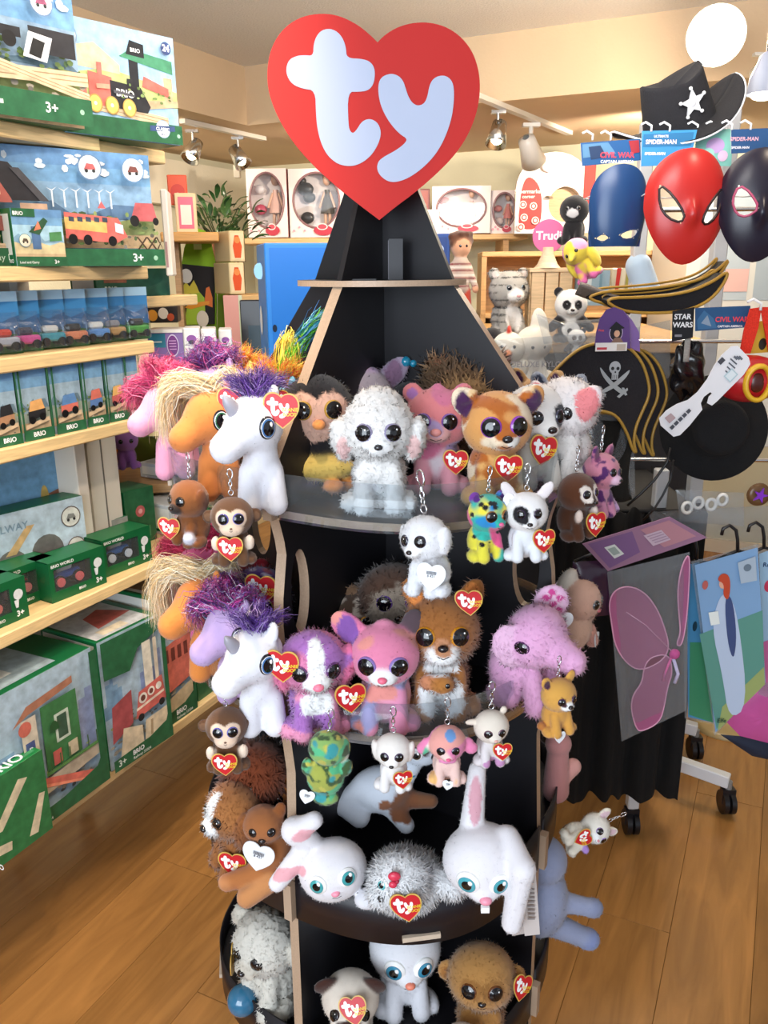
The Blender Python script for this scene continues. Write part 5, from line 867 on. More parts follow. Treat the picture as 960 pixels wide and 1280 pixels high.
# third shelf: blister cards standing in a row
def blister(i, s, d, kind):
    x, y = room(s, F0-d)[:2]; t = thing('blister_pack', 'blue and green blister pack on the third shelf, '+['rightmost', 'second', 'third', 'fourth', 'fifth', 'sixth', 'seventh', 'eighth', 'ninth', 'tenth'][9-i]+(' from its right end' if i < 9 else ' of the row'), 'blister pack', (x, y, ZC), ROOM_ROT+math.radians(-14), 'blister packs in a row on the third shelf')
    w, h = .098, .126; b = MB().bbox(0, .045, 0, w, .048, h, '#2d6fa8', .001); b.build('card', CARD, t)
    b = MB(); art(b, [('r', 0, 0, w, h, '#3b7fb8'), ('p', [(0, h*.50), (w*.3, h*.6), (w*.6, h*.52), (w, h*.62), (w, 0), (0, 0)], '#2a5f94'), ('p', [(0, h*.30), (w*.5, h*.36), (w, h*.3), (w, 0), (0, 0)], '#2c6a34'), ('r', 0, h*.84, w, h, '#9fc4de')], T(0, .0448, 0), .0002, (w, h)); b.build('printed_card', CARD, t)
    b = MB().grid(lambda u, v: (.006+.086*u, .044-.040*math.sin(PI*min(1, max(0, u)))**.35*(1-v**6), .006+.078*v), 12, 8, '#ffffff'); b.build('blister', CLEAR, t)
    c = [('#b08a5a', '#8a8a92'), ('#3f8a34', '#2a2a2c'), ('#c8b490', '#6a4a30'), ('#9a9aa4', '#b83a2c'), ('#c04a8a', '#3a3a4a'), ('#3f8a9c', '#c8c8c8'), ('#c87a5a', '#2c2c30'), ('#5a8ac8', '#d8d8d8')][kind % 8]
    b = MB().bbox(.018, .014, .018, .080, .038, .036, c[0], .004).bbox(.03, .016, .036, .066, .036, .052, c[1], .005)
    for x0 in (.030, .068): b.cyl((x0, .010, .018), (x0, .041, .018), .009, '#1a1a1c')
    b.build('toy_vehicle', PLASTIC, t)
    return t
for i in range(10): blister(i, .96+.066*i+(.008 if i % 2 else 0), .035+.004*(i % 3), i)
# fourth shelf: narrow boxes
kinds = [(.965, .058, '#9aa0a0'), (1.03, .045, 0), (1.085, .058, 0), (1.152, .062, 1), (1.222, .075, 2), (1.31, .080, 3), (1.40, .062, 4), (1.47, .060, 5), (1.535, .045, 0)]
for i, (s, w, k) in enumerate(kinds):
    card_box('toy_train_box', 'narrow green edged toy wagon box on the fourth shelf, '+['rightmost', 'second', 'third', 'fourth', 'fifth', 'sixth', 'seventh', 'eighth', 'ninth'][8-i]+(' from its right end' if i < 8 else ' of the row'), s-.01, .022, ZD, w, .152, .12, (lambda w, h, i=i: art_small(w, h, i)), -4, group='narrow train wagon boxes in a row on the fourth shelf')
# fifth shelf
def vehicle_box(s, d, rz, k, lab):
    x, y = room(s, F0-d)[:2]; w, h, dp = .155, .095, .075; t = thing('vehicle_box', lab, 'box', (x, y, ZE), ROOM_ROT+math.radians(rz))
    b = MB().prism([[(0, 0), (w, 0), (w, h), (0, h)], [(.012, .024), (w*.74, .024), (w*.74, h-.018), (.012, h-.018)]], 0, .002, '#0f5a32').box(0, .002, 0, w, dp, .003, '#0f5a32').box(0, .002, h-.003, w, dp, h, '#14683c').box(0, .002, 0, .002, dp, h, '#0f5a32').box(w-.002, .002, 0, w, dp, h, '#0f5a32').box(0, dp-.002, 0, w, dp, h, '#3f6a84'); b.build('carton', CARD, t)
    MB().box(.010, .0022, .022, w*.75, .0027, h-.016, '#ffffff').build('window', CLEAR, t)
    c = [('#b8403f', '#e0dcd4', '#f07a6a'), ('#c8404a', '#8a8a8e', '#f08a8a'), ('#3a5aaa', '#e8e8ec', '#f06a6a'), ('#4070ba', '#f0f0f0', '#e8e8f0')][k]
    b = MB().bbox(.024, .018, .040, .100, .05, .058, c[0], .004).bbox(.036, .02, .058, .080, .048, .072, c[1], .004)
    for x0 in (.036, .088): b.cyl((x0, .012, .038), (x0, .056, .038), .015, '#1c1c20').cyl((x0, .008, .038), (x0, .0121, .038), .011, c[2])
    b.build('toy_vehicle', PLASTIC, t)
    b = MB(); art(b, [('t', w*.80, .010, .018, '3+', '#ffffff', 'LEFT', .03), ('t', w*.48, .010, .009, 'BRIO', '#ffffff'), ('t', .006, h-.013, .010, 'BRIO WORLD', '#ffffff', 'LEFT', .02), ('c', w*.86, h*.62, .012, .012, '#dfe6ea'), ('p', [(w*.80, .03), (w*.84, .03), (w*.86, h*.5), (w*.78, h*.5)], '#dfe6ea')], Matrix.Identity(4)); b.build('printed_front', PRINT, t)
vehicle_box(1.02, .035, -2, 0, 'window box with toy vehicle on red wheels at the left end of the fifth shelf'); vehicle_box(1.14, .085, -4, 1, 'window box tucked behind the leftmost vehicle box on the fifth shelf')
vehicle_box(1.245, .035, -6, 2, 'second vehicle window box from the right on the fifth shelf'); vehicle_box(1.42, .045, -6, 3, 'rightmost vehicle window box on the fifth shelf')
card_box('train_set_box', 'grey and blue box with wooden hills and roundels behind the vehicle boxes', 1.18, .16, ZE, .26, .20, .07, lambda w, h: [('r', 0, 0, w, h, '#b9d0de'), ('r', 0, 0, w, h*.2, '#0f5a32'), ('c', w*.25, h*.36, w*.15, h*.2, '#77756f'), ('c', w*.60, h*.42, w*.16, h*.22, '#6b6a66'), ('p', [(w*.2, h*.5), (w*.3, h*.5), (w*.5, h*.8), (w*.42, h*.8)], '#dcae60'), ('c', w*.25, h*.26, w*.12, h*.07, '#b8302a'), ('t', w*.04, h*.78, h*.12, 'RAILWAY', '#7fa0b4')]+roundel(w*.86, h*.78, h*.13, '#dfe0d4', '#6a5a50', '#8a8a84')+roundel(w*.88, h*.40, h*.12, '#dfe0d4', '#6a5a50', '#8a8a84'), -12)
def art_harbour(w, h): return [('r', 0, 0, w, h, '#5fa6d6'), ('p', [(0, 0), (w, 0), (w, h*.62), (0, h*.34)], '#c89858'), ('p', [(0, h*.36), (w, h*.64), (w, h*.58), (0, h*.28)], '#9a5a34'), ('p', [(w*.18, h*.4), (w*.36, h*.42), (w*.44, h*.86), (w*.26, h*.92)], '#3a4438'), ('p', [(w*.25, h*.84), (w*.6, h*.92), (w*.58, h*.98), (w*.25, h*.94)], '#52503c'), ('p', [(w*.1, h*.2), (w*.9, h*.52), (w*.9, h*.60), (w*.1, h*.32)], '#e2c49a'), ('c', w*.86, h*.58, w*.03, h*.1, '#d8b030'), ('c', w*.2, h*.34, w*.05, h*.06, '#a8322a')]
card_box('harbour_set_box', 'tall box showing a harbour crane and wooden tracks at the back of the fifth shelf', 1.10, .26, ZE, .36, .33, .08, art_harbour, -12)
card_box('toy_box', 'small dark green box stacked in the middle of the fifth shelf', 1.49, .16, ZE+.10, .11, .065, .10, lambda w, h: [('r', 0, 0, w, h, '#0f5a32'), ('r', w*.1, h*.5, w*.6, h*.9, '#7a9a5a')], -8, topart=lambda w, d: [('r', w*.2, d*.2, w*.8, d*.8, '#2a7a4a')])
card_box('toy_box', 'grey and green box under the small dark green box, fifth shelf', 1.49, .15, ZE, .12, .098, .10, lambda w, h: [('r', 0, 0, w, h*.5, '#1a6a40'), ('r', 0, h*.5, w, h, '#9aa098')], -8)
card_box('toy_box', 'tall green box with red rose mark right of the stacked small boxes', 1.62, .15, ZE, .10, .155, .10, lambda w, h: [('r', 0, 0, w, h, '#136338'), ('c', w*.5, h*.6, w*.16, w*.16, '#c03a3a'), ('r', w*.2, h*.1, w*.8, h*.3, '#3a8a5a'), ('c', w*.5, h*.6, w*.07, w*.07, '#e8a0a0')], -8, topart=lambda w, d: [('r', w*.1, d*.1, w*.9, d*.9, '#1f7a48')])
card_box('toy_box', 'white fronted box leaning between green boxes on the fifth shelf', 1.745, .10, ZE, .10, .09, .14, lambda w, h: [('r', 0, 0, w, h, '#d9dadc'), ('r', w*.6, 0, w, h, '#1a6a40')], -6, side='#c8ccd0')
card_box('tunnel_box', 'green box with wooden tunnel piece printed at the right of the fifth shelf', 1.86, .06, ZE, .13, .13, .2, lambda w, h: [('r', 0, 0, w, h, '#14683c'), ('p', [(w*.1, h*.1), (w*.9, h*.2), (w*.8, h*.6), (w*.4, h*.7), (w*.1, h*.5)], '#c8bda0'), ('t', w*.1, h*.85, h*.08, 'BRIO', '#ffffff')], -6, topart=lambda w, d: [('r', w*.1, d*.1, w*.9, d*.9, '#dfe2e2')])
card_box('track_box', 'long green track box with white arcs on its lid, fifth shelf behind the plush toys', 2.02, .03, ZE, .36, .11, .26, lambda w, h: [('r', 0, 0, w, h, '#17703f'), ('r', w*.05, h*.15, w*.5, h*.9, '#2f8a54'), ('t', w*.1, h*.7, h*.16, 'BRIO', '#ffffff')], -4, topart=lambda w, d: [('r', .02, .02, w-.02, d-.02, '#8fd08a'), ('p', [(w*.2, d*.2), (w*.8, d*.7), (w*.76, d*.76), (w*.16, d*.26)], '#d8ecd0')])
card_box('track_box', 'grey lidded box of curved track with light arc print, stacked on the tunnel box', 1.84, .10, ZE+.132, .24, .045, .2, lambda w, h: [('r', 0, 0, w, h, '#c9ccd2')], -4, side='#c9ccd2', topart=lambda w, d: [('r', .01, .01, w-.01, d-.01, '#b8bfca'), ('p', circ(w*.5, d*.2, w*.34, d*.5, 12, .3, 2.8)+circ(w*.5, d*.2, w*.30, d*.44, 12, .3, 2.8)[::-1], '#4a5a86')])
# bottom shelf
card_box('station_box', 'large box printed with a green station building and red ramp, bottom shelf', 0.96, .00, ZF, .345, .35, .20, lambda w, h: art_station(w, h, 0), 0, topart=lambda w, d: [('r', .02, .02, w*.75, d-.02, '#9fb8c4'), ('r', w*.1, d*.3, w*.5, d*.7, '#e2e6e2'), ('r', w*.2, d*.4, w*.4, d*.6, '#3a7a5a')])
card_box('station_box', 'box with a curved green banner and round orange carriage, bottom shelf', 1.325, .00, ZF, .205, .35, .20, lambda w, h: art_station(w, h, 1), -4, topart=lambda w, d: [('r', .01, .01, w-.02, d-.01, '#cfd3d8'), ('p', [(w*.3, d*.3), (w*.9, d*.4), (w*.7, d*.8), (w*.4, d*.7)], '#c8402c'), ('r', w*.2, d*.1, w*.6, d*.25, '#e8d8b8')])
card_box('tram_box', 'box printed with an orange red tram, bottom shelf beside the plush toys', 1.55, .02, ZF, .125, .38, .22, lambda w, h: art_station(w, h, 2), -2, topart=lambda w, d: [('r', .01, .01, w-.01, d-.01, '#e0e0dc'), ('r', w*.2, d*.2, w*.7, d*.8, '#8a6a4a')])
card_box('tall_toy_box', 'tall cream and green box at the right end of the bottom shelf', 1.70, .02, ZF, .16, .30, .20, lambda w, h: [('r', 0, 0, w, h, '#cfc4a8'), ('r', 0, 0, w, h*.25, '#176a3c'), ('r', w*.4, h*.35, w*.8, h*.7, '#b86a3a'), ('t', w*.3, h*.08, h*.09, 'BRIO', '#ffffff')], 0)
card_box('track_pack', 'bright green carton printed with loose wooden tracks, near end of the bottom shelf', .95, -.035, ZF, .155, .20, .03, lambda w, h: [('r', 0, 0, w, h, '#177a3a'), ('p', [(w*.05, h*.4), (w*.2, h*.38), (w*.7, h*.8), (w*.55, h*.84)], '#e2cfa8'), ('p', [(w*.6, h*.1), (w*.75, h*.08), (w*.95, h*.5), (w*.85, h*.52)], '#e2cfa8'), ('p', [(w*.02, h*.14), (w*.3, h*.10), (w*.32, h*.2), (w*.04, h*.25)], '#e2cfa8')], 0, side='#177a3a', topart=lambda w, d: [('r', .01, .01, w-.01, d-.01, '#2c9a58'), ('t', w*.2, d*.3, .04, 'BRIO', '#ffffff')])
# ------------------------------------------------------------------ back of the shop
def facecam(px, py, Y): p = atY(px, py, Y); return p
def bx(name, label, px0, px1, py0, py1, Y, dep, items=None, rz=0, col='#e8e4de', cat='box', m=None, top=None, group=None, left=None, right=None, z=None):
    """box whose front face covers the pixel rectangle at distance Y"""
    a = atY(px0, py1, Y); w = (atY(px1, py1, Y)-a).x; h = atY((px0+px1)/2, py0, Y).z-a.z; z0 = a.z if z is None else z
    t = thing(name, label, cat, (a.x, Y, z0), math.radians(rz), group)
    MB().bbox(0, 0, 0, w, dep, h, col, .003).build('carton' if cat == 'box' else 'body', m or CARD, t)
    for nm, fn, fm, ww, hh in (('printed_front', items, face_mtx('front', 0, 0, 0), w, h), ('printed_top', top, face_mtx('top', 0, 0, h), w, dep), ('printed_side', left, face_mtx('left', 0, dep, 0), dep, h), ('printed_side', right, face_mtx('right', w, 0, 0), dep, h)):
        if fn: b = MB(); art(b, fn(ww, hh), fm, .0006); b.build(nm, CARD, t)
    return t, w, h
def figure(c0, skin, hair_c, top, bot):      # small standing doll, centimetres of a 40 cm doll
    p = Plush(); p.k = .8; p.fur = .05; p.nf = 50; p.res = 70; p.e((0, 0, 33), (3.6, 3.6, 4.3), skin); p.e((0, .8, 34.6), (4.3, 4.0, 3.8), hair_c); p.c((0, 0, 27), (0, 0, 19), 3.0, 3.2, top); p.c((2.8, 0, 26), (5.2, -1.6, 19), 1.5, 1.1, top, mir=True); p.e((5.2, -2, 18), (1.2, 1.2, 1.4), skin, mir=True)
    p.c((1.8, 0, 17), (2.4, -.8, 9), 2.2, 2.0, bot, mir=True); p.c((2.4, -.8, 8), (2.6, -.6, 2), 1.4, 1.2, skin, mir=True); p.e((2.6, -1.4, .9), (1.3, 2.2, 1.0), '#eeeeee', mir=True); p.pt((0, -3.2, 32.4), (3.0, 2.2, 3.0), skin); return p
def doll_box(name, label, px0, px1, py0, py1, Y, hairc, dress, extra, group=None):
    a = atY(px0, py1, Y); w = (atY(px1, py1, Y)-a).x; h = atY(px0, py0, Y).z-a.z
    t = thing(name, label, 'doll box', (a.x, Y, a.z), math.radians(-4), group)
    ov = [(w/2+w*.42*math.cos(q), h*.54+h*.40*math.sin(q)) for q in np.linspace(0, 2*PI, 33)[:-1]]
    MB().prism([[(0, 0), (w, 0), (w, h), (0, h)], ov], 0, .004, '#f3e6e6').box(0, .004, 0, w, .10, .004, '#f0e0e2').box(0, .004, h-.004, w, .10, h, '#f0e0e2').box(0, .004, 0, .004, .10, h, '#e8c8cc').box(w-.004, .004, 0, w, .10, h, '#8a2436').box(0, .096, 0, w, .10, h, '#efe2e0').build('carton', CARD, t)
    MB().tube([(x, -.002, z) for x, z in ov], .006, '#8c6a70', 6, True).build('window_rim', PLASTIC, t)
    b = MB(); b.add([(x, .003, z) for x, z in ov], [tuple(range(len(ov)))], '#ffffff'); b.build('window', CLEAR, t)
    b = MB(); k = h*.86; hx = w*.68
    b.ball((hx, .05, h*.84), (k*.075, k*.07, k*.09), '#e8b498', 14).ball((hx, .058, h*.87), (k*.085, k*.075, k*.08), hairc, 14).lathe([(k*.13, 0), (k*.10, k*.18), (k*.05, k*.32), (k*.05, k*.40)], dress, 14, T(hx, .05, h*.36)).cyl((hx-k*.05, .05, h*.66), (hx-k*.14, .04, h*.44), k*.022, '#e8b498').cyl((hx+k*.05, .05, h*.66), (hx+k*.14, .04, h*.44), k*.022, '#e8b498').cyl((hx-k*.04, .05, h*.38), (hx-k*.04, .05, h*.16), k*.028, '#e8b498').cyl((hx+k*.04, .05, h*.38), (hx+k*.04, .05, h*.16), k*.028, '#e8b498')
    b.build('doll', PLASTIC, t)
    for x, z, r, c in extra: MB().ball((w*x, .06, h*z), (r*w, .014, r*w*.8), c, 12).build('doll_accessory', PLASTIC, t)
    b = MB(); art(b, [('c', w*.62, h*.10, w*.18, h*.075, '#b8344a'), ('c', w*.60, h*.155, w*.10, h*.05, '#f6dfe2'), ('c', w*.60, h*.155, w*.08, h*.036, '#c84a5c'), ('t', w*.62, h*.07, h*.05, 'DOLLY', '#fff', 'CENTER')][:3]+[('c', w*(.08+.1*i), h*(.1+.05*(i % 2)), .006, .006, '#e8a0b4') for i in range(3)], T(0, -.008, 0), .0006); b.build('printed_front', CARD, t)
YB = 4.75
# shelf on the back wall carrying the doll boxes
def wshelf(label, px0, px1, py, Y, dep=.35):
    a = atY(px0, py, Y); b_ = atY(px1, py, Y); t = thing('wall_mounted_ledge', label, 'shelf', (a.x, Y, a.z-.03), 0); MB().bbox(0, 0, 0, b_.x-a.x, dep, .03, '#dcb682', .004).build('board', WOOD, t)
    MB().box(.1, .02, -.12, .13, dep, 0, '#c9a070').build('bracket', WOOD, t); MB().box(b_.x-a.x-.13, .02, -.12, b_.x-a.x-.10, dep, 0, '#c9a070').build('bracket', WOOD, t); return a.z
wshelf('pale wooden ledge under the doll boxes left of the heart sign', 300, 452, 298, YB); wshelf('pale wooden ledge under the doll boxes right of the heart sign', 505, 660, 293, YB+.0)
doll_box('doll_box', 'doll box with oval window and pink dressed doll, left of the heart sign', 311, 361, 211, 297, YB, '#b8824a', '#e6b8ac', [(.28, .72, .14, '#e9dfe2'), (.28, .42, .16, '#c23a5a'), (.3, .2, .1, '#eee0e4')])
doll_box('doll_box', 'doll box with black cat and bag accessories touching the heart sign', 363, 431, 211, 297, YB+.005, '#a8643a', '#4a4440', [(.28, .72, .15, '#1f1c20'), (.34, .60, .12, '#1f1c20'), (.3, .3, .13, '#26222a'), (.22, .84, .08, '#2a2428')])
doll_box('doll_box', 'wide doll box with baby doll right of the heart sign', 540, 612, 233, 292, YB, '#d8885a', '#f0c4c0', [(.3, .6, .14, '#f4dcdc'), (.34, .35, .16, '#f2f0ee'), (.2, .7, .1, '#e89a9a')])
doll_box('doll_box', 'narrow doll box with coral window beside the white toy kitchen', 613, 645, 238, 292, YB+.005, '#d06a5a', '#e88a84', [(.3, .6, .16, '#e88a84'), (.34, .3, .2, '#f6dcd8')])
bx('toy_box', 'narrow dark red box between heart sign and doll boxes', 517, 537, 236, 292, YB, .1, lambda w, h: [('r', .01, .01, w-.01, h-.01, '#8a3a34'), ('c', w*.5, h*.6, w*.3, w*.3, '#caa890')], 0, '#6a2a2c')
bx('toy_box', 'pale box with pastel figures just right of the black pointed top', 528, 549, 262, 296, 4.3, .1, lambda w, h: [('c', w*.4, h*.6, w*.25, w*.3, '#e8a0b0'), ('c', w*.6, h*.3, w*.25, w*.2, '#b8a8d8')], 0, '#ece4e4')
# white toy kitchen with red hood
a = atY(643, 292, 4.5); t = thing('toy_kitchen', 'large white rounded toy play board with red panel of round dials', 'toy kitchen', a, math.radians(-3))
wk = (atY(735, 292, 4.5)-a).x; hk = atY(690, 190, 4.5).z-a.z
lp = [(0, 0), (wk, 0)]+[(wk/2+wk/2*math.cos(q), hk*.55+hk*.45*math.sin(q)) for q in np.linspace(0, PI, 15)]
MB().prism([lp, circ(wk*.66, hk*.36, wk*.22, hk*.22)], 0, .05, '#f6f0ee', '#e9dfdc').build('front_board', PAPER, t); MB().box(.02, .05, .0, wk-.02, .28, hk*.6, '#b99a74').build('cabinet', WOOD, t)
MB().box(wk*.90, -.01, hk*.3, wk*1.04, .05, hk*1.04, '#b4302c').build('red_edge', PAPER, t)
lp = chaikin([(.02, .02), (wk*.34, .02), (wk*.36, hk*.4), (wk*.30, hk*.62), (wk*.16, hk*.72), (.03, hk*.6), (.02, hk*.3)], 2)
b = MB(); art(b, [('p', lp, '#b8322e'), ('t', wk*.17, hk*.50, hk*.07, 'Supermarket', '#f6e8e4', 'CENTER'), ('t', wk*.17, hk*.44, hk*.06, 'corner', '#f6e8e4', 'CENTER')]+sum([[('c', wk*x, hk*z, wk*.05, wk*.05, '#f2d8d2'), ('c', wk*x, hk*z, wk*.036, wk*.036, '#b8322e'), ('c', wk*x, hk*z, wk*.022, wk*.022, '#f2d8d2')] for x, z in ((.10, .36), (.24, .34), (.12, .2), (.27, .16), (.08, .08))], [])+[('c', wk*.42, hk*.82, wk*.09, hk*.07, '#f0c8c4')], T(0, -.001, 0), .0008); b.build('printed_panel', CARD, t)
MB().tube([(wk*.40, -.01, hk*.45), (wk*.42, -.03, hk*.45), (wk*.46, -.03, hk*.44), (wk*.48, -.01, hk*.44)], .006, '#8a7a68', 6).build('handle', PLASTIC, t)

# counter with soft toys to the right behind the stand
CTZ = 1.385
ct = thing('display_counter', 'wooden display counter carrying soft toys behind the costume rack', 'counter', (.28, 2.55, 0), math.radians(-3))
MB().bbox(-.02, -.02, CTZ-.035, .70, .85, CTZ, '#c79e68', .004).build('top', WOOD, ct); MB().box(0, 0, 0, .68, .82, CTZ-.036, '#2a2a30').build('body', PAPER, ct)
ct2 = thing('wooden_hutch', 'pale wooden hutch behind the plush tiger', 'shelving', (.40, 3.46, 0), math.radians(-3))
for z in (1.42, 1.66): MB().bbox(0, 0, z-.02, .72, .3, z, '#d2a772', .003).build('shelf_board', WOOD, ct2)
MB().box(0, .28, 0, .72, .30, 1.66, '#c9a070').build('back_panel', WOOD, ct2)
for x in (0, .34, .70): MB().box(x, .0, 0, x+.02, .28, 1.64, '#c39a68').build('side_panel', WOOD, ct2)
q = figure(0, '#e0a47e', '#5a3320', '#c0a898', '#c8442c'); q.mott = None
for i in range(7): q.pt((0, 0, 19.4+i*1.25), (8.5, 6, .32), '#7e2f34' if i % 2 == 0 else '#e0d4c8', False, .02)
for i in range(16): q.e((4.0*math.cos(i*2.4)*.9, .6+2.6*math.sin(i*2.4), 35.4+1.6*math.cos(i*1.3)), (1.2, 1.2, 1.1), '#4e2c1c')
q.eyes(1.2, 33, .5, '#3a2a20').build('doll', 'standing boy doll with brown curls, striped shirt and red shorts beside the pointed top', onYZ(574, 2.62, CTZ), 12.6, (0, 0, 12), None, 'doll')
q = boo('#b9b4ac', '#aaa69e', '#f3efe8', '#f1ede6'); q.fur = .5; q.nf = 6000
for i in range(9): q.pt((0, .6, 2+i*1.55), (5, 5, .28), '#4a4846', False, .3)
q.pt((0, -3.6, 4.6), (1.9, 2.6, 3.4), '#f6f2ec', False, .05); q.pt((0, -4.8, 9.2), (2.2, 2, 1.6), '#f4f0ea', False, .05); E3(q, 'round', '#b9b4ac', '#efe0d8'); q.eyes(1.7, 10.8, .6, '#6a8a9a').nose(9.1, .5, '#d8a0a0')
q.build('plush_tiger', 'grey and white striped plush tiger sitting upright on the counter', onYZ(633, 2.62, CTZ+.005), 21, (0, 0, 18))
a = onYZ(661, 2.60, CTZ); cr = thing('wooden_crate', 'pale wooden slatted crate holding the round pink sign', 'crate', a, math.radians(-4))
for i in range(3): MB().bbox(.002+.042*i, 0, 0, .040+.042*i, .008, .20, '#d3b48a', .001).build('slat', WOOD, cr)
for i in range(3): MB().bbox(-.004, .012+.042*i, 0, .002, .050+.042*i, .20, '#c8a87c', .001).build('slat', WOOD, cr)
MB().bbox(-.006, -.006, .2, .134, .14, .212, '#d9bb92', .001).build('lid', WOOD, cr); MB().box(0, .13, 0, .126, .136, .2, '#bd9a6c').build('back_panel', WOOD, cr)
a = onYZ(684, 2.62, CTZ+.212); sgn = thing('round_sign', 'round pink sign with white lettering standing on the wooden crate', 'sign', a, math.radians(-4))
MB().lathe([(.04, 0), (.03, .012), (.018, .04), (.016, .06)], '#d8c0a0', 16).build('base', WOOD, sgn); MB().prism([circ(0, .092, .048, n=32)], -.004, .004, '#d86a9a').build('disc', PAPER, sgn)
b = MB(); b.text('Trudi', .034, '#fff4f4', T(0, -.0045, .082), .03, 'CENTER'); b.build('lettering', PAPER, sgn)
def panda(lab, px, py, Y, size, z):
    q = boo('#f4f2ee', '#1c1a1e', '#f4f2ee', '#f0eeea', '#1c1a1e'); E3(q, 'round', '#1c1a1e'); q.pt((1.6, -4.6, 10.3), (1.15, 2, 1.3), '#1c1a1e', True, .03); q.eyes(1.5, 10.4, .4, '#1c1a1e').nose(9.0, .6); q.c((2.6, -1, 6.6), (5.2, -2.2, 4.2), 1.3, 1.2, '#1c1a1e', mir=True); q.pt((0, -3, 3.6), (2.4, 2.6, 2.2), '#f0eeea', False, .04); q.fur = .3; return q.build('plush_panda', lab, onYZ(px, Y, z), size, (0, 0, -6))
panda('large plush panda sitting beside the wooden crate', 711, 395, 2.42, 15.5, CTZ+.006); panda('baby plush panda in the lap of the large plush panda', 719, 405, 2.30, 8, CTZ-.025)
q = boo('#f6ecd8', '#f4ead6', None); q.e((0, -5.0, 9.0), (.9, 2.0, .9), '#e8823a'); q.e((0, -4.4, 7.4), (.9, .6, 1.4), '#c8341f'); q.e((0, -.4, 14.6), (.6, 2.0, 1.4), '#cf3a24'); q.eyes(1.6, 10.8, .45, '#222222'); q.e((-4, 0, 5), (1.6, 2.2, 2.6), '#f4ead6', mir=True); q.build('plush_chicken', 'cream plush chicken with red comb in front of the striped tiger', onYZ(634, 2.28, CTZ-.10), 15.5, (0, 0, -10))
q = boo('#17161a', '#17161a', None); q.c((0, -4, 10), (-.5, -8.5, 9), 1.5, 1.0, '#f0a83a'); q.pt((0, -4.2, 9), (2.2, 1.4, 2.6), '#f6f2ea'); q.eyes(1.8, 11, .5, '#222222'); q.build('plush_toucan', 'black plush toucan with long yellow beak near the stand edge', onYZ(615, 2.36, CTZ-.07), 13, (0, 0, -70))
q = boo('#efe6d6', '#f0e8da', None); q.e((1.6, 0, 13.5), (2.2, 1.4, 5.0), '#f4ecdc', (0, -8, 0)); q.e((3.5, -1, 2), (1.8, 2, 1.8), '#ead8c0'); q.e((-2.4, -2, 8), (1.5, 1, 1.8), '#eadcc8'); q.eyes(1.5, 9.5, .4, '#222222'); q.build('plush_lamb', 'cream plush lamb with pointed hood beside the cream chicken', onYZ(664, 2.3, CTZ-.10), 17, (0, 0, 10))
# further soft toys and bags between crate and masks
q = boo('#f082bc', '#ec74b4', None, '#f0d840'); q.mott = [(.3, .3, '#f2d84a', 6), (.28, .5, '#f6b0d8', 9)]; q.c((0, -4, 10), (0, -7, 9.4), 1.2, .7, '#f0a030'); q.eyes(1.8, 10.8, .6, '#333333'); q.e((4, 0, 6), (1.4, 2.4, 3.6), '#f4e04a', mir=True); q.fur = .2; q.build('plush_parrot', 'bright pink and yellow plush parrot hanging left of the blue mask', onYZ(742, 2.3, 1.57), 12.5, (20, -30, -40))
q = boo('#1a1a1e', '#1a1a1e', None); q.eyes(1.7, 10.4, .6, '#c8c8c8'); q.pt((0, -4, 9), (1.8, 2, 1.4), '#dddddd'); q.build('plush_cat', 'small black plush cat above the pink and yellow parrot', onYZ(716, 2.5, 1.66), 14, (0, 0, -20))
q = Plush(); q.fur = .1; q.nf = 500; q.c((-4, 0, 13), (-1, -1, 5), 3.4, 3.6, '#b8cfe6'); q.c((-1, -1, 5), (5, -1, 3.4), 3.6, 2.8, '#b8cfe6'); q.build('plush_leg_cushion', 'pale blue bent soft cushion hanging below the blue mask', onYZ(812, 2.3, 1.47), 15, (0, 0, 0), None, 'cushion')
bx('glass_jar_display', 'pale blue clear display case under the blue mask', 728, 760, 338, 382, 2.5, .12, lambda w, h: [('r', 0, 0, w, h, '#9cb8c8'), ('r', w*.1, h*.1, w*.3, h*.9, '#d8e6ec'), ('r', w*.6, h*.1, w*.7, h*.9, '#7aa0b4')], 0, '#8aaabc', 'display case')
bx('book_display', 'bundle of red and cream pencils and cards under the masks', 762, 800, 335, 385, 2.6, .14, lambda w, h: [('p', [(w*(.1+.15*i), 0), (w*(.2+.15*i), 0), (w*(.3+.16*i), h), (w*(.16+.16*i), h)], c) for i, c in enumerate(['#c8342a', '#e8dcc0', '#a8a04a', '#d84a34', '#e8c890'])], 0, '#d8c8ac', 'stationery display')
bx('white_cabinet', 'white glazed cabinet behind the masks at the right', 838, 985, 210, 560, 3.0, .4, lambda w, h: [('r', w*.1, h*.55, w*.5, h*.96, '#b8c4cc'), ('r', w*.55, h*.55, w*.95, h*.96, '#aab6be'), ('r', w*.3, h*.58, w*.5, h*.66, '#e0b8b0')], 0, '#dcdad2', 'cabinet', PAPER)
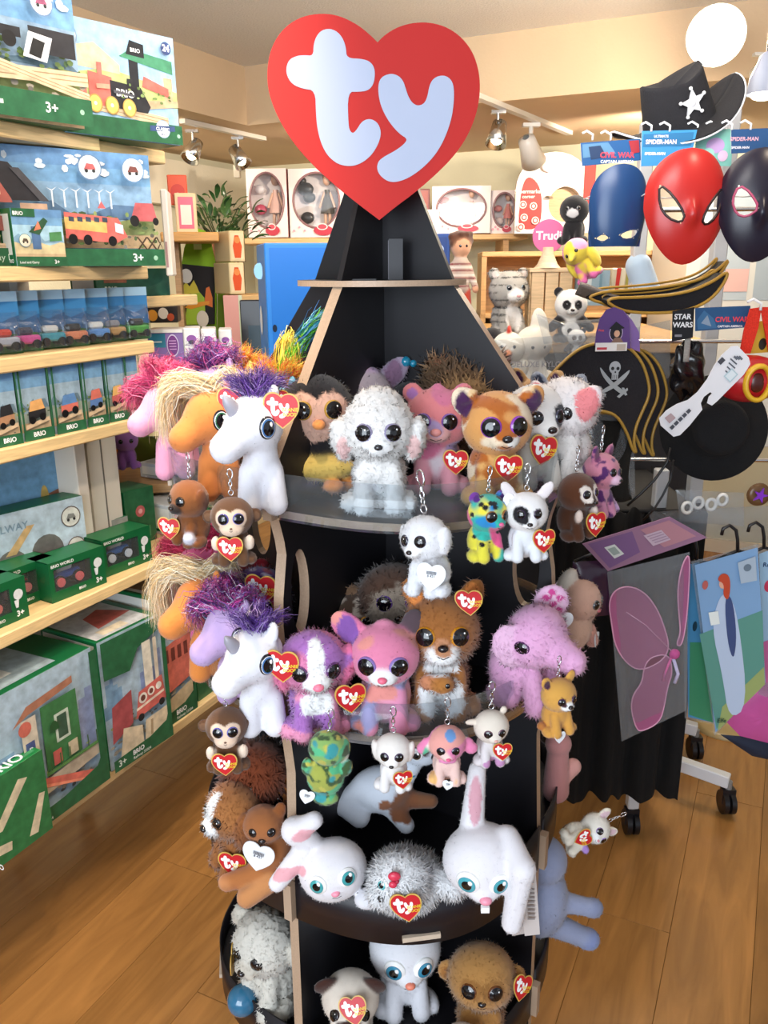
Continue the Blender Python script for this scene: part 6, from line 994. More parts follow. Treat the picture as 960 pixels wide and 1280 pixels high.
# clear plastic costume bags lying on the counter front
def bag(name, label, pts, Y, items=None, cat='plastic bag', col='#ffffff', m=None, th=.012, group=None, rx=0):
    """soft flat bag: outline in pixels at distance Y, thick in the middle"""
    P = [atY(x, y, Y) for x, y in pts]; c = sum(P, Vector())/len(P); t = thing(name, label, cat, c, 0, group); n = len(P)
    dens = []
    for i in range(n):
        for k in range(5): dens.append(P[i].lerp(P[(i+1) % n], k/5)-c)
    vs = [Vector((0, 0, 0))]; fs = []; R_ = 7; N_ = len(dens); rr = random.Random(label)
    for sd in (-1, 1):
        o = len(vs) if sd == 1 else 1
        base = []
        for j in range(1, R_+1):
            for k in range(N_):
                f = j/R_; d = dens[k]*f; vs.append(Vector((d.x, sd*th*(1-f**3)+(.003*math.sin(d.x*90+d.z*60)+rr.uniform(-.0015, .0015))*(1-f), d.z)))
    half = R_*N_; 
    for s_ in (0, 1):
        o = 1+s_*half; cidx = len(vs); vs.append(Vector((0, (-1, 1)[s_]*th, 0)))
        for k in range(N_):
            k2 = (k+1) % N_; fs.append((cidx, o+k, o+k2))
            for j in range(R_-1): fs.append((o+j*N_+k, o+(j+1)*N_+k, o+(j+1)*N_+k2, o+j*N_+k2))
    b = MB().add(vs, fs, col, True); b.build('bag', m or BAG, t)
    if items: items(t, lambda x, y, dy=0: atY(x, y, Y)-c+Vector((0, dy, 0)))
    return t
def bag_print(words, size, px, py, Y=0, col='#9a9aa0'):
    def f(t, L):
        b = MB(); p = L(px, py, -.016); b.text(words, size, col, Matrix.Translation(p), .02); b.build('lettering', PAPER, t)
    return f
bag('costume_bag', 'crumpled clear costume bag with grey lettering above the pirate hat', [(618, 425), (762, 415), (768, 458), (700, 470), (640, 498)], 2.05, bag_print('DELUXE KYLO REN', .019, 637, 458))
bag('costume_bag', 'clear plastic bag bunched up beside the cream lamb', [(670, 392), (700, 402), (758, 398), (764, 424), (680, 430)], 2.1)
bag('costume_bag', 'cloudy clear bag with grey strap behind the pirate hat', [(690, 432), (838, 400), (838, 470), (800, 500), (700, 470)], 2.12)
# left background: green display, books, plant, boxes
u0 = thing('green_display', 'lime green arched toy display with black niche left of the blue box', 'display', atY(226, 470, 3.2), math.radians(6)); Lg = lambda px, py: atY(px, py, 3.2)-atY(226, 470, 3.2)
pp = lambda L, l: [(L(x, y).x, L(x, y).z) for x, y in l]
MB().prism([pp(Lg, [(226, 470), (270, 470), (270, 335), (262, 300), (255, 288), (246, 285), (237, 290), (230, 310), (226, 335)])], 0, .02, '#8cbf1e').build('front_board', PAPER, u0)
MB().prism([pp(Lg, [(270, 470), (284, 480), (286, 300), (280, 296), (272, 300)])], .0, .28, '#7a9a1c').build('side_board', PAPER, u0)
MB().prism([pp(Lg, [(229, 405), (268, 405), (268, 334), (229, 330)])], -.03, -.001, '#17151a').build('niche', PAPER, u0)
b = MB(); art(b, [('p', pp(Lg, [(232, 405), (236, 372), (246, 360), (256, 372), (258, 405)]), '#a8cc3a'), ('p', pp(Lg, [(228, 362), (233, 352), (238, 358), (243, 350), (247, 358), (250, 366), (230, 368)]), '#e0d44a'), ('p', pp(Lg, [(256, 380), (258, 360), (262, 358), (266, 372), (266, 384)]), '#e8782c'), ('p', pp(Lg, [(232, 384), (240, 378), (262, 376), (262, 380), (240, 386)]), '#f0a02c'), ('c', Lg(234, 345).x, Lg(234, 345).z, .022, .026, '#f2f2ee'), ('c', Lg(254, 398).x, Lg(254, 398).z, .022, .03, '#efe8d8')], T(0, -.0305, 0), .001); b.build('printed_creature', CARD, u0)
b = MB(); art(b, [('r', Lg(241, 300).x, Lg(241, 312).z, Lg(251, 300).x, Lg(241, 296).z, '#d6e8a0')], T(0, -.0005, 0), .001); b.build('printed_mark', CARD, u0)
q0 = atY(200, 290, 2.9); t = thing('side_ledge', 'short wooden ledge holding orange picture books above the green display', 'shelf', q0, math.radians(10)); MB().bbox(0, 0, -.03, .19, .28, 0, '#d8a05c', .003).build('board', WOOD, t); MB().box(.03, .12, -.9, .05, .26, -.03, '#b8936a').build('post', WOOD, t)
bx('picture_book', 'orange picture book with round red figure leaning on the side ledge', 211, 235, 218, 256, 2.98, .02, lambda w, h: [('c', w*.5, h*.45, w*.36, w*.36, '#c8321f'), ('c', w*.5, h*.3, w*.16, w*.16, '#f4dcd0')], 12, '#e0542c', 'book', z=q0.z+.09)
bx('picture_book', 'pink and cream picture book standing on the side ledge', 221, 247, 240, 290, 2.96, .02, lambda w, h: [('r', w*.15, h*.1, w*.85, h*.9, '#e8708a'), ('r', w*.25, h*.2, w*.75, h*.7, '#f8eee0')], 12, '#f6d8a8', 'book', z=q0.z)
bx('picture_book', 'tall narrow cream book at the end of the farm railway box', 208, 216, 236, 345, 2.2, .10, lambda w, h: [('r', w*.2, h*.1, w*.5, h*.4, '#b08a8a')], 8, '#e9e2d8', 'book')
# plant
pl = thing('potted_plant', 'bushy green leafy plant behind the green display', 'plant', atY(275, 318, 3.9), 0); pl.scale = (.62, .62, .62)
MB().lathe([(.001, 0), (.10, 0), (.13, .2), (.12, .2), (.10, .17), (.001, .17)], '#8a5a3c', 20, T(0, 0, -.12)).build('pot', PLASTIC, pl)
rr = random.Random(9)
for i in range(16): a_ = rr.uniform(0, 6.28); MB().tube([(0, 0, .05), (.08*math.cos(a_), .08*math.sin(a_), .16), (.20*math.cos(a_), .16*math.sin(a_), .24+.10*rr.random())], .004, '#4a5a30', 5).build('stem', CLOTH, pl)
lm = {}
for i in range(100):
    a_ = rr.uniform(0, 6.28); r_ = rr.uniform(.03, .30); zc = .08+rr.random()*.34*(1-.4*r_/.3)
    k = i % 3
    if k not in lm:
        c = ['#3f6a38', '#547f48', '#2f5230'][k]; bb = MB().grid(lambda u, v: ((u-.5)*.034*math.sin(PI*min(.98, max(.04, v)))**.7, .11*v, .025*math.sin(v*2.6)-.01*abs(u-.5)), 2, 5, c); lm[k] = bb.mesh('leaf'); lm[k].materials.append(PLASTIC)
    o = link('leaf', lm[k], pl, (r_*math.cos(a_), r_*math.sin(a_)*.7, zc), (rr.uniform(-.4, 1.1), rr.uniform(-.6, .6), a_-PI/2+rr.uniform(-.6, .6))); s_ = rr.uniform(.7, 1.25); o.scale = (s_, s_, s_)
for i, (y0, y1) in enumerate(((328, 368), (288, 327))):
    bx('figure_box', ['lower', 'upper'][i]+' cream box with orange figures of the stack left of the blue box', 288, 308, y0, y1, 3.0, .16, lambda w, h: [('r', w*.1, h*.08, w*.9, h*.92, '#f0d8b0'), ('p', [(w*.3, h*.12), (w*.7, h*.12), (w*.8, h*.5), (w*.6, h*.85), (w*.35, h*.85), (w*.2, h*.5)], '#d8542a'), ('c', w*.5, h*.7, w*.2, w*.2, '#e88a4a')], 30, '#e8d2a4', right=lambda w, h: [('r', 0, 0, w, h, '#a88a64'), ('c', w*.5, h*.35, w*.24, w*.24, '#b8341f'), ('c', w*.35, h*.75, w*.12, w*.12, '#6a4a34'), ('c', w*.68, h*.75, w*.12, w*.12, '#6a4a34')])
bx('display_plinth', 'pink and cream plinth under the stack of orange figure boxes', 285, 330, 369, 470, 3.0, .25, lambda w, h: [('r', 0, 0, w*.4, h, '#e8a8a0'), ('r', w*.4, 0, w*.5, h, '#d8e0c0')], 8, '#dcb47a', 'plinth', PAPER)
bx('folding_screen', 'black rounded panel between the boxes and the blue carton', 303, 334, 375, 445, 2.6, .03, lambda w, h: [('r', w*.3, h*.05, w*.95, h*.55, '#1f3a48')], 0, '#17161a', 'panel', PLASTIC)
# big blue carton
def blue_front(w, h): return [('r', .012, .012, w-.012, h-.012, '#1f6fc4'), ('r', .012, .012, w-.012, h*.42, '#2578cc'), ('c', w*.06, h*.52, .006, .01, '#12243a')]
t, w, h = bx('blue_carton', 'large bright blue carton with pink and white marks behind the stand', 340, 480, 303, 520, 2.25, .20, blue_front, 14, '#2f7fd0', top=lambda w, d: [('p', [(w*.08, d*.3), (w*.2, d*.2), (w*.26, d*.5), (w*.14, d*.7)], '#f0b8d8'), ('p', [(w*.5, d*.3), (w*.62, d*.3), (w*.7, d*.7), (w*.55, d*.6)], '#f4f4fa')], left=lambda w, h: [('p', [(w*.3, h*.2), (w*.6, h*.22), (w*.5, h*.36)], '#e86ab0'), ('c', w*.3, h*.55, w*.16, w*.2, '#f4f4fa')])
MB().prism([chaikin([(-.006, h*.80), (-.022, h*.80), (-.030, h*.845), (-.022, h*.89), (-.006, h*.89)], 1)], .01, .014, '#8cc0f0').build('side_tab', CARD, t)
bx('blue_carton', 'dark blue printed carton showing right of the pointed top', 505, 562, 292, 420, 2.6, .2, lambda w, h: [('r', .01, .01, w-.01, h-.01, '#24407c'), ('c', w*.7, h*.85, w*.16, w*.12, '#b8c8e8')], 6, '#2a4a8c', 'box')
# boxes of toy ponies further along
for i, (x0, x1, Yq) in enumerate(((232, 252, 2.30), (254, 272, 2.34), (276, 292, 2.42))):
    bx('pony_toy_box', ['white pony toy box, nearest of three', 'white pony toy box, middle of three', 'white pony toy box, furthest of three'][i]+' behind the third shelf', x0, x1, 410+i, 462, Yq, .10, lambda w, h: [('r', 0, h*.0, w, h*.30, '#b9b4ae'), ('c', w*.5, h*.72, w*.36, w*.30, '#f4f4f6'), ('c', w*.5, h*.74, w*.30, w*.24, '#8a4a9a'), ('c', w*.5, h*.66, w*.2, w*.14, '#3a3a44'), ('r', w*.2, 0, w*.8, h*.36, '#6a6a70'), ('r', w*.3, .004, w*.7, h*.3, '#c8c8cc')], 10, '#f0eee9')
bx('pony_toy_box', 'purple and teal side of a toy box at the end of the third shelf', 188, 231, 412, 462, 2.30, .10, lambda w, h: [('r', 0, 0, w, h, '#8a6aae'), ('r', w*.04, h*.55, w*.5, h*.9, '#2f7f9c'), ('c', w*.7, h*.6, w*.17, h*.28, '#e4d8f0'), ('c', w*.7, h*.6, w*.15, h*.25, '#7a2f8a'), ('c', w*.5, h*.12, w*.3, h*.16, '#a8508c'), ('r', 0, h*.92, w, h, '#f2efe9'), ('r', w*.08, h*.68, w*.4, h*.71, '#dff2f2')]+[('r', w*.60, h*(.5+.07*i), w*.8, h*(.52+.07*i), '#e0a8e0') for i in range(4)], 6, '#efece6')
bx('toy_shop_shelf', 'shelf with cream board carrying the pony toy boxes', 186, 300, 466, 478, 2.28, .35, None, 6, '#dfc08c', 'shelf', WOOD)
bx('ribbon_box', 'blue train box with printed engine at the end of the fourth shelf', 187, 226, 480, 545, 2.15, .12, lambda w, h: [('r', 0, 0, w, h, '#7fb8dc'), ('p', [(0, h*.3), (w, h*.4), (w, 0), (0, 0)], '#b8a468'), ('c', w*.45, h*.5, w*.16, h*.2, '#17161a'), ('r', w*.36, h*.6, w*.5, h*.85, '#17161a')], 0, '#3f8a6a')
bx('olive_bin', 'olive green curved bin behind the third shelf end, below the ponies', 155, 225, 548, 620, 2.6, .3, lambda w, h: [('p', [(0, 0), (w, 0), (w, h*.5), (w*.5, h*.2)], '#8aa822')], 20, '#5c6a1c', 'bin', PLASTIC)
bx('orange_panel', 'orange board standing left of the olive green bin', 128, 156, 545, 600, 2.5, .05, None, 20, '#e8822c', 'board', PAPER)
q = boo('#b87ac8', '#a868b8', None); q.eyes(1.8, 10.4, .8, '#333333'); E3(q, 'wide', '#c08ad0'); q.build('plush_rabbit', 'small purple toy rabbit on the low shelf by the slotted post', onYZ(160, 2.3, 1.06), 12, (0, 0, 20))
bx('low_toy_shelf', 'low shelf carrying the small purple toy rabbit', 132, 215, 608, 620, 2.3, .3, None, 10, '#a8845a', 'shelf', WOOD)
bx('mixed_goods', 'dark niche of small coloured toys under the side shelf board', 178, 222, 380, 404, 2.5, .1, lambda w, h: [('c', w*.3, h*.4, w*.14, h*.3, '#e8a03a'), ('c', w*.6, h*.5, w*.14, h*.3, '#efe8dc'), ('c', w*.8, h*.3, w*.1, h*.2, '#c8542c')], 8, '#2a2422', 'display')
# track lights
def track(lab, pa, pb, n, z=H2-.02):
    a, b_ = atZ(*pa, z), atZ(*pb, z); d = b_-a; t = thing('track_light_rail', lab, 'light rail', a, math.atan2(d.y, d.x)); MB().box(0, -.016, 0, d.length, .016, .019, '#e4e0d8').build('rail', PLASTIC, t); return a, d
def spotlamp(lab, px, py, z, aim, s=1.0, white=False, em=14, r=.026):
    a = atZ(px, py, z); t = thing('track_spotlight', lab, 'spotlight', a, 0); q = Vector(aim).normalized().to_track_quat('Z', 'Y').to_matrix().to_4x4(); m = Matrix.Translation((0, 0, -.09*s)) @ q; c = '#e8e6e2'
    MB().cyl((0, 0, .0), (0, 0, -.07*s), .008*s, c).box(-.03*s, -.015*s, -.012*s, .03*s, .015*s, .0, c).build('stem', METAL if not white else PLASTIC, t)
    MB().lathe([(.012*s, -.06*s), (.03*s, -.05*s), (.034*s, -.01*s), (.045*s, .05*s), (.041*s, .05*s), (.028*s, 0), (.001, -.01*s)], c, 20, m).build('lamp_head', METAL if not white else PLASTIC, t)
    MB().ball((0, 0, .022*s), r*s, '#ffe0b0', 12, m).build('bulb', mat('lamp_glow', emit=em, rough=.5), t)
track('left ceiling light rail with two chrome spotlights', (228, 154), (330, 176), 2); track('right ceiling light rail with spotlights beside the heart sign', (590, 121), (712, 169), 2)
spotlamp('round chrome spotlight nearest the train boxes', 240, 162, H2-.02, (-.3, -.5, -.8)); spotlamp('chrome spotlight angled to the right on the left rail', 297, 171, H2-.02, (.5, -.3, -.8)); spotlamp('small chrome spotlight just right of the heart sign', 623, 138, H2-.02, (-.2, -.4, -.9), 1.0); spotlamp('white spotlight at the far end of the right rail', 664, 154, H2-.02, (.3, .5, -.5), 1.3, True)
a = atY(895, 44, 2.80); t = thing('flood_lamp', 'blazing round flood lamp on the ceiling step above the black cowboy hat', 'spotlight', a, 0); m = Vector((-.32, -.86, -.40)).to_track_quat('Z', 'Y').to_matrix().to_4x4(); MB().lathe([(.001, -.09), (.04, -.085), (.06, -.04), (.086, .01), (.083, .012), (.05, -.03), (.001, -.03)], '#f0efec', 28, m).build('lamp_head', PLASTIC, t); MB().lathe([(.079, .006), (.05, .014), (.001, .018)], '#fff0d6', 28, m).build('bulb', mat('flood_glow', emit=45), t); MB().cyl((.02, .05, .04), (.06, .22, .06), .010, '#eeeeee').build('bracket', PLASTIC, t); spotlamp('lit spotlight at the right edge beside the blazing one', 951, 66, 2.30, (-.15, -.9, -.4), .8, True, 60)
pt_ = bpy.data.lights.new('spot_glow', 'POINT'); pt_.energy = 24; pt_.color = (1, .86, .66); pt_.shadow_soft_size = .05; po = bpy.data.objects.new('spot_glow', pt_); COL.objects.link(po); po.location = atY(880, 60, 2.60)
a = atY(948, 118, 1.9); t = thing('pendant_lamp', 'grey conical lamp shade cut by the right edge of the photo', 'lamp', a, 0); MB().lathe([(.035, .0), (.03, .03), (.012, .075), (.004, .08)], '#8a90a0', 24, T(.01, 0, 0)).build('shade', PLASTIC, t); MB().ball((.01, 0, .0), (.026, .026, .012), '#fff4dc', 14).build('bulb', mat('lamp_soft', emit=8), t); MB().cyl((.01, 0, .08), (.01, 0, .5), .003, '#444444').build('cord', PLASTIC, t)
bx('switch_box', 'small white junction box at the top of the back wall', 292, 300, 206, 222, 4.85, .04, None, 0, '#e8e6da', 'switch', PAPER)
# ------------------------------------------------------------------ costume rack on the right
def LY(Y, c): return lambda x, y, dy=0: atY(x, y, Y)-c+Vector((0, dy, 0))
def flat(name, label, cat, pts, Y, th, col, m=CARD, items=None, side=None, rz=0, holes=(), part='card', group=None, parent=None, rx=0):
    """flat thing cut to an outline (pixels at distance Y), th thick; items draws the print in local metres"""
    P = [atY(x, y, Y) for x, y in pts]; c = sum(P, Vector())/len(P)
    t = parent or thing(name, label, cat, c, 0, group, (rx, 0, math.radians(rz)))
    L = lambda x, y: ((atY(x, y, Y)-c).x, (atY(x, y, Y)-c).z)
    MB().prism([[L(*p) for p in pts]]+[[L(*p) for p in h] for h in holes], 0, th, col, side).build(part, m, t)
    if items: b = MB(); art(b, items(L), Matrix.Identity(4), .0004); b.build('printed_face', CARD, t)
    return t, L, c
sp_ = lambda l: chaikin(l, 2)
# frame of the rack
rk = thing('costume_rack', 'rolling black and silver garment rack with draped black cloth skirt', 'rack', (.90, 2.2, 0), 0)
def rl(v): return Vector(v)-Vector((.90, 2.2, 0))
def castor(p):
    p = rl(p); b = MB().cyl((p.x-.018, p.y, .038), (p.x-.004, p.y, .038), .036, '#15151a', seg=20).cyl((p.x+.004, p.y, .038), (p.x+.018, p.y, .038), .036, '#15151a', seg=20).box(p.x-.02, p.y-.012, .038, p.x+.02, p.y+.012, .085, '#1c1c22').cyl((p.x, p.y, .08), (p.x, p.y, .11), .01, '#888888'); b.build('castor', PLASTIC, rk)
c1, c2, c3, c4 = atZ(788, 1030, .03), atZ(908, 1005, .03), atZ(868, 938, .03), atZ(690, 960, .03)
for c in (c1, c2, c3, c4): castor((c.x, c.y, 0))
j = rl((.98, 2.35, .13))
for n_, (a, b_) in enumerate(((c2, Vector((.76, 2.34, .13))), (c3, Vector((.9, 2.5, .13))), (c4, Vector((.9, 2.4, .13))))):
    a = rl((a.x, a.y, .11)); e = rl(b_); d = (e-a).normalized(); q = d.to_track_quat('Y', 'Z').to_matrix().to_4x4()
    MB().bbox(-.016, 0, -.02, .016, (e-a).length, .02, '#e8eaee', .003, Matrix.Translation(a) @ q).build('base_arm', PLASTIC, rk)
a = rl((c1.x, c1.y, .10)); MB().bbox(a.x-.016, a.y-.016, .09, a.x+.016, a.y+.016, 1.10, '#cfd1d4', .003).build('upright', PLASTIC, rk)
for px, Y in ((826, 2.12), (748, 2.30)):
    a = rl(onYZ(px, Y, 0)); MB().bbox(a.x-.017, a.y-.017, .12, a.x+.017, a.y+.017, 1.95, '#c7c9cc', .003).build('upright', PLASTIC, rk)
for z, Y in ((1.72, 1.98), (1.42, 2.10), (1.12, 2.10)): MB().cyl(rl((.56, Y, z)), rl((1.25, Y-.05, z)), .005, '#c9cbd0').build('hanging_bar', METAL, rk)
# cloth skirt
kx0, kx1 = onYZ(688, 2.02, .6).x-.90, onYZ(860, 2.02, .5).x-.90
def skirt(u, v): return (kx0+(kx1-kx0)*u, -.18+.022*math.sin(u*23)+.010*math.sin(u*51+1), .155+.010*math.sin(u*17)+.008*math.sin(u*40)+(1.0-.155)*v)
MB().grid(skirt, 60, 12, '#09090b', True, .004).build('cloth_skirt', CLOTH, rk)
MB().grid(lambda u, v: (kx1+.006*math.sin(u*20), -.18+.46*u, .17+.01*math.sin(u*20)+(1.0-.17)*v), 30, 8, '#09090b', True, .004).build('cloth_skirt', CLOTH, rk)
MB().bbox(kx0+.01, -.16, .99, kx1-.01, .28, 1.0, '#141418', .003).build('shelf_board', PAPER, rk)

# cowboy hat with star
c = atY(846, 138, 1.78); ht = thing('cowboy_hat', 'black cowboy hat with silver star badge on top of the costume rack', 'hat', c, 0, None, (math.radians(12), math.radians(-24), math.radians(10)))
def brim(u, v):
    a = 2*PI*u; r = .062+.058*v; up = .045*v**1.6*abs(math.cos(a))**2.2; return (1.12*r*math.cos(a), .86*r*math.sin(a), -.030+up-.012*v*abs(math.sin(a)))
MB().grid(brim, 48, 8, '#17161a', True, .003).build('brim', CLOTH, ht)
def crown(u, v):
    a = 2*PI*u; t_ = min(1, v*1.5); r = .070-.012*t_ if v < .667 else .058*(1-(v-.667)*3)
    z = -.032+.092*t_-.016*(abs(math.sin(a))**.7)*t_*.5; z -= .026*max(0, (v-.667)*3); return (1.05*max(r, .0004)*math.cos(a), .84*max(r, .0004)*math.sin(a), z+.010*abs(math.cos(a))*t_)
MB().grid(crown, 44, 18, '#1a191d').build('crown', CLOTH, ht)
MB().tube([tuple(Vector(brim(i/60, 1))) for i in range(60)], .0022, '#d8d8dc', 5, True).build('brim_edge', CLOTH, ht)
st = [(.026*(1 if i % 2 == 0 else .45)*math.cos(PI/2+i*PI/5), .026*(1 if i % 2 == 0 else .45)*math.sin(PI/2+i*PI/5)) for i in range(10)]
b = MB().prism([st], -.003, 0, '#e6e8ec', '#b8bac0', T(0, -.0585, .016) @ Matrix.Rotation(.14, 4, 'X'))
for i in range(0, 10, 2): b.ball((st[i][0], -.0605, st[i][1]+.016), .0035, '#f0f0f2', 8)
b.ball((0, -.060, .016), (.008, .002, .008), '#c8cace', 12); b.build('star_badge', PLASTIC, ht)
MB().cyl(atY(832, 170, 1.80)-c, atY(832, 182, 1.80)-c, .004, '#cccccc').build('hook', METAL, ht)

# masks and their header cards
def hanger_hook(t, p, s=1.0, col='#f4f4f4'):
    pts = [Vector(p)+Vector((dx*s, 0, dz*s)) for dx, dz in ((0, 0), (0, .010), (-.012, .016), (-.020, .012))]; MB().tube(pts, .0022*s, col, 6).build('hook', PLASTIC, t)
def header(lab, pts, Y, col, items, rz=0):
    t, L, c = flat('header_card', lab, 'header card', pts, Y, .0015, col, CARD, items, '#e8eef4', rz); x0 = (L(*pts[0])[0]+L(*pts[1])[0])/2; z0 = max(L(*pts[0])[1], L(*pts[1])[1])
    hanger_hook(t, (x0, -.001, z0-.003)); hanger_hook(t, (x0-.035, -.001, z0-.003)); return t
def word(L, x, y, s, txt, col, al='CENTER', bo=.03): X, Z = L(x, y); return ('t', X, Z, s, txt, col, al, bo)
header('blue and red header card above the plain blue half mask', [(725, 179), (801, 173), (802, 200), (727, 208)], 1.70, '#27588c', lambda L: [('p', [L(727, 181), L(760, 178), L(770, 192), L(728, 198)], '#5a86a8'), ('p', [L(735, 184), L(750, 182), L(758, 196), L(738, 200)], '#243a5c'), ('p', [L(786, 176), L(799, 175), L(800, 190), L(790, 192)], '#a03038'), word(L, 771, 197, .0135, 'CIVIL WAR', '#e04a58'), word(L, 771, 204, .0075, 'CAPTAIN AMERICA', '#f0f2f6')], 4)
header('bright blue header card above the red full face mask', [(802, 164), (872, 162), (862, 206), (801, 208)], 1.69, '#3f8ec4', lambda L: [('p', [L(804, 168), L(868, 165), L(864, 182), L(803, 184)], '#2f6f9c'), word(L, 826, 180, .0105, 'SPIDER-MAN', '#f2dce4'), word(L, 826, 172, .006, 'ULTIMATE', '#e8e8f0'), word(L, 818, 194, .007, 'SPIDER-MAN', '#ffffff')], 2)
header('pale teal iridescent card behind the red full face mask', [(872, 162), (917, 161), (914, 208), (866, 206)], 1.73, '#8cd0c0', lambda L: [('c', *L(894, 182), .018, .014, '#c8a8d8'), ('c', *L(885, 192), .012, .010, '#a8e0d0'), ('c', *L(903, 195), .010, .010, '#e8c8e0')])
header('dark blue header card above the black and pink mask', [(914, 162), (962, 160), (962, 190), (914, 192)], 1.68, '#2a4f7c', lambda L: [word(L, 930, 176, .0095, 'SPIDER-MAN', '#d8a8b8'), word(L, 925, 186, .006, 'SPIDER-MAN', '#e8e8f0')])
def mask(lab, cx, cy, w, h, Y, col, eyes, rim=None, rz=0, half=False, seam=None):
    c = atY(cx, cy, Y); sc = (atY(cx+50, cy, Y)-atY(cx-50, cy, Y)).x/100; W_, H_ = w*sc/2, h*sc/2
    t = thing('face_mask', lab, 'mask', c, math.radians(rz)); nu, nv = 90, 90; D_ = W_*.55
    def f(x, z):
        k = 1-(x/W_)**2-(z/H_)**2*(.8 if not half else .45); return -D_*max(k, 0)**.55 - (0 if half else .012)*math.exp(-((x/(W_*.16))**2+((z+H_*.12)/(H_*.2))**2))
    def pt(u, v):
        a = u*2-1; b_ = v*2-1
        if half: z = b_*H_; ww = W_*min(1, (1.001-max(0, (b_))**2.6))**.5 if b_ > 0 else W_*(1-.10*(-b_))
        else: z = b_*H_; ww = W_*(max(1e-4, 1-abs(b_)**2.5))**.5*(1 if b_ > 0 else 1-.30*(-b_)**1.3)
        x = a*ww; return (x, f(x*.98, z*.98), z)
    b = MB(); vs = [Vector(pt(i/nu, j/nv)) for j in range(nv+1) for i in range(nu+1)]; E_ = [[(ex*sc, ez*sc) for ex, ez in e] for e in eyes]
    def inside(x, z):
        for e in E_:
            r = False; n = len(e)
            for i in range(n):
                (x1, z1), (x2, z2) = e[i], e[i-1]
                if (z1 > z) != (z2 > z) and x < (x2-x1)*(z-z1)/(z2-z1)+x1: r = not r
            if r: return True
        return False
    off = len(vs); vb = [v+Vector((0, .0018, 0)) for v in vs]; fs = []
    for j_ in range(nv):
        for i in range(nu):
            q = [j_*(nu+1)+i, j_*(nu+1)+i+1, (j_+1)*(nu+1)+i+1, (j_+1)*(nu+1)+i]; m_ = (vs[q[0]]+vs[q[2]])/2
            if inside(m_.x, m_.z): continue
            fs.append(q); fs.append([k+off for k in q[::-1]])
    b.add(vs+vb, fs, col, True); b.build('shell', PLASTIC, t)
    for e in E_:
        b = MB(); P = chaikin(e, 1); b.tube([(x, f(x, z)-.0005, z) for x, z in P], .0024 if rim else .0012, rim or col, 6, True); b.build('eye_rim', PLASTIC, t)
    if seam: MB().tube([pt(i/40, 0) for i in range(41)]+[pt(1, i/40) for i in range(41)]+[pt(1-i/40, 1) for i in range(41)]+[pt(0, 1-i/40) for i in range(41)], .0018, seam, 5, True).build('edge_seam', PLASTIC, t)
    e0 = pt(0, .62); e1 = pt(1, .62); MB().tube([e0, (e0[0]*.8, .06, e0[2]), (0, .09, e0[2]), (e1[0]*.8, .06, e1[2]), e1], .0012, '#dddddd', 5).build('elastic', PLASTIC, t)
    return t
mask('plain navy blue half face mask hanging left of the red mask', 771, 258, 74, 96, 1.66, '#1f4474', [[(-29, -38), (-20, -32), (-12, -38), (-20, -43)], [(-2, -34), (12, -28), (26, -28), (20, -38), (5, -40)]], None, 6, True)
mask('plain red full face mask with angular eye holes', 854, 260, 104, 136, 1.60, '#c22a26', [[(-39, 27), (-24, 13), (-9, -9), (-12, -19), (-28, -13), (-38, 2)], [(13, -16), (23, 5), (41, 24), (41, 4), (33, -13), (20, -22)]], '#2a1214', 3, False)
mask('black full face mask with pink eye rim cut by the right edge', 945, 258, 96, 134, 1.58, '#201c2c', [[(-28, 24), (-34, 6), (-28, -10), (-16, -14), (-4, -4), (-14, 14)], [(14, -4), (26, -14), (36, -8), (34, 12), (26, 22)]], '#b8486c', -8, False)
# bicorne hats seen from the side
c = atY(818, 368, 1.80)
for i, lab in enumerate(('black pirate hat with gold edge, lowest of the stack under the masks', 'black pirate hat with gold edge, uppermost of the stack under the masks')):
    dy = -i*9; lp = [(728, 366), (762, 376), (805, 380), (848, 376), (880, 358), (902, 326), (906, 318), (892, 332), (868, 345), (830, 352), (790, 356), (752, 358)] if i else [(748, 372), (770, 388), (810, 391), (852, 388), (882, 374), (900, 350), (902, 338), (884, 352), (850, 366), (800, 371)]
    P = [atY(x, y+(6 if i else 0), 1.80+.05*i) for x, y in lp]; c = sum(P, Vector())/len(P); t = thing('pirate_hat', lab, 'hat', c, 0); l2 = sp_([((p-c).x, (p-c).z) for p in P]); MB().prism([l2], -.03+.01*i, .03, '#17161a').build('felt', CLOTH, t)
    MB().tube([(x, -.032+.01*i, z) for x, z in l2], .0035, '#b48a34', 6, True).build('gold_trim', PLASTIC, t); MB().tube([(x*.98, .032, z+.006) for x, z in l2], .003, '#b48a34', 6, True).build('gold_trim', PLASTIC, t)
    if i: MB().grid(lambda u, v, c=c: ((atY(726+70*u, 352+26*u+v*14, 1.83)-c).x, -.02+.05*v, (atY(726+70*u, 352+26*u+v*14, 1.83)-c).z), 10, 5, '#8a8078', True, .006).build('grey_lining', CLOTH, t)
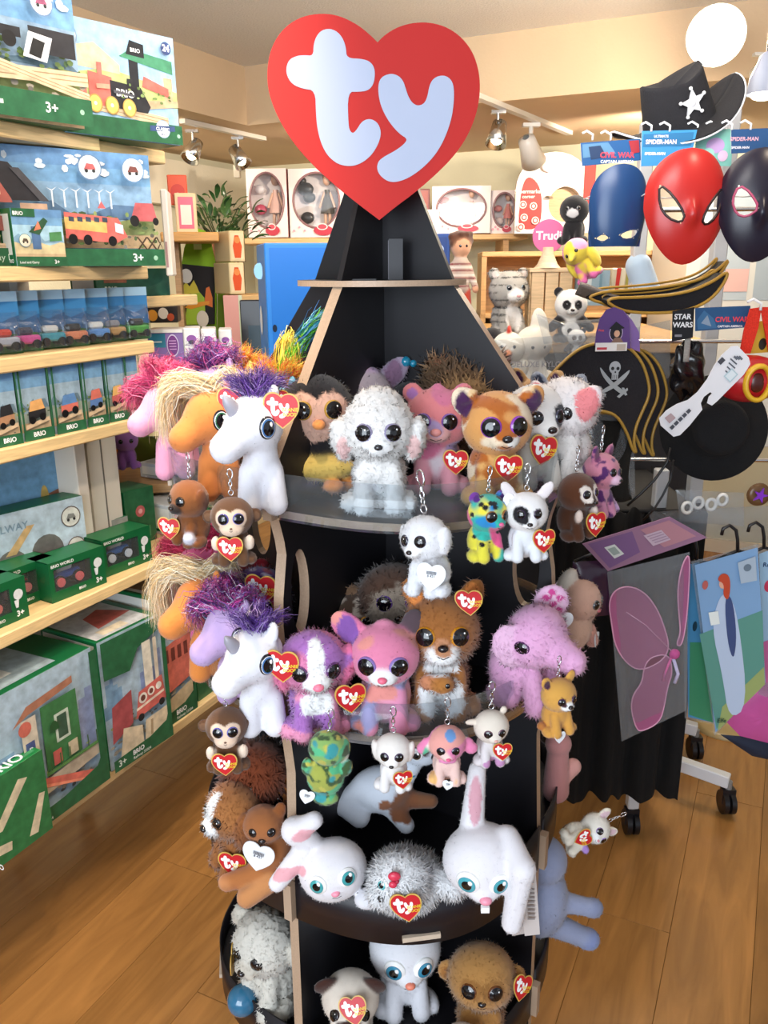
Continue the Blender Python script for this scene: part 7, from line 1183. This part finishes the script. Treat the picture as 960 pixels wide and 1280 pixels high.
# skull hat stack
H_OUT = [(679, 479), (701, 454), (722, 436), (744, 428), (783, 431), (801, 450), (810, 476), (811, 494), (801, 516), (793, 535), (791, 554), (795, 566), (790, 562), (783, 540), (770, 518), (752, 513), (735, 512), (718, 516), (700, 520), (684, 512)]
labs = ['black felt pirate hat with skull and crossed swords, front of its stack', 'black pirate hat with gold trim, second in the skull hat stack', 'black pirate hat with gold trim, rearmost in the skull hat stack']
for i in range(3):
    P = [atY(x+i*11*max(0, min(1, (x-700)/90)), y+i*2, 1.74+.035*i) for x, y in H_OUT]; c = sum(P, Vector())/len(P); t = thing('pirate_hat', labs[i], 'hat', c, 0); l2 = sp_([((p-c).x, (p-c).z) for p in P])
    MB().prism([l2], -.004, .006, '#232126').build('felt', CLOTH, t); MB().tube([(x, -.005, z) for x, z in l2], .0034, '#b08a3a', 6, True).build('gold_trim', PLASTIC, t)
    MB().tube([(x*.9+.006, .010, z*.9) for x, z in l2], .0025, '#a07a2c', 6, True).build('gold_trim', PLASTIC, t)
    if i == 0:
        L = lambda x, y: ((atY(x, y, 1.74)-c).x, (atY(x, y, 1.74)-c).z); G = '#aab0b4'; S = (L(770, 450)[0]-L(760, 450)[0])/10
        sw = lambda a, b_, c_, d_: [L(*a), L(*b_), L(*c_), L(*d_)]
        it = [('p', sp_([L(748, 456), L(752, 470), L(764, 484), L(778, 494), L(782, 490), L(768, 480), L(757, 468)]), G), ('p', sp_([L(788, 460), L(782, 472), L(768, 484), L(752, 492), L(750, 488), L(764, 480), L(778, 468)]), G)]
        it += [('p', [L(742, 484), L(757, 492), L(756, 495), L(741, 487)], G), ('p', [L(748, 482), L(746, 492), L(749, 492), L(751, 483)], G), ('p', [L(770, 495), L(783, 484), L(784, 487), L(773, 497)], G), ('p', [L(776, 484), L(780, 494), L(783, 493), L(779, 484)], G), ('c', *L(767.5, 459), 7.2*S, 8*S, '#b8bcc0'), ('r', *L(763, 474), *L(772, 464), '#b8bcc0'), ('c', *L(764.5, 460), 2*S, 2.2*S, '#232126'), ('c', *L(771, 460), 2*S, 2.2*S, '#232126'), ('c', *L(767.7, 464.5), 1*S, 1.2*S, '#232126')]+[('r', L(764+2.2*k, 473)[0], L(764, 473)[1], L(764.5+2.2*k, 473)[0], L(764, 468)[1], '#232126') for k in range(4)]
        b = MB(); art(b, it, T(0, -.0045, 0), .0004); b.build('skull_print', PAPER, t)
flat('header_card', 'purple arched card with pirate portrait clipped to the skull hats', 'header card', [(743, 432), (745, 415), (750, 398), (758, 387), (768, 384), (779, 388), (787, 400), (789, 436)], 1.715, .002, '#5f4080', CARD, lambda L: [('c', *L(770, 416), .014, .017, '#d8c8e8'), ('c', *L(770, 416), .0128, .0158, '#1c1822'), ('c', *L(771, 417), .006, .007, '#d8a888'), ('p', [L(761, 411), L(770, 402), L(781, 410), L(771, 413)], '#17161a'), ('p', [L(762, 430), L(768, 422), L(775, 422), L(781, 430)], '#8a6a5a'), ('r', *L(743, 439), *L(784, 428), '#f0ece8'), ('r', *L(745, 437), *L(758, 434), '#d0404a'), ('r', *L(770, 438), *L(782, 430), '#c8b8a8'), ('t', *L(747, 414), .006, 'Pirat', '#e85a5a')], '#5a2f7a', 4)
flat('header_card', 'plain violet card behind the pirate portrait card', 'header card', [(779, 388), (790, 400), (799, 415), (800, 440), (789, 436), (787, 404)], 1.735, .002, '#8464a4', CARD)
flat('header_card', 'black card with white lettering left of the wide blue card', 'header card', [(841, 389), (868, 384), (866, 422), (840, 427)], 1.76, .002, '#121216', CARD, lambda L: [word(L, 853, 399, .015, 'STAR', '#eeeeee'), word(L, 853, 409, .015, 'WARS', '#eeeeee'), ('r', *L(843, 421), *L(852, 418), '#8a8a90')], '#222226')
flat('header_card', 'wide blue header card with red and white words beside the red straps', 'header card', [(869, 385), (938, 382), (938, 409), (869, 414)], 1.75, .002, '#24507c', CARD, lambda L: [('p', [L(871, 400), L(880, 388), L(892, 398), L(896, 410), L(872, 412)], '#3a6a94'), ('p', [L(876, 404), L(884, 394), L(889, 408)], '#8a9cb0'), word(L, 914, 402, .014, 'CIVIL WAR', '#e04a58'), word(L, 912, 409, .006, 'CAPTAIN AMERICA', '#f0f2f6')], '#d8e0e8')
# wig / gloves bundle
def bundle(name, label, cat, px, py, Y, sx, sz, col, m, seed, bumps=.25):
    c = atY(px, py, Y); rr = random.Random(seed); t = thing(name, label, cat, c, 0)
    def f(u, v):
        a = 2*PI*u; b_ = PI*(v-.5); n = 1+bumps*(.5*math.sin(3*a+seed)+.4*math.sin(5*a*1+4*b_+seed*2)+.3*math.sin(9*b_+2*a)); return (sx*n*math.cos(b_)*math.cos(a), .03*math.cos(b_)*math.sin(a)*n, sz*n*math.sin(b_))
    MB().grid(f, 48, 28, col).build('bundle', m, t); return t
t = bundle('costume_gloves', 'crumpled shiny black costume piece behind the white hang label', 'costume', 858, 462, 1.80, .035, .055, '#141317', mat('glossy_vinyl', rough=.22, coat=.3), 3)
MB().grid(lambda u, v: (-.02+.012*u, -.032, .02+.05*v), 3, 4, '#a8a49c', True, .003).build('grey_strap', CLOTH, t)
# straps and red helmet
t, L, c = flat('strap_pair', 'pair of bright red fabric straps hanging above the red helmet', 'straps', [(938, 386), (952, 384), (948, 410), (938, 442), (925, 442), (930, 414)], 1.72, .004, '#d8301c', CLOTH, part='strap')
MB().prism([[L(952, 384), L(966, 384), L(975, 440), L(962, 440)]], .004, .008, '#d8301c').build('strap', CLOTH, t); hanger_hook(t, (*L(950, 388)[:1], -.002, L(950, 388)[1]), 1.4)
flat('card_insert', 'yellow card with dark figure between the red straps', 'card', [(944, 402), (966, 400), (966, 440), (938, 442)], 1.735, .002, '#c8a02c', CARD, lambda L: [('c', *L(953, 430), .008, .012, '#2a2018')])
c = atY(938, 474, 1.70); t = thing('toy_helmet', 'glossy red toy helmet with yellow ring at the right edge', 'helmet', c, 0)
MB().ball((0, .01, 0), (.072, .055, .048), '#b81c24', 28).build('shell', PLASTIC, t); MB().tube([(.024*math.cos(a)-.003, -.046+.2*abs(.024*math.cos(a)), -.002+.034*math.sin(a)) for a in np.linspace(0, 6.28, 28)[:-1]], .009, '#e0b02c', 8, True, flat=.6).build('ring', PLASTIC, t); MB().ball((-.003, -.040, -.002), (.016, .006, .020), '#4a1a14', 16).build('inner_disc', PLASTIC, t)
# wide brimmed black hat facing the viewer
c = atY(892, 535, 1.86); t = thing('brimmed_hat', 'wide round black felt hat hung brim forward below the red helmet', 'hat', c, 0, None, (math.radians(78), math.radians(0), math.radians(-6)))
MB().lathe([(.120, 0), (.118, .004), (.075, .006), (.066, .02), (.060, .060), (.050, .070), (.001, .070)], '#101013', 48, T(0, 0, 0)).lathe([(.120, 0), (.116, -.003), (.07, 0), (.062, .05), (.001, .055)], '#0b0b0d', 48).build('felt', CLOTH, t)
# white hang label, two rounded plates joined by a neck
LB = [(823+1, 523), (833, 513), (846, 505), (860, 500), (872, 490), (884, 474), (892, 458), (902, 444), (914, 433), (922, 432), (936, 447), (938, 455), (930, 468), (896, 502), (890, 507), (884, 504), (886, 496), (890, 492), (888, 490), (880, 496), (876, 504), (878, 512), (862, 532), (850, 544), (842, 546), (826, 532)]
flat('hang_label', 'long white two part hang label over the black costume pieces', 'label', LB, 1.64, .0016, '#e9e9ee', CARD, lambda L: [('p', [L(906+2*k, 456-5*k+8), L(914+2*k, 463-5*k+8), L(915+2*k, 461.5-5*k+8), L(907+2*k, 454.5-5*k+8)], '#5a5e68') for k in range(4)]+[('p', [L(904, 470), L(914, 460), L(922, 468), L(912, 478)], '#b8d0d8'), ('p', [L(906, 470), L(914, 462), L(920, 468), L(912, 476)], '#dfe9ee'), ('p', [L(896, 452), L(902, 446), L(906, 450), L(900, 456)], '#4a4a52'), ('p', [L(830, 522), L(838, 516), L(844, 522), L(836, 529)], '#b8a0a4')]+[('p', [L(836+5*k, 534-5*k), L(840+5*k, 530-5*k), L(843+5*k, 533-5*k), L(839+5*k, 537-5*k)], '#4a4e58') for k in range(5)]+[('p', [L(915+3*k, 446+0*k), L(917+3*k, 444), L(921+3*k, 448), L(919+3*k, 450)], '#6a6e78') for k in range(3)])
# black elastic cords
t = thing('elastic_cord', 'two thin black elastic cords hanging below the round black hat', 'cord', atY(830, 590, 1.75), 0); c = atY(830, 590, 1.75); Lc = LY(1.75, c)
MB().tube([Lc(*p) for p in ((838, 560), (834, 578), (818, 600), (800, 618), (784, 632))], .003, '#141416', 6).build('cord', PLASTIC, t); MB().tube([Lc(*p) for p in ((842, 575), (838, 600), (828, 620), (818, 636), (804, 650))], .0025, '#141416', 6).build('cord', PLASTIC, t)
# bags
def dark_fill(t, L):
    b = MB(); b.grid(lambda u, v: tuple(L(740+46*u+4*math.sin(v*7), 525+100*v, -.004+.01*math.sin(u*9+v*5))), 14, 14, '#1a1814', True, .006); b.build('folded_costume', CLOTH, t)
bag('costume_bag', 'clear bag with folded dark brown costume under the skull hats', [(728, 512), (792, 520), (794, 622), (724, 628)], 1.80, dark_fill)
def rings(t, L):
    for x, y in ((858, 634), (872, 628), (888, 630), (902, 624)): p = L(x, y, -.004); MB().tube([(p.x+.010*math.cos(a), p.y, p.z+.012*math.sin(a)) for a in np.linspace(0, 6.28, 16)[:-1]], .004, '#e9e6e0', 7, True).build('white_ring', PLASTIC, t)
bag('ring_bag', 'clear bag of white plastic rings above the fairy wings', [(845, 612), (930, 616), (930, 658), (850, 652)], 1.72, rings)
bag('costume_bag', 'long clear bag lying behind the fairy wings card', [(810, 640), (960, 632), (960, 680), (820, 668)], 1.82)
t = thing('brooch_ornament', 'gold and purple star ornament at the right edge below the hats', 'ornament', atY(948, 618, 1.74), 0); MB().lathe([(.026, 0), (.024, .006), (.014, .008), (.001, .004)], '#6a4a2c', 20, Matrix.Rotation(PI/2, 4, 'X')).build('disc', PLASTIC, t); MB().prism([[(.018*(1 if i % 2 == 0 else .35)*math.cos(i*PI/5), .018*(1 if i % 2 == 0 else .35)*math.sin(i*PI/5)) for i in range(10)]], -.012, -.008, '#8a3ac8').build('star', GLOSSY, t)
# pink fairy wings in a bag
NET = mat('pink_netting', rough=.6, alpha=.55, color='#d874a8')
def wings(t, L):
    up = sp_([(760, 752), (768, 736), (786, 731), (806, 740), (822, 762), (832, 790), (836, 810), (826, 826), (800, 838), (782, 828), (768, 806), (764, 780)]); lo = sp_([(836, 816), (812, 820), (804, 834), (802, 852), (790, 868), (788, 886), (794, 908), (800, 914), (824, 902), (830, 880), (834, 856), (840, 840)]); ur = sp_([(844, 806), (850, 790), (848, 770), (846, 740), (849, 716), (855, 698), (861, 692), (861, 720), (858, 770), (852, 806)])
    for k, l in enumerate((up, lo, ur)):
        P = [L(x, y, -.004) for x, y in l]; b = MB().add(P, [tuple(range(len(P)))[::-1]], '#d874a8'); b.build('wing_netting', NET, t); MB().tube(P, .0016, '#e8a8c8', 5, True).build('wing_wire', PLASTIC, t)
    b = MB().ball(L(842, 816, -.006), (.012, .008, .012), '#c85a98', 12); b.tube([L(840, 820, -.006), L(846, 840, -.008), L(842, 852, -.006)], .004, '#d0c8e8', 6).tube([L(838, 820, -.006), L(830, 838, -.008), L(828, 850, -.006)], .003, '#d874a8', 6); b.build('wing_knot', CLOTH, t)
    MB().tube([L(838, 812, -.005), L(806, 780, -.005), L(782, 764, -.005)], .0012, '#e8a8c8', 5).build('wing_vein', PLASTIC, t)
bag('fairy_wings_bag', 'clear bag of pink netting fairy wings hanging before the black cloth', [(759, 715), (862, 690), (858, 888), (777, 927)], 1.62, wings, 'costume', th=.010)
flat('header_card', 'pink and purple folded card on top of the fairy wings bag', 'header card', [(728, 680), (837, 646), (884, 672), (760, 714)], 1.60, .002, '#98708c', CARD, lambda L: [('p', [L(735, 680), L(790, 664), L(800, 690), L(762, 710)], '#7c5a88'), ('p', [L(800, 662), L(836, 650), L(870, 670), L(830, 684)], '#b4808c'), ('p', [L(755, 684), L(768, 680), L(780, 692), L(768, 698)], '#d8dcd8'), ('p', [L(759, 686), L(768, 683), L(775, 691), L(767, 694)], '#9aa8a4'), ('p', [L(804, 669), L(826, 662), L(838, 674), L(816, 682)], '#c8b0c0')]+[('p', [L(808+k*3, 670+k*2.4), L(826+k*3, 664+k*2.4), L(827+k*3, 665+k*2.4), L(809+k*3, 671+k*2.4)], '#a88aa0') for k in range(4)], '#b888ac', 0)
# costume bags on black hangers
def hanger(t, L, x, y):
    b = MB().tube([L(x, y, -.004), L(x, y-14, -.004), L(x-2, y-26, -.004), L(x-10, y-32, -.004), L(x-18, y-28, -.004), L(x-20, y-20, -.004)], .0036, '#141418', 7); b.tube([L(x-26, y+12, 0), L(x, y, -.002), L(x+26, y+6, 0)], .0036, '#141418', 7); b.build('hanger', PLASTIC, t)
def fairy(k):
    def f(t, L):
        S_ = ['#8fb4d8', '#5f9c94', '#a8c4e0'][k]; X = lambda x, y: (L(x, y).x, L(x, y).z)
        if k == 0: lp = [(866, 704), (944, 682), (954, 850), (892, 912)]; it = [('p', [X(*p) for p in lp], '#7fa4cc'), ('p', [X(872, 790), X(950, 760), X(953, 850), X(893, 908)], '#5c9488'), ('p', [X(900, 880), X(952, 830), X(953, 852), X(894, 910)], '#9aa86a'), ('p', sp_([X(886, 780), X(896, 742), X(908, 738), (X(920, 770)), X(932, 880), X(908, 896), X(900, 840)]), '#b8c8e0'), ('p', sp_([X(902, 742), X(912, 742), X(918, 790), X(914, 824), X(906, 800)]), '#3f4f7c'), ('c', *X(901, 726), .009, .012, '#e0a890'), ('p', sp_([X(892, 722), X(900, 712), X(910, 718), X(908, 748), X(900, 742), X(902, 726)]), '#c04a30'), ('c', *X(878, 728), .006, .010, '#b8605a'), ('p', [X(882, 762), X(894, 760), X(896, 776), X(885, 778)], '#e6ece8'), ('p', [X(918, 700), X(940, 692), X(942, 722), X(922, 726)], '#a8b8c8'), ('c', *X(930, 706), .008, .008, '#6a7a8a'), ('t', *X(892, 898), .014, 'Elfe', '#1c4a3c')]
        elif k == 1: it = [('p', [X(856, 704), X(872, 700), X(890, 900), X(858, 893)], '#4a8cb8'), ('p', [X(860, 800), X(882, 800), X(889, 900), X(859, 890)], '#3f8a64'), ('c', *X(866, 780), .005, .012, '#1c3a4a')]
        else: it = [('p', [X(946, 690), X(975, 680), X(975, 850), X(950, 850)], '#9cc0dc'), ('c', *X(958, 730), .010, .014, '#c83a5a'), ('p', [X(950, 800), X(975, 790), X(975, 850), X(952, 850)], '#c86aa0'), ('t', *X(950, 706), .014, 'Rosso', '#24406a')]
        b = MB(); art(b, it, T(0, -.010, 0), .0006); b.build('printed_insert', CARD, t)
        hanger(t, L, [921, 870, 954][k], [688, 700, 684][k])
    return f
bag('costume_bag', 'costume bag printed with a red haired fairy on a black hanger', [(864, 702), (948, 680), (957, 852), (893, 920)], 1.60, fairy(0), 'costume', th=.008)
bag('costume_bag', 'narrow blue and green costume bag between the wings and the fairy print', [(853, 705), (874, 698), (892, 905), (856, 898)], 1.66, fairy(1), 'costume', th=.006)
bag('costume_bag', 'costume bag with pink figure print at the right edge of the photo', [(944, 688), (985, 676), (985, 880), (948, 868)], 1.67, fairy(2), 'costume', th=.006)
bag('costume_bag', 'glossy pink costume bag low at the right edge', [(898, 892), (962, 850), (985, 870), (985, 935), (925, 920)], 1.70, None, 'costume', m=mat('pink_satin', rough=.25, color='#c8579c', bump=.6, bscale=20))
bag('costume_bag', 'dark violet bagged costume behind the wings card', [(716, 702), (764, 700), (770, 768), (714, 774)], 1.632, lambda t, L: hanger(t, L, 744, 690), 'costume', m=mat('violet_plastic', rough=.2, color='#3a2038', bump=.6, bscale=20))
bag('costume_bag', 'dark navy folded garment under the glossy pink bag', [(900, 918), (985, 925), (985, 955), (940, 945)], 1.712, None, 'costume', m=mat('navy_cloth', rough=.8, color='#1c2438', bump=.6, bscale=20))
# small things on the floor side
t = thing('stool_base', 'beige round base with thin cable on the floor behind the rack', 'stand base', atZ(905, 905, .0), 0); MB().lathe([(.001, .02), (.10, .02), (.12, .01), (.12, 0)], '#b8a070', 32).build('base', PLASTIC, t)
t = thing('rolling_chair', 'black castor foot of a chair in the lower right corner', 'castor', atZ(968, 1262, .0), 0); MB().cyl((0, 0, .035), (.03, 0, .035), .035, '#101014', seg=20).bbox(-.01, -.012, .035, .04, .012, .12, '#141418', .003).build('wheel', PLASTIC, t)
# price strip cards hanging at the third tier
flat('price_card', 'long pale printed card hanging right of the one ear up rabbit', 'card', [(645, 1080), (669, 1081), (675, 1168), (656, 1170)], .965, .0008, '#c9c0bc', CARD, lambda L: [('c', *L(664, 1090), .004, .004, '#4a4a4a')]+[('p', [L(659, 1112+k*5), L(668, 1112+k*5), L(668, 1109.5+k*5), L(659, 1109.5+k*5)], '#8a8280') for k in range(8)])
flat('price_card', 'second pale card tucked behind the long printed one', 'card', [(646, 1100), (655, 1104), (662, 1166), (640, 1170)], .975, .0008, '#b8aeaa', CARD)
